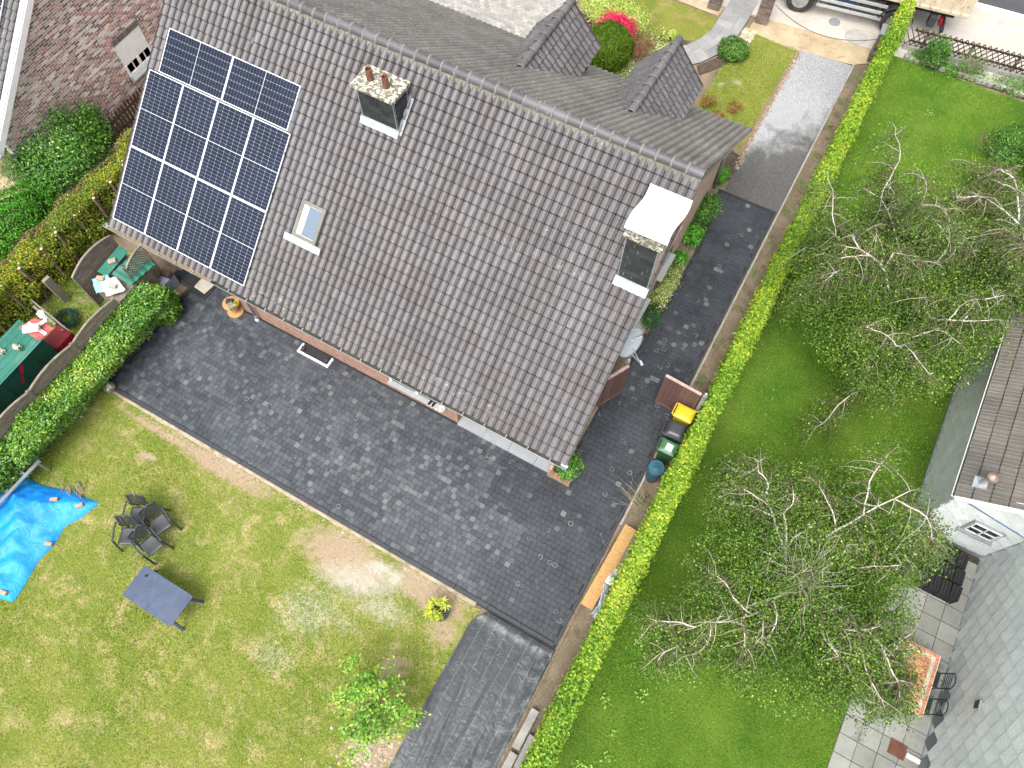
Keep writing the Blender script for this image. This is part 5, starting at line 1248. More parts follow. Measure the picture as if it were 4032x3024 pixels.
m.bar(a, b, .09, .006); m.bar(fpt(430, 850, 2.17), fpt(280, 960, 2.19), .12, .008); o = m.build('white_band', M['white_cloth'], bpy.data.objects['red_cloth'])
m = MB(); p = fpt(300, 940, 2.21); m.box((0, 0, .05), (.42, .22, .09)); o = tag(m.build('concrete_block', M['white_cloth'], bevel=.008), 'pale concrete block lying on the red cloth', 'block'); o.location = p; o.rotation_euler = (0, 0, R(40))
for (fx, fy, lb) in ((160, 1110, 'grey brick on the green shed roof nearer the red cloth'), (15, 1150, 'grey brick on the green shed roof at the left picture edge')):
    p = fpt(fx, fy, 2.1); m = MB(); m.box((0, 0, .05), (.22, .14, .1)); o = tag(m.build('brick', M['lichen_concrete'], bevel=.008), lb, 'brick', 'bricks on the green shed roof'); o.location = p-Vector((0, 0, .03)); o.rotation_euler = (0, 0, R(15))
m = MB(); m.box((-16.35, 2.58, .6), (.56, .66, 1.2)); rb = tag(m.build('red_box', M['red_dark'], bevel=.05), 'dark red tarpaulin-wrapped box at the end of the green shed', 'box')
drape([fpt(340, 790, 1.5), fpt(430, 860, 1.45), fpt(450, 830, 1.4), fpt(370, 760, 1.5)], 8, 8, 0, .08, 'striped_bundle', M['white_cloth'], 'white and red bundle of cloth behind the red cloth on the green shed', 'bundle', 8, .05)
# low shed by the house
ls = empty('low_shed', (-16.2, 5.0, 0), 0, 'low shed with green metal sheets and pale plastic between fence panel and house', 'shed')
LI = Matrix.Translation((16.2, -5.0, 0))
def lsb(m, name, mt_, **k): o = m.build(name, mt_, ls, **k); o.matrix_parent_inverse = LI; return o
m = MB(); m.box((-16.05, 5.0, .62), (1.05, 1.3, 1.24)); lsb(m, 'shed_body', M['wood_fence'])
p = [fpt(1110, 160, 1.45), fpt(1200, 210, 1.45), fpt(1010, 440, 1.45), fpt(905, 400, 1.45)]
m = MB(); ribbed(m, p[0], p[1], p[0]+(p[3]-p[0]), 2, .025); lsb(m, 'metal_sheet', M['green_metal'], solid=.006)
p = [fpt(1240, 215, 1.36), fpt(1300, 260, 1.36), fpt(1225, 530, 1.36), fpt(1035, 420, 1.36)]
m = MB(); ribbed(m, p[3], p[0]+Vector((.1, 0, 0)), p[3]+(p[2]-p[3]), 4, .025); lsb(m, 'metal_sheet', M['green_metal'], solid=.006)
drape([fpt(860, 480, 1.3), fpt(900, 610, 1.15), fpt(1080, 560, 1.42), fpt(1000, 425, 1.44)], 14, 14, .02, .06, 'plastic_sheet', M['cyan_film'], 'pale cyan plastic sheet hanging over the left side of the low shed', 'plastic sheet', 12)
drape([fpt(950, 500, 1.46), fpt(1000, 640, 1.4), fpt(1180, 580, 1.42), fpt(1080, 450, 1.46)], 14, 14, .03, .03, 'white_sheet', M['white_cloth'], 'dirty white sheet weighted with a brick on the low shed', 'sheet', 15)
for (fx, fy, z, a, mt_, lb) in ((1050, 308, 1.5, .9, 'pebble', 'beige brick on the dark green metal sheet of the low shed'), (940, 470, 1.42, .4, 'loose_brick', 'brown brick on the cyan plastic of the low shed'), (1055, 540, 1.5, .4, 'concrete', 'grey paving stone on the white sheet of the low shed')):
    p = fpt(fx, fy, z); m = MB(); m.box((0, 0, .03), (.22, .15, .07)); o = tag(m.build('brick', M[mt_], bevel=.008), lb, 'brick'); o.location = p; o.rotation_euler = (0, 0, a)
pb = empty('planter_box', (-15.52, 5.8, 0), 0, 'grey-blue plastic planter trough at the patio corner behind the hedge', 'planter')
M['grey_blue'] = mat('grey_blue', (.2, .24, .3), (.3, .34, .4), sc=8, rough=.6)
m = MB(); m.box((0, -.02, .25), (.3, .6, .5), taper=1.05); m.build('trough', M['grey_blue'], pb, bevel=.01)
m = MB(); m.box((0, -.02, .495), (.25, .54, .02)); m.build('trough_soil', M['grey_blue'], pb)
m = MB(); m.box((0, 0, .08), (.36, .2, .16), taper=.85); o = tag(m.build('plastic_tub', plastic('brown_pl', (.06, .04, .035)), bevel=.015), 'dark brown plastic tub on the grey-blue planter', 'tub'); o.location = (-15.5, 5.95, .52); o.rotation_euler = (0, 0, .1)
# sleepers, planks, netting behind the fence
m = MB(); m.box((0, 0, .58), (.12, .24, 1.2)); o = tag(m.build('timber_post', M['wood_grey'], bevel=.01), 'thick split weathered timber post in the grass by the conifers', 'post'); o.location = (-18.05, 3.88, 0)
m = MB(); m.bar((-18.69, 3.27, .5), (-16.6, 2.98, .42), .05, .28); tag(m.build('timber_plank', M['wood_grey'], bevel=.006), 'long grey plank on edge behind the red box', 'plank')
m = MB(); m.bar((-18.2, 3.1, .6), (-17.2, 2.96, .55), .07, .09); tag(m.build('timber_plank', M['wood_grey'], bevel=.006), 'shorter grey beam against the long plank behind the shed', 'plank')
m = MB(); p = fpt(605, 970, 1.1); m.box((p.x, p.y, .62), (.1, .06, 1.25)); tag(m.build('timber_post', M['wood_grey'], bevel=.006), 'short upright grey board beside the red box', 'post')
r = random.Random(5); m = MB()
for i in range(70):
    q = r.uniform(0, 6.28); pts = []
    for k in range(9):
        q += r.uniform(.3, .9); rr = r.uniform(.15, .38); pts.append((-17.42+rr*math.cos(q)*1.05, 3.35+rr*math.sin(q), .06+.4*r.random()*(1-rr)))
    m.tube(pts, .004, 4, cap=False)
M['net'] = mat('net', (.012, .05, .035), (.02, .07, .05), rough=.6); tag(m.build('garden_netting', M['net']), 'bunched dark green garden netting in the grass behind the fence', 'netting')
# ================================================================ vegetation
def leaf_cloud(P, Nn, size, tint, mat_, name, parent, asp=.5, seed=0, fold=.18, droop=None):
    n = len(P); r = np.random.default_rng(seed)
    Nn = Nn/np.maximum(1e-6, np.linalg.norm(Nn, axis=1, keepdims=True))
    A = r.normal(size=(n, 3)) if droop is None else droop+.5*r.normal(size=(n, 3))
    A -= Nn*np.sum(A*Nn, 1, keepdims=True); A /= np.maximum(1e-6, np.linalg.norm(A, axis=1, keepdims=True))
    B = np.cross(Nn, A); s = size[:, None]
    V = np.empty((n, 4, 3))
    V[:, 0] = P; V[:, 1] = P+A*s*.5+B*s*asp*.5+Nn*s*fold*.6; V[:, 2] = P+A*s-Nn*s*fold*.4; V[:, 3] = P+A*s*.5-B*s*asp*.5+Nn*s*fold*.6
    return link(name, raw_mesh(name, V.reshape(-1, 3), np.arange(n*4).reshape(-1, 4), mat_, np.clip(tint, 0, 1)), parent)
def vnoise(P, s, seed=0):
    a = P*s+seed*7.3; return (np.sin(a[:, 0]*1.7+2*np.sin(a[:, 1]*1.1+a[:, 2]))+np.sin(a[:, 1]*1.9+1.7*np.sin(a[:, 2]*1.3+a[:, 0]*.7))+np.sin(a[:, 2]*2.1+1.5*np.sin(a[:, 0]*1.2-a[:, 1]*.8)))/3
L_ = {}
L_['hedge'] = leafmat('leaf_hedge', ['#3d6a10', '#5c8d14', '#86ae1c', '#b2c82c', '#c6bf40'], .32, .5)
L_['laurel'] = leafmat('leaf_laurel', ['#2a5812', '#44781a', '#639427', '#93b83e', '#c3bf54'], .2, .28, .5)
L_['thuja'] = leafmat('leaf_thuja', ['#54432a', '#857050', '#4a6418', '#6a8a24', '#8f9f28', '#c0a834'], .2, .7, .15)
L_['shrub'] = leafmat('leaf_shrub', ['#1d420f', '#2f6216', '#4b8422', '#76a63a', '#a9c470'], .25, .45)
L_['bright'] = leafmat('leaf_bright', ['#24600e', '#3b8414', '#59a51d', '#7fc02f'], .3, .5)
L_['conifer'] = leafmat('leaf_conifer', ['#2c4708', '#48680c', '#668513', '#8a9a1c'], .15, .7, .15)
L_['birch'] = leafmat('leaf_birch', ['#2f4d0e', '#446a16', '#608522', '#8cab3c', '#c2d06e'], .35, .45, .35)
L_['fruit'] = leafmat('leaf_fruit', ['#3c7018', '#5d9226', '#88b83a', '#b4cc50', '#ced65e'], .32, .4)
L_['lime'] = leafmat('leaf_lime', ['#7f9a22', '#a9bf38', '#c9d65a', '#e8ecd0'], .3, .5)
L_['pink'] = leafmat('petal_pink', ['#b3083c', '#d4114f', '#e52a66', '#f05a88'], .3, .5)
L_['red'] = leafmat('leaf_red', ['#5c3a26', '#7d4f35', '#93694a', '#7d8a3a'], .25, .6)
L_['orange'] = leafmat('leaf_orange', ['#5a4a1c', '#7d6a24', '#a1672c', '#b98a34'], .25, .6)
L_['varieg'] = leafmat('leaf_varieg', ['#3c6a1c', '#5d8a2e', '#a9b85a', '#e6e0b0', '#efe27a'], .25, .5)
L_['dark'] = leafmat('leaf_dark', ['#173a12', '#265220', '#3a6e2c', '#54883c'], .2, .5)
M['core'] = mat('hedge_core', (.035, .05, .014), (.05, .065, .02), sc=6, rough=1, bump=.8, bsc=30, spec=.05)
def box_shell(n, x0, x1, y0, y1, h, r, rnd=.1, topfrac=.45, tap=.06):
    """points and normals on the top and two long sides of a clipped hedge"""
    k = r.random(n); P = np.empty((n, 3)); Nn = np.zeros((n, 3)); y = r.uniform(y0, y1, n)
    w_ = x1-x0; tp = k < topfrac; u = r.random(n)
    P[:, 1] = y; P[tp, 0] = x0+w_*u[tp]; P[tp, 2] = h-rnd*np.abs(2*u[tp]-1)**4+.02; Nn[tp] = (0, 0, 1)
    lf = (~tp) & (k < topfrac+(1-topfrac)/2); rt = (~tp) & ~lf
    zz = h*(1-u**1.4*.97)
    P[lf, 0] = x0-.03*np.sin(zz[lf]*3)+.06*(1-zz[lf]/h); P[rt, 0] = x1+.03*np.sin(zz[rt]*3)-tap*(1-zz[rt]/h); P[lf, 2] = zz[lf]; P[rt, 2] = zz[rt]; Nn[lf] = (-1, 0, .5); Nn[rt] = (1, 0, .5)
    return P, Nn
def hedge(name, label, x0, x1, y0, y1, h, n, ls, mk, seed, tm=.5, bulge=.08, stems=True, tsp=.2, wav=.1, asp=.5, tap=.06):
    r = np.random.default_rng(seed); e = empty(name, ((x0+x1)/2, (y0+y1)/2, 0), 0, label, 'hedge'); I = Matrix.Translation((-(x0+x1)/2, -(y0+y1)/2, 0))
    P, Nn = box_shell(n, x0, x1, y0, y1, h, r, tap=tap)
    f = vnoise(P, 2.2, seed); P += Nn/np.linalg.norm(Nn, axis=1, keepdims=True)*(bulge*f+.05*vnoise(P, .9, seed+6)+.05*vnoise(P, 8.5, seed+9)+r.normal(0, .045, n))[:, None]; P[:, 2] += wav*vnoise(P*np.array([0, 1, 0]), .9, seed+2)*(P[:, 2]/h)
    keep = np.array([in_view(p, 1200) for p in P]); P = P[keep]; Nn = Nn[keep]; n = len(P)
    t = tm+.12*vnoise(P, 3.1, seed+1)+.15*vnoise(P, .7, seed+5)+r.normal(0, tsp, n)
    Nr = Nn+r.normal(0, .55, (n, 3)); Nr[:, 2] += .35
    o = leaf_cloud(P, Nr, ls*r.uniform(.7, 1.25, n), t, L_[mk], 'foliage', e, asp, seed); o.matrix_parent_inverse = I
    m = MB(); ny = max(4, int((y1-y0)/.25))
    def ring(i):
        y = y0+.04+(y1-y0-.08)*i/ny; dz = wav*float(vnoise(np.array([[0, y, 0]]), .9, seed+2)[0])
        return [(x0+.16, y, 0), (x0+.12, y, h*.5), (x0+.13, y, h-.2+dz), (x0+.2, y, h-.13+dz), (x1-.2, y, h-.13+dz), (x1-.13, y, h-.2+dz), (x1-.12-tap*.5, y, h*.5), (x1-.16-tap*.95, y, 0)]
    v = []; [v.extend(ring(i)) for i in range(ny+1)]
    m.add(v, [(i*8+k, (i+1)*8+k, (i+1)*8+k+1, i*8+k+1) for i in range(ny) for k in range(7)]+[tuple(range(8)), tuple(ny*8+k for k in range(7, -1, -1))])
    o = m.build('inner_twigs', M['core'], e); o.matrix_parent_inverse = I
    return e
hedge('clipped_hedge', 'long clipped yellow-green hedge running from the street down beside the drive', .61, 1.03, -7, 27.6, 1.6, 80000, .09, 'hedge', 3, .5, .06, tsp=.22)
hedge('laurel_hedge', 'thick glossy green laurel hedge along the left edge of the patio', -15.4, -14.46, -.75, 5.2, 1.3, 21000, .1, 'laurel', 4, .42, .12, tsp=.2, wav=.12, asp=.42, tap=.6)
hedge('laurel_hedge', 'lower end of the laurel hedge running off the left picture edge behind the tarpaulin', -15.35, -14.8, -3.4, -.7, 1.25, 7000, .1, 'laurel', 44, .42, .12, tsp=.2, wav=.12, asp=.42)
def shrub(name, label, c, rad, n, ls, mk, seed, tm=.45, tsp=.18, clumps=40, cat='shrub', z0=0., asp=.5, core=True, stem=True, group=None, flat=1., spread=.3, droopy=False):
    r = np.random.default_rng(seed); e = empty(name, (c[0], c[1], z0), 0, label, cat, group); rx, ry, rz = rad
    D = r.normal(size=(clumps, 3)); D[:, 2] = np.abs(D[:, 2])*.9-.25; D /= np.linalg.norm(D, axis=1, keepdims=True)
    rr = r.uniform(.72, 1.02, clumps)[:, None]; C = D*rr*np.array([rx, ry, rz])*np.array([1, 1, flat])+np.array([0, 0, rz*.85])
    k = r.integers(0, clumps, n); sg = spread*np.array([rx, ry, rz]); P = C[k]+r.normal(size=(n, 3))*sg*np.array([.75, .75, .6])
    Nn = (P-np.array([0, 0, rz*.6]))/np.array([rx, ry, rz]); ok = P[:, 2] > .02; P = P[ok]; Nn = Nn[ok]; k = k[ok]; n = len(P)
    ct = r.normal(0, .12, clumps); t = tm+ct[k]+r.normal(0, tsp, n)
    Nr = Nn+r.normal(0, .6, (n, 3)); Nr[:, 2] += .4
    leaf_cloud(P, Nr, ls*r.uniform(.65, 1.3, n), t, L_[mk], 'foliage', e, asp, seed)
    m = MB()
    for i in range(0, clumps, max(1, clumps//14)):
        q = C[i]; m.tube([(0, 0, -.02), (q[0]*.35, q[1]*.35, q[2]*.45), (q[0]*.8, q[1]*.8, q[2]*.85)], [.012+.01*rx, .01, .004], 5)
    m.build('stem', M['bark'], e)
    return e
def dense_ball(name, label, c, rad, n, ls, mk, seed, tm=.45, tsp=.16, asp=.35, cat='shrub', bump_=.06, group=None):
    """tightly clipped or dense shrub: leaves on a lumpy ellipsoid with dark twigs inside"""
    r = np.random.default_rng(seed); e = empty(name, (c[0], c[1], 0), 0, label, cat, group); rx, ry, rz = rad; zc = rz*.82
    D = r.normal(size=(n, 3)); D /= np.linalg.norm(D, axis=1, keepdims=True); D = D[D[:, 2] > -.8]; n = len(D)
    f = 1+bump_*vnoise(D*3, 1.3, seed)+bump_*.7*vnoise(D*7, 1.2, seed+3)+r.normal(0, .025, n)
    P = D*np.array([rx, ry, rz])*f[:, None]+np.array([0, 0, zc]); ok = P[:, 2] > .01; P = P[ok]; D = D[ok]; n = len(P)
    t = tm+.16*vnoise(D*5, 1.2, seed+4)+r.normal(0, tsp, n); Nr = D+r.normal(0, .5, (n, 3)); Nr[:, 2] += .3
    leaf_cloud(P, Nr, ls*r.uniform(.65, 1.3, n), t, L_[mk], 'foliage', e, asp, seed)
    m = MB(); m.lathe([(rx*.86*math.cos(a), zc+rz*.86*math.sin(a)) for a in np.linspace(-1.2, 1.55, 9)], 16, sy=ry/rx); m.build('inner_twigs', M['core'], e)
    return e
dense_ball('laurel_bush', 'rounded glossy laurel bush at the upper end of the left hedge', (-14.95, 5.0), (.5, .5, .72), 4200, .1, 'laurel', 41, .45, .2, .42, bump_=.12)
# conifers on the far left: row with cut-back trunks
th = hedge('conifer_hedge', 'cut-back yellowish conifer hedge with bare trunks at the far left', -19.25, -18.55, .5, 9.3, 1.62, 46000, .085, 'thuja', 6, .62, .2, tsp=.2, wav=.12, asp=.38)
fo = [c for c in th.children if c.name.startswith('foliage')][0]
co = np.empty(len(fo.data.vertices)*3, np.float32); fo.data.vertices.foreach_get('co', co); co = co.reshape(-1, 4, 3).mean(1)
tn = np.empty(len(fo.data.polygons), np.float32); fo.data.attributes['tint'].data.foreach_get('value', tn)
br = np.clip((-18.98-co[:, 0])/.2, 0, 1)*np.clip((co[:, 2]-1.35)/.2, 0, 1)
tn = np.where(np.random.default_rng(1).random(len(tn)) < br*.85, tn*.3, tn); fo.data.attributes['tint'].data.foreach_set('value', tn)
M['cut_wood'] = mat('cut_wood', (.66, .58, .44), (.6, .5, .36), rough=.8, var=.05)
for i, (y, h_) in enumerate(((8.11, 1.62), (7.41, 1.6), (6.67, 1.65), (5.91, 1.6), (5.15, 1.65), (4.51, 1.62), (3.68, 1.65), (2.98, 1.6), (2.1, 1.6))):
    t = empty('cut_trunk', (-18.55+random.gauss(0, .04), y, 0)); t.parent = th; t.matrix_parent_inverse = Matrix.Translation((18.9, -4.9, 0))
    m = MB(); x1 = random.gauss(.08, .04); m.tube([(0, -.05, 0), (.03, 0, .6), (x1, 0, h_)], [.06, .05, .04], 8); m.build('trunk', M['bark'], t)
    m = MB(); m.lathe([(.04, h_-.004), (.041, h_+.006), (.0001, h_+.008)], 10, (x1, 0, 0)); m.build('cut_end', M['cut_wood'], t)
    if i % 2 == 0:
        m = MB(); m.tube([(.03, .05, .8), (x1-.15, .12, h_-.02)], [.03, .025], 7); m.build('trunk', M['bark'], t); m = MB(); m.lathe([(.026, 0), (.0001, .006)], 8, (x1-.15, .12, h_-.02)); m.build('cut_end', M['cut_wood'], t)
shrub('tall_shrub', 'large dark green shrub growing against the red brick wall', (-21.35, 7.75), (1.35, 1.35, 1.25), 16000, .085, 'shrub', 11, .42, .18, 90)
shrub('tall_shrub', 'slim upright shoots of the shrub standing higher against the brick wall', (-21.25, 9.15), (.4, .45, .95), 2600, .075, 'shrub', 12, .5, .18, 30)
dense_ball('round_shrub', 'bright green dense shrub at the left picture edge beside the conifer hedge', (-20.75, 4.3), (1.0, 2.3, .95), 22000, .075, 'bright', 13, .5, .18, .45, bump_=.1)
# planting along the gable
shrub('border_shrub', 'leafy green shrub at the street end of the bed by the gable', (-2.0, 16.55), (.34, .5, .4), 2600, .07, 'shrub', 14, .45, .17, 40)
shrub('border_shrub', 'broad-leaved green plant in the middle of the bed by the gable', (-2.05, 15.55), (.28, .4, .24), 700, .11, 'bright', 15, .5, .15, 24)
shrub('border_shrub', 'small light green leafy plant beside the bare soil of the gable bed', (-2.05, 14.45), (.2, .26, .2), 500, .1, 'bright', 16, .6, .15, 18)
shrub('flowering_shrub', 'green shrub dotted with cream flowers in the bed by the gable', (-1.98, 13.25), (.3, .75, .42), 3800, .06, 'varieg', 17, .42, .24, 50)
shrub('border_shrub', 'fine-leaved dark green shrub beside the concrete slab near the dish', (-1.9, 12.05), (.24, .38, .34), 1900, .05, 'dark', 18, .5, .18, 34)
shrub('border_shrub', 'small plant with dark flowers at the street-side corner of the house', (-2.2, 18.15), (.26, .3, .3), 900, .07, 'bright', 19, .5, .17, 22)
shrub('planter_shrub', 'green shrub growing in the brick planter at the house corner', (-1.88, 6.52), (.34, .34, .34), 1500, .07, 'shrub', 20, .5, .2, 34, z0=.3)
# front garden
dense_ball('conifer_ball', 'round clipped green conifer ball in the front bed', (-7.95, 21.25), (.86, .86, .8), 16000, .07, 'conifer', 21, .42, .17, .3, bump_=.05)
shrub('azalea', 'bright pink flowering azalea behind the conifer ball', (-8.15, 22.3), (.72, .5, .62), 8000, .06, 'pink', 22, .5, .22, 60, spread=.22)
shrub('lime_shrub', 'lime and white leaved shrub behind the pink azalea', (-8.5, 23.0), (1.05, .7, .6), 9000, .065, 'lime', 23, .5, .24, 70)
shrub('red_shrub', 'brownish red twiggy shrub right of the conifer ball', (-7.15, 22.15), (.55, .5, .42), 4000, .045, 'red', 24, .45, .2, 50)
shrub('small_plant', 'light green plant behind the right-hand dormer', (-6.35, 23.3), (.2, .2, .3), 500, .07, 'lime', 25, .35, .2, 18, cat='plant')
dense_ball('juniper', 'low dark green juniper with white specks beside the curved path', (-4.05, 23.85), (.55, .5, .3), 6000, .06, 'shrub', 26, .5, .2, .3, bump_=.16)
for i, (x, y, rr, lb) in enumerate(((-3.85, 21.1, .26, 'largest'), (-2.93, 21.3, .24, 'middle'), (-3.35, 20.7, .2, 'smallest'))):
    shrub('heather', lb+' of three small orange-green shrubs on the front lawn', (x, y), (rr, rr, rr*.8), 800, .04, 'orange', 30+i, .5, .25, 24, group='small shrubs on the front lawn')
def cover(name, label, pts, n, ls, mk, seed, h=.12):
    r = np.random.default_rng(seed); C = np.array(pts); k = r.integers(0, len(C), n); P = np.column_stack([C[k, 0]+r.normal(0, C[k, 2]), C[k, 1]+r.normal(0, C[k, 2]), np.abs(r.normal(0, h, n))*.6+.02])
    Nr = r.normal(0, .5, (n, 3)); Nr[:, 2] += 1; t = .5+.2*vnoise(P, 4, seed)+r.normal(0, .18, n)
    o = leaf_cloud(P, Nr, ls*r.uniform(.6, 1.3, n), t, L_[mk], name, None, .5, seed); return tag(o, label, 'ground cover', kind='stuff')
cover('ground_cover', 'mixed low ground cover filling the front bed', [(-7.2, 21.0, .35), (-6.7, 21.6, .4), (-7.9, 20.2, .5), (-6.3, 22.9, .25), (-6.9, 22.9, .3), (-8.8, 20.8, .4), (-6.2, 22.3, .3)], 9000, .06, 'varieg', 33)
cover('ground_cover.001', 'weeds and ivy along the border stones by the street fence', [(2.0, 27.05, .2), (2.9, 27.1, .25), (4.0, 27.25, .3), (5.2, 27.3, .3), (5.8, 27.4, .3), (3.3, 26.9, .15)], 5000, .06, 'shrub', 34, .15)
cover('weeds', 'weeds at the foot of the hedge along the drive', [(.25, 4+1.4*i, .1) for i in range(16)], 1500, .04, 'shrub', 35, .04)
cover('lawn_weeds', 'pale broad-leaved weed rosettes in the right-hand lawn', [(2.0+.4*math.sin(i*2.3), -1.0+.55*i*1.0, .07) for i in range(9)]+[(1.6, 3.8, .08), (1.9, .2, .06), (2.6, 9.5, .1)], 330, .085, 'fruit', 36, .05)
shrub('round_bush', 'dark green bush at the right picture edge on the far lawn', (5.95, 23.75), (.75, .75, .62), 7000, .06, 'shrub', 37, .45, .18, 60)
shrub('fence_bush', 'green bush in front of the crossed-slat street fence', (2.45, 26.95), (.42, .4, .55), 3600, .06, 'shrub', 38, .4, .18, 50)
sb = shrub('twiggy_bush', 'thin twiggy bush spreading over the street fence', (3.75, 27.2), (.5, .35, .4), 700, .05, 'shrub', 39, .55, .2, 26)
r = random.Random(9); m = MB()
for i in range(70):
    a = r.uniform(0, 6.28); l_ = r.uniform(.6, 1.2); e_ = r.uniform(.25, .9); p0 = Vector((r.gauss(0, .08), r.gauss(0, .06), 0)); d_ = Vector((math.cos(a)*e_, math.sin(a)*e_*.7+.25, 1)).normalized()
    m.tube([p0, p0+d_*l_*.5, p0+d_*l_+Vector((d_.x*.1, d_.y*.1, -.05))], [.007, .005, .002], 4)
m.build('twig', M['twig'], sb)
# young fruit tree and potted plant
def mini_tree(name, label, c, h, n_l, leaves, ls, mk, seed, spread_=.9):
    r = random.Random(seed); rn = np.random.default_rng(seed); e = empty(name, (c[0], c[1], 0), 0, label, 'tree')
    m = MB(); m.tube([(0, 0, -.03), (.02, .01, h*.3), (-.02, .03, h*.55), (.03, 0, h*.95)], [.045, .038, .026, .008], 8); m.build('trunk', M['bark'], e)
    pts = []
    for i in range(n_l):
        a = i*2.4+r.random()*.6; z0 = h*(.3+.6*i/n_l); L = spread_*(1.15-.55*i/n_l)*r.uniform(.75, 1.15); q = []
        for k in range(6):
            t = k/5; q.append(Vector((math.cos(a+.25*math.sin(t*4))*L*t, math.sin(a+.25*math.sin(t*4))*L*t, z0+L*.45*t-.1*t*t)))
        m = MB(); m.tube(q, [.018, .015, .012, .009, .006, .003], 5); m.build('branch', M['bark'], e)
        for k in range(2, 6):
            for s_ in range(3): pts.append(q[k]+Vector((r.gauss(0, .12), r.gauss(0, .12), r.gauss(0.03, .08))))
    C = np.array([tuple(p) for p in pts]); k = rn.integers(0, len(C), leaves); P = C[k]+rn.normal(0, .075, (leaves, 3))
    Nr = rn.normal(0, .55, (leaves, 3)); Nr[:, 2] += 1; t = .42+.15*vnoise(P, 3, seed)+rn.normal(0, .2, leaves)
    leaf_cloud(P, Nr, ls*rn.uniform(.6, 1.25, leaves), t, L_[mk], 'crown', e, .5, seed); return e
mini_tree('fruit_tree', 'young bright green tree on the lawn beside the black fabric', (-3.12, -1.15), 2.0, 12, 2700, .1, 'fruit', 5, .85)
pp = empty('potted_plant', (-2.98, 1.56, 0), 0, 'yellow-green plant with pointed leaves in a black pot on the lawn', 'potted plant')
m = MB(); m.lathe([(.19, 0), (.24, .3), (.262, .3), (.262, .34), (.24, .34), (.235, .29), (.0001, .28)], 24); m.build('pot', M['black_plastic'], pp, smooth=True, angle=40)
m = MB(); m.lathe([(.23, .285), (.0001, .295)], 20); m.build('potting_soil', M['dark_soil'], pp)
L_['pot'] = leafmat('leaf_pot', ['#6f8a1c', '#96ab26', '#bfc53a', '#dcd25a'], .3, .45)
r = random.Random(3)
for i in range(17):
    a = r.uniform(0, 6.28); rr = .27*math.sqrt(r.random()); cx, cy = rr*math.cos(a)-.06, rr*math.sin(a)-.02; zt = .5+.15*r.random()
    m = MB(); m.tube([(cx*.3, cy*.3, .28), (cx, cy, zt)], .006, 5); m.build('stem', M['twig'], pp)
    for k in range(9):
        q = k*.7+r.random()*.4; L = r.uniform(.11, .18); e_ = r.uniform(-.1, .6); d_ = Vector((math.cos(q), math.sin(q), e_)).normalized(); sd_ = d_.cross(Vector((0, 0, 1))).normalized()*.017; b = Vector((cx, cy, zt))
        m = MB(); m.add([b, b+d_*L*.45+sd_+Vector((0, 0, .01)), b+d_*L-Vector((0, 0, .035)), b+d_*L*.45-sd_+Vector((0, 0, .01)), b+d_*L*.5-Vector((0, 0, .002))], [(0, 1, 4), (1, 2, 4), (2, 3, 4), (3, 0, 4)], 0, r.random()); m.build('leaf', L_['pot'], pp)
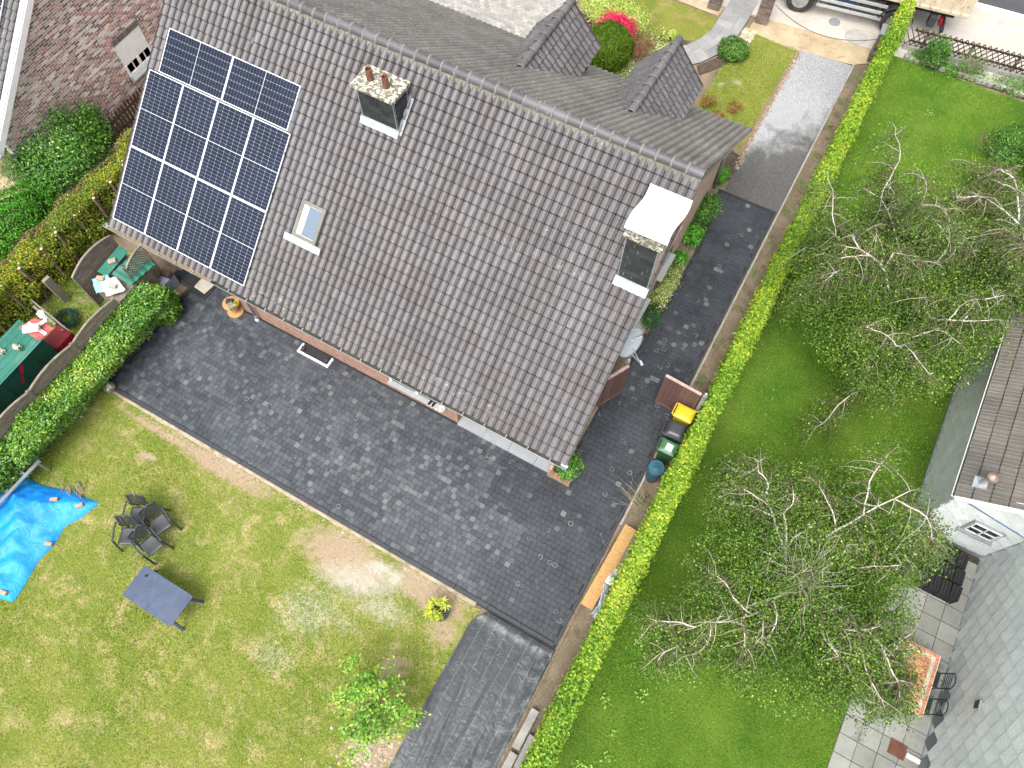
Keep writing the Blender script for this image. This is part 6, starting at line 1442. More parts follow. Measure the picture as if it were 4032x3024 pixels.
# ---------------------------------------------------------------- birches
M['fine_twig'] = mat('fine_twig', (.1, .085, .05), (.16, .13, .08), sc=5, rough=.9)
M['birch_twig'] = mat('birch_twig', (.3, .265, .2), (.45, .41, .34), sc=5, rough=.9)
def birch(label, base, head_z, crown, n_limb, n_leaf, seed, lean=(0, 0), rise=(1.0, 2.6), trunk_r=.16, core_=False):
    r = random.Random(seed); rn = np.random.default_rng(seed); e = empty('birch_tree', (base[0], base[1], 0), 0, label, 'tree', 'birch trees beside the right-hand house')
    hd = Vector((lean[0], lean[1], head_z)); tw = MB(); lpts = []
    m = MB(); m.tube([(0, 0, -.05), (lean[0]*.2, lean[1]*.2, head_z*.3), (lean[0]*.6, lean[1]*.6, head_z*.7), hd, hd+Vector((.03, .02, .3))], [trunk_r*1.2, trunk_r, trunk_r*.9, trunk_r*.95, trunk_r*.5], 12); m.build('trunk', M['bark_white'], e, smooth=True)
    def wob(p, d_, L, n, w_, droop, up0):
        pts = [p.copy()]; q = p.copy(); dd = d_.copy()
        for k in range(n):
            t = (k+1)/n; dd = (dd+Vector((r.gauss(0, w_), r.gauss(0, w_), r.gauss(0, w_*.7)+up0*(1-t)-droop*t))).normalized(); q = q+dd*(L/n); pts.append(q.copy())
        return pts
    fine = MB()
    for i in range(n_limb):
        a = 2*math.pi*i/n_limb+r.gauss(0, .15); ext = Vector((crown[0]*math.cos(a), crown[1]*math.sin(a), 0)); Lr = ext.length*r.uniform(.8, 1.0)
        d_ = (ext.normalized()+Vector((0, 0, r.uniform(.5, 1.1)))).normalized(); z0 = r.uniform(-.7, .2)
        pts = wob(hd+Vector((0, 0, z0)), d_, Lr*1.12, 10, .2, .2, .02); R0 = r.uniform(.032, .06)
        lm = MB(); lm.tube(pts, [R0*(1-.82*(k/10)**.8) for k in range(11)], 7); lo = lm.build('limb', M['bark_white'], e, smooth=True)
        ch_ = [pts]
        for k in r.sample(range(3, 10), 4):      # forks, white like the limbs
            pd = (pts[min(k+1, 10)]-pts[k-1]).normalized(); sdv = pd.cross(Vector((0, 0, 1))).normalized()*r.choice((-1, 1))
            dd = (pd*.7+sdv*r.uniform(.5, .95)+Vector((0, 0, r.uniform(.0, .6)))).normalized()
            fp = wob(pts[k], dd, Lr*r.uniform(.3, .55), 7, .26, .22, .02); ch_.append(fp)
            lm = MB(); lm.tube(fp, [R0*.36*(1-.8*(q/7))+.003 for q in range(8)], 5); lm.build('branch', M['bark_white'], lo, smooth=True)
        for ci, pl_ in enumerate(ch_):
            for k in range(2 if ci == 0 else 1, len(pl_)):
                for s_ in range(6 if ci == 0 else 5):
                    q = r.uniform(0, 6.283); l1 = r.uniform(.25, .8); o1 = (pl_[k]-pl_[k-1]).normalized()*.5
                    dd = (Vector((math.cos(q), math.sin(q), r.uniform(-.35, .25)))+o1).normalized()
                    sp_ = wob(pl_[k], dd, l1, 4, .18, .42, 0)
                    (tw if r.random() < .22 else fine).tube(sp_, [.009, .0075, .006, .0045, .003], 4, cap=False)
                    lpts.extend(tuple(p_) for p_ in sp_[2:])
                    for z_ in range(2):
                        t2 = wob(sp_[r.randint(2, 4)], Vector((r.gauss(0, .6), r.gauss(0, .6), -.7)).normalized(), r.uniform(.3, .8), 4, .16, .4, 0)
                        fine.tube(t2, [.005, .004, .003, .0025, .0015], 3, cap=False); lpts.extend(tuple(p_) for p_ in t2[1:])
    tag(fine.build('hanging_twigs', M['fine_twig'], e), kind='stuff')
    o = tw.build('twigs', M['birch_twig'], e); tag(o, kind='stuff')
    if core_:      # thicket of bare twigs at the heart of the crown
        cm = MB()
        for i in range(150):
            q = r.uniform(0, 6.283); d_ = Vector((math.cos(q), math.sin(q), r.uniform(.1, 1.4))).normalized()
            cm.tube(wob(hd+Vector((r.gauss(0, .2), r.gauss(0, .2), r.uniform(0, .5))), d_, r.uniform(.6, 1.3), 5, .3, .1, 0), [.009, .007, .006, .005, .004, .002], 4, cap=False)
        tag(cm.build('bare_twigs', M['birch_twig'], e), kind='stuff')
    C = np.array(lpts); nv = n_leaf//5; vq = rn.normal(size=(nv, 3)); vq /= np.linalg.norm(vq, axis=1, keepdims=True); vq *= rn.random((nv, 1))**.4
    C = np.vstack([C, np.column_stack([lean[0]+vq[:, 0]*crown[0]*.9, lean[1]+vq[:, 1]*crown[1]*.9, head_z+.25+vq[:, 2]*.8])[::3]]); k = rn.integers(0, len(C), n_leaf); P = C[k]+rn.normal(0, .075, (n_leaf, 3)); P[:, 2] += rn.normal(-.03, .1, n_leaf)
    Nr = rn.normal(0, .6, (n_leaf, 3)); Nr[:, 2] += .8; t = .4+.14*vnoise(P, 1.6, seed)+rn.normal(0, .2, n_leaf)
    dr = np.zeros((n_leaf, 3)); dr[:, 2] = -.5
    leaf_cloud(P, Nr, .05*rn.uniform(.6, 1.25, n_leaf), t, L_['birch'], 'crown', e, .75, seed, droop=dr); return e
birch('large birch with white limbs nearest the camera, beside the tiled table', (4.15, 5.9), 2.6, (2.75, 3.3), 11, 170000, 3, core_=True)
birch('birch with twisting white limbs in the middle of the right-hand lawn', (4.2, 14.75), 2.7, (3.0, 3.35), 11, 165000, 8, lean=(-.4, -.6))
birch('birch beside the neighbouring roof, partly cut off by the right picture edge', (6.15, 17.1), 3.3, (2.3, 2.7), 9, 60000, 12, lean=(.15, -.2), trunk_r=.12)
# mulch ring under the far birch
m = MB(); m.lathe([(.75, .005), (.6, .03), (.0001, .04)], 24, (6.2, 17.3, 0)); tag(m.build('mulch', mat('mulch', (.1, .04, .025), (.15, .07, .045), sc=14, rough=1, bump=1, bsc=40, var=.4), smooth=True), 'red-brown bark mulch ring around the far birch', 'mulch', kind='stuff')
# ================================================================ the house on the left
HX = -21.6
lh = empty('neighbour_house', (HX-3, 9, 0), 0, 'red and white brick house with white verge at the upper left', 'house')
LHI = Matrix.Translation((-(HX-3), -9, 0))
def lhb(m, name, mt_, parent=None, **k):
    o = m.build(name, mt_, parent or lh, **k)
    if parent is None: o.matrix_parent_inverse = LHI
    return o
LEY, LEZ, LRY = 6.7, 2.72, 12.9; LRZ = LEZ+.8*(LRY-LEY)
prof = [(LEY, 0), (19.1, 0), (19.1, LEZ), (LRY, LRZ), (LEY, LEZ)]
m = MB(); m.add([(HX-.3, a, b) for a, b in prof]+[(HX, a, b) for a, b in prof], [(4, 3, 2, 1, 0), (5, 6, 7, 8, 9)]+[(i, (i+1) % 5, 5+(i+1) % 5, 5+i) for i in range(5)])
lw_ = lhb(m, 'gable_wall', M['joint'])
WY0, WY1, WZ0, WZ1 = 11.5, 12.72, .98, 2.2
items = []; rb_ = np.random.default_rng(77); ch = .0755; bw = .222
nrow = int(LRZ/ch)
for j in range(nrow):
    z = .01+j*ch; ymin = LEY+max(0, (z+ch-LEZ)/.8); ymax = min(19.1, 19.1-max(0, (z+ch-LEZ)/.8)); off_ = bw/2 if j % 2 else 0
    y = LEY-bw+off_
    while y < min(ymax, 16.2):
        y0, y1 = max(y+.012, ymin), min(y+bw-.012, ymax); y += bw
        if y1-y0 < .03: continue
        if WZ0-.3 < z+.03 < WZ1+.2 and y1 > WY0-.01 and y0 < WY1+.01:
            if y0 < WY0-.03: y1 = WY0-.008
            elif y1 > WY1+.03: y0 = WY1+.008
            else: continue
        if not in_view((HX, (y0+y1)/2, z), 60): continue
        h0 = z+.011; h1 = z+ch-.011; d_ = .006+.006*rb_.random()
        vs = [(HX+d_, y0, h0), (HX+d_, y1, h0), (HX+d_, y1, h1), (HX+d_, y0, h1), (HX-.01, y0, h0), (HX-.01, y1, h0), (HX-.01, y1, h1), (HX-.01, y0, h1)]
        fs = [(0, 1, 2, 3), (4, 5, 1, 0), (5, 6, 2, 1), (6, 7, 3, 2), (7, 4, 0, 3)]
        pw_ = .2+.5*max(0, mnoise.noise((y0*.9, z*.9, 3)))+.25*max(0, mnoise.noise((y0*3, z*3, 8)))
        u = rb_.random(); mi = 1 if u < pw_ else (2 if u < pw_+.1 else 0)
        items.append((vs, fs, float(rb_.random()), mi))
pieces(lw_, 'brick', 'brick_field', items, [M['brick'], M['brick_white'], M['brick_dark']], 300)
for i in range(17):   # soldier course over the window
    y0 = WY0-.02+(WY1-WY0+.04)*i/17; m = MB(); m.box((HX+.006, y0+.037, WZ1+.115), (.03, .056, .2), t=random.random()); m.build('soldier_brick', M['brick_dark'], lw_)
m = MB(); m.box((HX-.06, (WY0+WY1)/2, (WZ0+WZ1)/2), (.1, WY1-WY0, WZ1-WZ0)); wn = lhb(m, 'window', M['white_paint'])
zs = WZ0+.42
for i in range(18):
    z = zs+(WZ1-zs)*i/18; m = MB(); m.add([(HX+.012, WY0+.02, z), (HX+.012, WY1-.02, z), (HX+.002, WY1-.02, z+(WZ1-zs)/18), (HX+.002, WY0+.02, z+(WZ1-zs)/18)], [(0, 1, 2, 3)]); m.build('shutter_slat', M['white_paint'], wn)
for k in range(4):
    y0 = WY0+.08+(WY1-WY0-.1)*k/4; m = MB(); m.box((HX-.006, y0+.12, WZ0+.25), (.012, .235, .3)); m.build('pane', M['glass_dark'], wn)
for (y, w_) in ((WY0+.04, .07), ((WY0+WY1)/2, .12), (WY1-.04, .07)): m = MB(); m.box((HX+.01, y, WZ0+.21), (.03, w_, .42)); m.build('window_frame', M['white_paint'], wn)
m = MB(); m.box((HX+.01, (WY0+WY1)/2, WZ0+.04), (.04, WY1-WY0, .1)); m.build('window_frame', M['white_paint'], wn)
m = MB(); m.add([(HX+.03, WY0-.02, WZ0), (HX+.03, WY1+.02, WZ0), (HX+.2, WY1+.02, WZ0-.06), (HX+.2, WY0-.02, WZ0-.06), (HX, WY0-.02, WZ0-.26), (HX, WY1+.02, WZ0-.26), (HX+.2, WY1+.02, WZ0-.10), (HX+.2, WY0-.02, WZ0-.10)], [(0, 3, 2, 1), (3, 7, 6, 2), (7, 4, 5, 6), (0, 4, 7, 3), (1, 2, 6, 5)]); m.build('window_sill', M['sill'], wn)
def lroof_z(y): return LEZ+.1+.8*(y-LEY)
m = MB(); m.add([(-34, 6.35, lroof_z(6.35)), (HX+.12, 6.35, lroof_z(6.35)), (HX+.12, LRY, lroof_z(LRY)), (-34, LRY, lroof_z(LRY))], [(0, 1, 2, 3)]); lr = lhb(m, 'roof', M['tile_dormer'], solid=.1)
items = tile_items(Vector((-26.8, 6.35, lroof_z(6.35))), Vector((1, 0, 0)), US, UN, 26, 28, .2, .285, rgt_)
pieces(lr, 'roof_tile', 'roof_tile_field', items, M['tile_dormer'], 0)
m = MB(); m.bar((HX+.21, 6.3, lroof_z(6.3)+.0), (HX+.21, LRY, lroof_z(LRY)+.0), .17, .16); lhb(m, 'verge_board', M['white_alu'], bevel=.01)
m = MB(); m.bar((HX+.34, 6.2, lroof_z(6.2)-.06), (HX+.34, LRY, lroof_z(LRY)-.06), .03, .2); lhb(m, 'verge_trim', M['white_paint'])
m = MB(); m.tube([(-34, 6.15, 2.45), (HX+.5, 6.15, 2.45)], .085, 12); lhb(m, 'gutter', M['white_alu'], smooth=True)
m = MB(); m.tube([(HX+.3, 6.55, 2.05), (HX+.3, 6.6, 1.9), (HX+.3, 6.6, 0)], .05, 10); lhb(m, 'downpipe', M['dark_green'], smooth=True)
o = copy_tree(proto); Y = 8.6
o.matrix_world = Matrix.Translation(Vector((-23.15, Y, lroof_z(Y)))+UN*.12) @ Matrix(((1, 0, 0), (0, US.y, UN.y), (0, US.z, UN.z))).to_4x4()
tag(o, 'solar panel on the neighbouring roof at the upper left picture corner', 'solar panel')
# brown picket fence below the brick wall
pf = empty('picket_fence', (-20.95, 10.2, 0), 0, 'dark brown picket fence in front of the red brick wall', 'fence')
for i in range(19):
    m = MB(); y = -1.25+.15*i; m.add([(0, y-.045, .1), (0, y+.045, .1), (0, y+.045, 1.0), (0, y, 1.07), (0, y-.045, 1.0), (.022, y-.045, .1), (.022, y+.045, .1), (.022, y+.045, 1.0), (.022, y, 1.07), (.022, y-.045, 1.0)], [(0, 1, 2, 3, 4), (9, 8, 7, 6, 5)]+[(a, 5+a, 5+(a+1) % 5, (a+1) % 5) for a in range(5)], 0, random.random()); m.build('picket', M['wood_brown'], pf)
for z in (.3, .75): m = MB(); m.box((-.02, .1, z), (.03, 2.9, .08)); m.build('fence_rail', M['wood_brown'], pf)
m = MB(); m.bar((-20.72, 8.9, .12), (-20.62, 12, .12), .2, .24); tag(m.build('timber_sleeper', M['wood_pale'], bevel=.02), 'pale split timber sleeper on the ground below the picket fence', 'sleeper')
bdr = empty('block_edging', (-20.87, 7.07, 0), R(5), 'short row of grey concrete blocks edging the bed by the conifer hedge', 'edging')
for i in range(7): m = MB(); m.box((0, -.4+.13*i, .06), (.16, .122, .14), t=random.random()); m.build('edging_block', M['concrete'], bdr, bevel=.01)
# ================================================================ the house on the right
MX, WX, WYF = 8.79, 6.86, 9.78
rh = empty('slate_clad_house', (MX, 9, 0), 0, 'pale grey house clad in diamond slates at the lower right', 'house')
RHI = Matrix.Translation((-MX, -9, 0))
def rhb(m, name, mt_, parent=None, **k):
    o = m.build(name, mt_, parent or rh, **k)
    if parent is None: o.matrix_parent_inverse = RHI
    return o
def diamonds(parent, O, ux, uz, un, w_, h_, dx, dz, matf, inside=None, rows0=0):
    """overlapping rhombic slates, lower corner proud"""
    items = []; rr = np.random.default_rng(5)
    j = 0; z = dz*.5
    while z-dz*.5 < h_:
        i = 0; x = (dx/2 if j % 2 else 0)
        while x-dx*.5 < w_:
            pts = [(x, z-dz*.5), (x+dx*.5, z), (x, z+dz*.5), (x-dx*.5, z)]
            pts = [(min(max(a, 0), w_), min(max(b, 0), h_)) for a, b in pts]
            ok = (max(p[0] for p in pts)-min(p[0] for p in pts) > .03) and (max(p[1] for p in pts)-min(p[1] for p in pts) > .03)
            if inside and not inside(x, z): ok = False
            if ok:
                lo, hi = .034+rr.random()*.008, .002
                hts = [lo, .014, hi, .014]; n = 4
                c_ = O+ux*x+uz*z
                if in_view(c_, 150):
                    v = [O+ux*(p[0])+uz*(p[1])+un*hts[k] for k, p in enumerate(pts)]+[O+ux*(p[0])+uz*(p[1]) for p in pts]
                    fs = [(0, 1, 2, 3)]+[(4+k, 4+(k+1) % 4, (k+1) % 4, k) for k in range(4)]
                    items.append((v, fs, float(rr.random()), matf(x, z)))
            x += dx; i += 1
        z += dz*.5; j += 1
    return items
m = MB(); m.box((MX+.15, 2.6, 3.2), (.3, 14.36, 6.4)); mw = rhb(m, 'main_wall', M['grey_slate'])
items = diamonds(mw, Vector((MX, WYF-.02, 0)), Vector((0, -1, 0)), Vector((0, 0, 1)), Vector((-1, 0, 0)), 13.5, 6.2, .56, .58, lambda x, z: 1 if (z < .25 and x > 2.3) or (z < .5 and x > 3.6) else 0)
pieces(mw, 'wall_slate', 'wall_slate_field', items, [M['grey_slate'], M['dark_slate']], 300)
m = MB(); m.bar((MX-.012, WYF, .03), (MX-.012, -4, .03), .03, .07); rhb(m, 'wall_base_trim', M['zinc'])
# wing
m = MB(); gz = lambda x: 2.62+.66*(x-WX+.18)
m.add([(WX, WYF, 0), (9.6, WYF, 0), (9.6, WYF, gz(9.6)), (WX, WYF, gz(WX)), (WX, 26, 0), (9.6, 26, 0), (9.6, 26, gz(9.6)), (WX, 26, gz(WX))], [(0, 1, 2, 3), (5, 4, 7, 6), (4, 0, 3, 7), (1, 5, 6, 2), (3, 2, 6, 7)]); wg = rhb(m, 'wing_wall', M['grey_slate'])
items = diamonds(wg, Vector((WX, WYF, .18)), Vector((1, 0, 0)), Vector((0, 0, 1)), Vector((0, -1, 0)), 2.2, 3.4, .5, .42, lambda x, z: 0, inside=lambda x, z: z+.18 < gz(WX+x)-.05 and not (.72 < x < 1.6 and .85 < z < 1.75))
items += diamonds(wg, Vector((WX, 26, .12)), Vector((0, -1, 0)), Vector((0, 0, 1)), Vector((-1, 0, 0)), 26-WYF, 2.5, .62, .44, lambda x, z: 0)
pieces(wg, 'wall_slate', 'wall_slate_field', items, [M['grey_slate'], M['dark_slate']], 150)
m = MB(); m.box((7.8, WYF-.02, .1), (1.95, .035, .2)); m.box((WX-.02, 17, .05), (.035, 14, .12)); rhb(m, 'wall_plinth', M['zinc'])
m = MB(); m.bar((MX-.02, WYF-.02, .1), (MX-.02, WYF-.02, 3.4), .03, .03, up=(1, 0, 0)); rhb(m, 'corner_trim', M['zinc'])
# wing window
m = MB(); x0, x1, z0, z1 = 7.64, 8.4, 1.14, 1.82
m.box(((x0+x1)/2, WYF-.025, (z0+z1)/2), (x1-x0, .05, z1-z0)); wn = rhb(m, 'window', M['zinc'])
m = MB(); m.box(((x0+x1)/2, WYF-.06, z0-.02), (x1-x0+.1, .12, .04)); m.build('window_sill', M['zinc'], wn)
for k in range(2):
    xa = x0+.09+(x1-x0-.18)*k/2; m = MB(); m.box((xa+.145, WYF-.054, (z0+z1)/2+.02), (.26, .012, z1-z0-.2)); m.build('pane', M['glass_dark'], wn)
for (a, b, c_, d_) in ((x0+.06, z0+.1, x1-.06, z0+.1), (x0+.06, z1-.06, x1-.06, z1-.06), (x0+.06, z0+.1, x0+.06, z1-.06), (x1-.06, z0+.1, x1-.06, z1-.06), ((x0+x1)/2, z0+.1, (x0+x1)/2, z1-.06), (x0+.06, (z0+z1)/2+.02, x1-.06, (z0+z1)/2+.02)):
    m = MB(); m.bar((a, WYF-.064, b), (c_, WYF-.064, d_), .03, .03, up=(0, 1, 0)); m.build('window_frame', M['white_paint'], wn)
# wing roof: fluted tiles rising away from the gutter
WS = Vector((1, 0, .66)).normalized(); WN = Vector((-.66, 0, 1)).normalized()
ro = Vector((6.72, 9.62, 2.72))
m = MB(); m.add([ro-WN*.03, ro-WN*.03+Vector((0, 16, 0)), ro-WN*.03+Vector((0, 16, 0))+WS*4.2, ro-WN*.03+WS*4.2], [(3, 2, 1, 0)]); wr = rhb(m, 'wing_roof', M['tile_right'], solid=.1)
FLUTE = [(0, .012), (.06, .02), (.1, .006), (.28, .006), (.33, .02), (.38, .006), (.58, .006), (.63, .02), (.68, .006), (.9, .006), (.95, .014), (1.0, .012)]
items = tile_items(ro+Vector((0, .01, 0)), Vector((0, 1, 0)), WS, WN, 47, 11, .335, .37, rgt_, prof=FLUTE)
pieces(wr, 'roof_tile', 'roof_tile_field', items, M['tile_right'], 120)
m = MB(); m.bar(ro+Vector((-.02, -.04, -.02)), ro+WS*4.2+Vector((0, -.04, -.02)), .05, .14, up=WN); rhb(m, 'verge_board', M['white_alu'])
m = MB(); n_ = 8; v = []
for y in (9.6, 25.6):
    for k in range(n_+1): q = math.pi*(1+k/n_); v.append((6.68+.07*math.cos(q), y, 2.72+.07*math.sin(q)))
m.add(v, [(k, k+1, n_+2+k, n_+1+k) for k in range(n_)]+[tuple(range(n_+1))]); gt = rhb(m, 'gutter', M['white_alu'], solid=.008)
m = MB(); m.box((6.69, 17.6, 2.685), (.09, 15.9, .02)); m.build('gutter_debris', M['debris_wet'], gt)
m = MB(); m.tube([(6.85, 9.7, 2.6), (7.6, 9.74, 2.35), (8.7, 9.74, 2.1)], .012, 6); rhb(m, 'cable', plastic('blue_pl', (.04, .12, .3)))
# flue on the wing roof
p = Vector((7.05, 10.1, 0)); z = ro.z+.66*(p.x-ro.x)
fu = empty('roof_flue', (p.x, p.y, z), 0, 'silver flue pipe with a round brown cap on the wing roof', 'flue')
m = MB(); m.box((0, 0, .04), (.3, .3, .03), M=Matrix.Rotation(-math.atan(.66), 4, 'Y')); m.build('flue_flashing', M['lead'], fu)
m = MB(); m.lathe([(.07, 0), (.062, .38), (.072, .38), (.072, .44), (.06, .44)], 16); m.build('flue_pipe', M['steel'], fu, smooth=True, angle=40)
m = MB(); m.lathe([(.05, .5), (.14, .46), (.15, .5), (.11, .56), (.0001, .6)], 18); m.build('flue_cap', mat('flue_cap', (.2, .15, .12), (.3, .24, .2), rough=.5, metallic=.4), fu, smooth=True)
m = MB(); m.tube([(0, 0, .4), (0, 0, .52)], .03, 8); m.build('flue_neck', M['black_plastic'], fu)
# little wall vent
vb = MB(); vb.box((MX-.05, 5.55, 1.95), (.09, .22, .22)); vv = rhb(vb, 'wall_vent', M['zinc'], bevel=.01)
m = MB(); m.box((MX-.1, 5.55, 1.96), (.012, .17, .17)); m.build('vent_grille', M['debris_wet'], vv)
# ---------------------------------------------------------------- terrace of the right-hand house
tt = empty('tiled_table', (7.81, 5.8, 0), 0, 'orange terracotta-tiled garden table on the flagged terrace', 'table')
m = MB(); m.box((0, 0, .715), (.88, 1.54, .04)); m.build('tabletop', M['joint'], tt, bevel=.006)
M['orange_tile'] = mat('orange_tile', (.43, .16, .07), (.5, .22, .11), sc=5, rough=.6, tint=.2, dirt=(.35, .2, .13), dsc=3); M['cream_tile'] = mat('cream_tile', (.5, .45, .35), (.42, .37, .28), sc=9, rough=.6, tint=.15)
ts = .0855
for i in range(10):
    for j in range(18):
        b = (i in (1, 8) and 1 <= j <= 16) or (j in (1, 16) and 1 <= i <= 8)
        x = -.4275+ts*(i+.5); y = -.7695+ts*(j+.5)
        m = MB(); m.box((x, y, .737), (ts-.005, ts-.005, .008), t=random.random()); m.build('table_tile', M['cream_tile' if b else 'orange_tile'], tt)
for sx in (-1, 1):
    for sy in (-1, 1): m = MB(); m.box((sx*.38, sy*.7, .35), (.04, .04, .7)); m.build('leg', M['black_plastic'], tt)
M['iron'] = mat('iron', (.025, .027, .03), (.035, .037, .04), rough=.45, metallic=.3)
def iron_chair():
    c = empty('iron_chair'); m = MB(); m.box((0, 0, .44), (.4, .4, .025)); m.build('seat', M['iron'], c)
    for sx in (-1, 1):
        for sy in (-1, 1): m = MB(); m.tube([(sx*.19, sy*.19, .44), (sx*.21, sy*.21, 0)], .012, 6); m.build('leg', M['iron'], c)
        m = MB(); m.tube([(.19, sx*.19, .44), (.28, sx*.2, .92)], .014, 6); m.build('back_post', M['iron'], c)
    m = MB(); m.tube([(.28, -.2, .92), (.31, -.1, .965), (.32, 0, .98), (.31, .1, .965), (.28, .2, .92)], .014, 6); m.build('back_rail', M['iron'], c)
    for k in range(-3, 4):
        for s_ in (1, -1):
            a, b = max(-.19, -.19+.095*k), min(.19, .19+.095*k); 
            if s_ < 0: a, b = -a, -b
            za = .58+.34*0 if k >= 0 else .58+.085*(-k); zb = .9 if k <= 0 else .9-.085*k
            m = MB(); m.tube([(.21+.17*(za-.5), a, za), (.21+.17*(zb-.5), b, zb)], .007, 5); m.build('back_lattice', M['iron'], c)
    return c
ic = iron_chair()
for i, (x, y, rz, lb) in enumerate(((8.27, 6.08, 0, 'black wrought-iron chair on the house side of the tiled table, nearer the black tiles'), (8.27, 5.42, 0, 'black wrought-iron chair on the house side of the tiled table, nearer the rusty cover'), (7.32, 6.25, math.pi, 'black wrought-iron chair on the tree side of the tiled table, nearer the black tiles'), (7.32, 5.4, math.pi, 'black wrought-iron chair on the tree side of the tiled table, nearer the rusty cover'))):
    o = ic if i == 0 else copy_tree(ic); o.location = (x, y, .02); o.rotation_euler = (0, 0, rz); tag(o, lb, 'chair', 'iron chairs round the tiled table')
M['black_tile'] = mat('black_tile', (.014, .014, .015), (.022, .022, .023), sc=5, rough=.42, bump=.15)
stk = empty('tile_stack'); n_ = 7
for k in range(n_):
    m = MB(); m.grid(lambda u, v: ((u-.5)*.25, (v-.5)*.4, .05+.062*k+.016*(1 if .12 < (u*3) % 1 < .45 else 0)+.004*random.random()), 18, 2); m.build('roof_tile', M['black_tile'], stk, solid=.03)
rows_ = ['against the house wall', 'in the middle row', 'in the row nearest the tiled table']
for j in range(3):
    for i in range(4):
        o = stk if (i == 0 and j == 0) else copy_tree(stk)
        o.location = (7.42+.265*i+.03*j, 9.26-.44*j-.05*i*0, .02); o.rotation_euler = (0, 0, R(-3+random.random()*5)); tag(o, '%s stack of black roof tiles %s' % (['leftmost', 'second', 'third', 'rightmost'][i], rows_[j]), 'tiles', 'stacks of black roof tiles')
m = MB(); m.box((8.22, 4.22, .035), (.4, .36, .012)); gr = tag(m.build('drain_cover', mat('rust', (.12, .05, .03), (.16, .07, .045), sc=6, rough=.9, bump=.4)), 'square rust-brown drain cover on the flagged terrace', 'cover')
m = MB(); m.box((8.6, 4.2, .05), (.34, .12, .06)); tag(m.build('white_curb', M['white_paint'], bevel=.01), 'short white kerb piece against the slate-clad wall', 'kerb')
# ================================================================ the street end
def brick_pillar(x, y, w_, h_, label, rz=SA):
    p = empty('brick_pillar', (x, y, 0), rz, label, 'pillar', 'brick gate pillars'); n = int(h_/.075)
    m = MB(); m.box((0, 0, h_/2), (w_-.02, w_-.02, h_)); m.build('pillar_core', M['mortar'], p)
    for j in range(n):
        for s_ in range(4):
            a = s_*math.pi/2
            for k in range(2):
                L1 = w_*.62 if (k+j) % 2 == 0 else w_*.36; x0 = -w_/2 if k == 0 else w_/2-L1
                m = MB(); m.box((x0+L1/2, -w_/2+.012, .04+.075*j), (L1-.008, .03, .063), t=random.random(), M=Matrix.Rotation(a, 4, 'Z')); m.build('brick', M['pillar_brick'], p)
    m = MB(); m.box((0, 0, h_+.03), (w_+.1, w_+.1, .07)); m.build('pillar_cap', M['dark_slate'], p, bevel=.015)
brick_pillar(-5.62, 25.95, .46, 1.2, 'brick gate pillar left of the curved grey path'); brick_pillar(-3.75, 26.1, .46, 1.25, 'brick gate pillar between the path and the gravel drive'); brick_pillar(.62, 26.2, .46, 1.2, 'brick gate pillar beside the hedge end')
chn = empty('chain', (-3.5, 25.7, 0), 0, 'sagging rusty chain strung across the drive between two pillars', 'chain')
lk = MB(); tp = [(.032*math.cos(q), .016*math.sin(q), 0) for q in np.linspace(0, 2*math.pi, 11)]; lk.tube(tp, .006, 5, cap=False); lme = lk.mesh('chain_link', mat('chain_iron', (.07, .055, .05), (.12, .09, .08), sc=20, rough=.6, metallic=.4), True)
pa = Vector((.08, .18, .95)); pb2 = Vector((3.88, .28, .95)); n = 78
cpt = lambda t: pa.lerp(pb2, t)-Vector((0, 0, 2.2*t*(1-t)))
for i in range(n):
    t = (i+.5)/n; d_ = (cpt(t+.01)-cpt(t-.01)).normalized(); o = link('chain_link', lme, chn); q = d_.to_track_quat('X', 'Z'); o.matrix_local = Matrix.Translation(cpt(t)) @ q.to_matrix().to_4x4() @ Matrix.Rotation(R(90*(i % 2)), 4, 'X')
def manhole(x, y, rx, label):
    c = empty('manhole_cover', (x, y, .014), SA, label, 'manhole cover'); m = MB(); m.lathe([(rx, 0), (rx, .008), (rx*.93, .009), (rx*.92, .004), (.0001, .004)], 28); m.build('cover_plate', M['concrete'] if rx > .3 else M['dark_slate'], c)
    for k in range(-5, 6): m = MB(); L1 = math.sqrt(max(.01, (rx*.85)**2-(k*rx*.155)**2)); m.box((k*rx*.155, 0, .006), (rx*.06, 2*L1, .006)); m.build('cover_rib', M['concrete'] if rx > .3 else M['dark_slate'], c)
manhole(-.33, 26.98, .42, 'large round concrete manhole cover near the hedge end pillar'); manhole(-1.3, 27.35, .22, 'small grey manhole cover on the pavement beside the truck')
# lattice fence along the pavement
lf = empty('street_fence', (1.75, 27.32, 0), math.atan(.13), 'dark brown crossed-slat fence along the pavement behind the right lawn', 'fence')
for k in range(-2, 34):
    for s_ in (1, -1):
        m = MB(); x0 = .2*k; m.bar((x0, .015*s_, .22), (x0+s_*.5, .015*s_, .95), .02, .045, up=(0, 1, 0), t=random.random()); m.build('fence_slat', M['wood_brown'], lf)
for z in (.36, .8): m = MB(); m.bar((-.3, .045, z), (6.8, .045, z), .04, .06); m.build('fence_rail', M['wood_brown'], lf)
for k in range(5): m = MB(); m.box((.2+1.6*k, .08, .42), (.09, .09, .84)); m.build('fence_post', M['wood_grey'], lf)
m = MB(); m.box((3.2, .02, .08), (7.2, .12, .2)); m.build('fence_plinth', M['concrete'], lf)
be = empty('stone_border', (1.6, 26.83, 0), math.atan(.055), 'row of rough cut stones edging the bed along the street fence', 'border')
for k in range(26): m = MB(); m.box((.22*k+random.gauss(0, .02), random.gauss(0, .03), .05), (.18+.03*random.random(), .13, .14), random.gauss(0, .1), t=random.random(), taper=.85); m.build('border_stone', mat('border_stone', (.33, .3, .25), (.24, .23, .21), sc=6, rough=.9, tint=.3, bump=.3) if k == 0 else bpy.data.materials['border_stone'], be, bevel=.015)
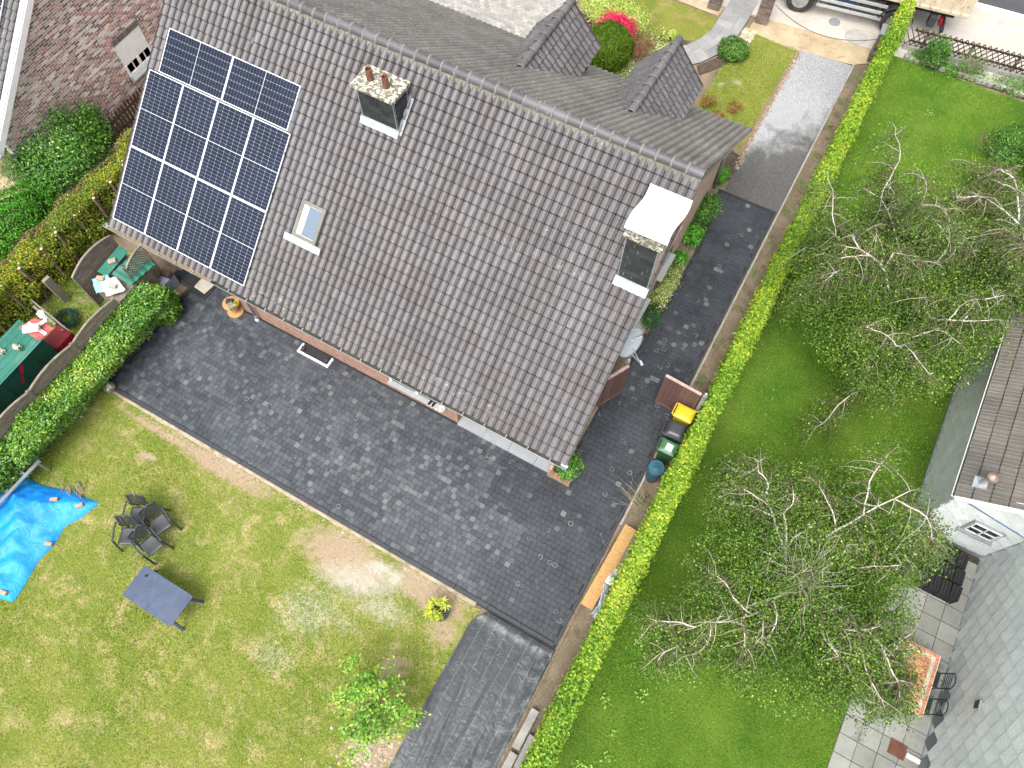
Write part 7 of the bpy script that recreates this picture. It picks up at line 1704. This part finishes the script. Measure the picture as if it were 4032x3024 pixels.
# ---------------------------------------------------------------- tipper truck
tk = empty('tipper_truck', (-.95, 27.4, .012), R(9), 'tipper truck with silver side rails and rusty cream bed parked on the pavement', 'truck')
M['truck_cream'] = mat('truck_cream', (.62, .53, .4), (.52, .42, .3), sc=2, rough=.6, bump=.2, dirt=(.3, .12, .04), dsc=3.4)
M['rim'] = mat('rim', (.42, .42, .41), (.3, .3, .29), sc=8, rough=.45, metallic=.5, dirt=(.25, .2, .16)); M['alu'] = mat('alu', (.55, .57, .6), (.46, .48, .5), sc=3, rough=.35, metallic=.5)
def wheel(x, y, side):
    w_ = empty('wheel', (x, y, .5)); w_.parent = tk; w_.rotation_euler = (R(90)*side, 0, 0)
    m = MB(); m.lathe([(.3, -.14), (.44, -.15), (.49, -.11), (.5, 0), (.49, .11), (.44, .15), (.32, .14), (.3, .1), (.3, -.14)], 36); m.build('tyre', M['black_rubber'], w_, smooth=True, angle=40)
    m = MB(); m.lathe([(.31, .11), (.3, .13), (.27, .12), (.2, .09), (.14, .10), (.13, .14), (.08, .16), (.0001, .16)], 28); m.build('rim', M['rim'], w_, smooth=True, angle=35)
    for k in range(10): q = k*math.pi/5; m = MB(); m.tube([(.19*math.cos(q), .19*math.sin(q), .09), (.19*math.cos(q), .19*math.sin(q), .125)], .016, 6); m.build('wheel_nut', M['rim'], w_)
for x in (-1.85, 1.65): wheel(x, .17, 1); wheel(x, 2.2, -1)
m = MB(); m.box((0, .78, .85), (7.2, .1, .24)); m.box((0, 1.6, .85), (7.2, .1, .24)); m.build('chassis_rail', M['black_plastic'], tk)
m = MB(); m.box((-.2, 1.19, .82), (7, .72, .1)); m.build('chassis_floor', M['dark_grey'], tk)
for z, y in ((.48, .1), (.72, .1), (.95, .16)):
    m = MB(); m.box((-.02, y, z), (2.45, .04, .12)); m.build('side_rail', M['alu'], tk, bevel=.01)
for x in (-1.1, 0, 1.0): m = MB(); m.box((x, .17, .72), (.05, .05, .6)); m.build('rail_bracket', M['dark_grey'], tk)
m = MB(); m.tube([(-.9, .5, .75), (.1, .5, .75)], .24, 20); m.build('fuel_tank', mat('tank', (.03, .07, .14), (.04, .09, .18), rough=.4), tk, smooth=True, angle=40)
m = MB(); m.box((.6, .45, .78), (.6, .4, .42)); m.build('battery_box', M['dark_grey'], tk, bevel=.02)
m = MB(); m.box((-1.1, .12, .85), (.04, .03, .1)); m.build('side_marker', plastic('amber', (.7, .25, .01)), tk)
for x in (1.65, -1.85):
    m = MB(); seg = 14; v = []
    for k in range(seg+1):
        q = R(8)+R(164)*k/seg
        for y in (-.02, .5): v.append((x+.62*math.cos(q), y, .5+.62*math.sin(q)))
    m.add(v, [(2*k, 2*k+1, 2*k+3, 2*k+2) for k in range(seg)]); m.build('mudguard', M['black_plastic'], tk, solid=.02)
m = MB(); m.box((.55, 1.43, 1.22), (6.6, 2.4, .12)); m.build('bed_floor', M['truck_cream'], tk)
for y in (.24, 2.62):
    m = MB(); m.box((.55, y, 1.75), (6.6, .06, 1.0)); bs = m.build('bed_side', M['truck_cream'], tk)
    for k in range(18): m = MB(); m.box((-2.5+.36*k, y+(-.05 if y < 1 else .05), 1.72), (.07, .06, .92)); m.build('bed_rib', M['truck_cream'], bs, bevel=.01)
m = MB(); m.box((3.85, 1.43, 1.75), (.07, 2.4, 1.0)); m.build('tailgate', M['truck_cream'], tk)
m = MB(); m.box((.55, .22, 1.27), (6.7, .12, .12)); m.build('bed_sill', M['truck_cream'], tk, bevel=.015)
m = MB(); m.box((3.3, 1.2, .6), (.12, 2.3, .12)); m.build('rear_bar', M['black_plastic'], tk)
m = MB(); m.box((3.15, .35, .78), (.1, .3, .2)); m.build('tail_light', M['red_dark'], tk); m = MB(); m.box((2.85, .3, .8), (.25, .35, .4)); m.build('toolbox', M['dark_grey'], tk)
m = MB(); m.box((-3.6, 1.2, 1.9), (1.7, 2.4, 2.6)); m.build('cab', M['white_paint'], tk, bevel=.1)
m = MB(); m.box((-3.6, -.01, 2.3), (1.0, .02, .8)); m.build('cab_window', M['glass_dark'], tk)
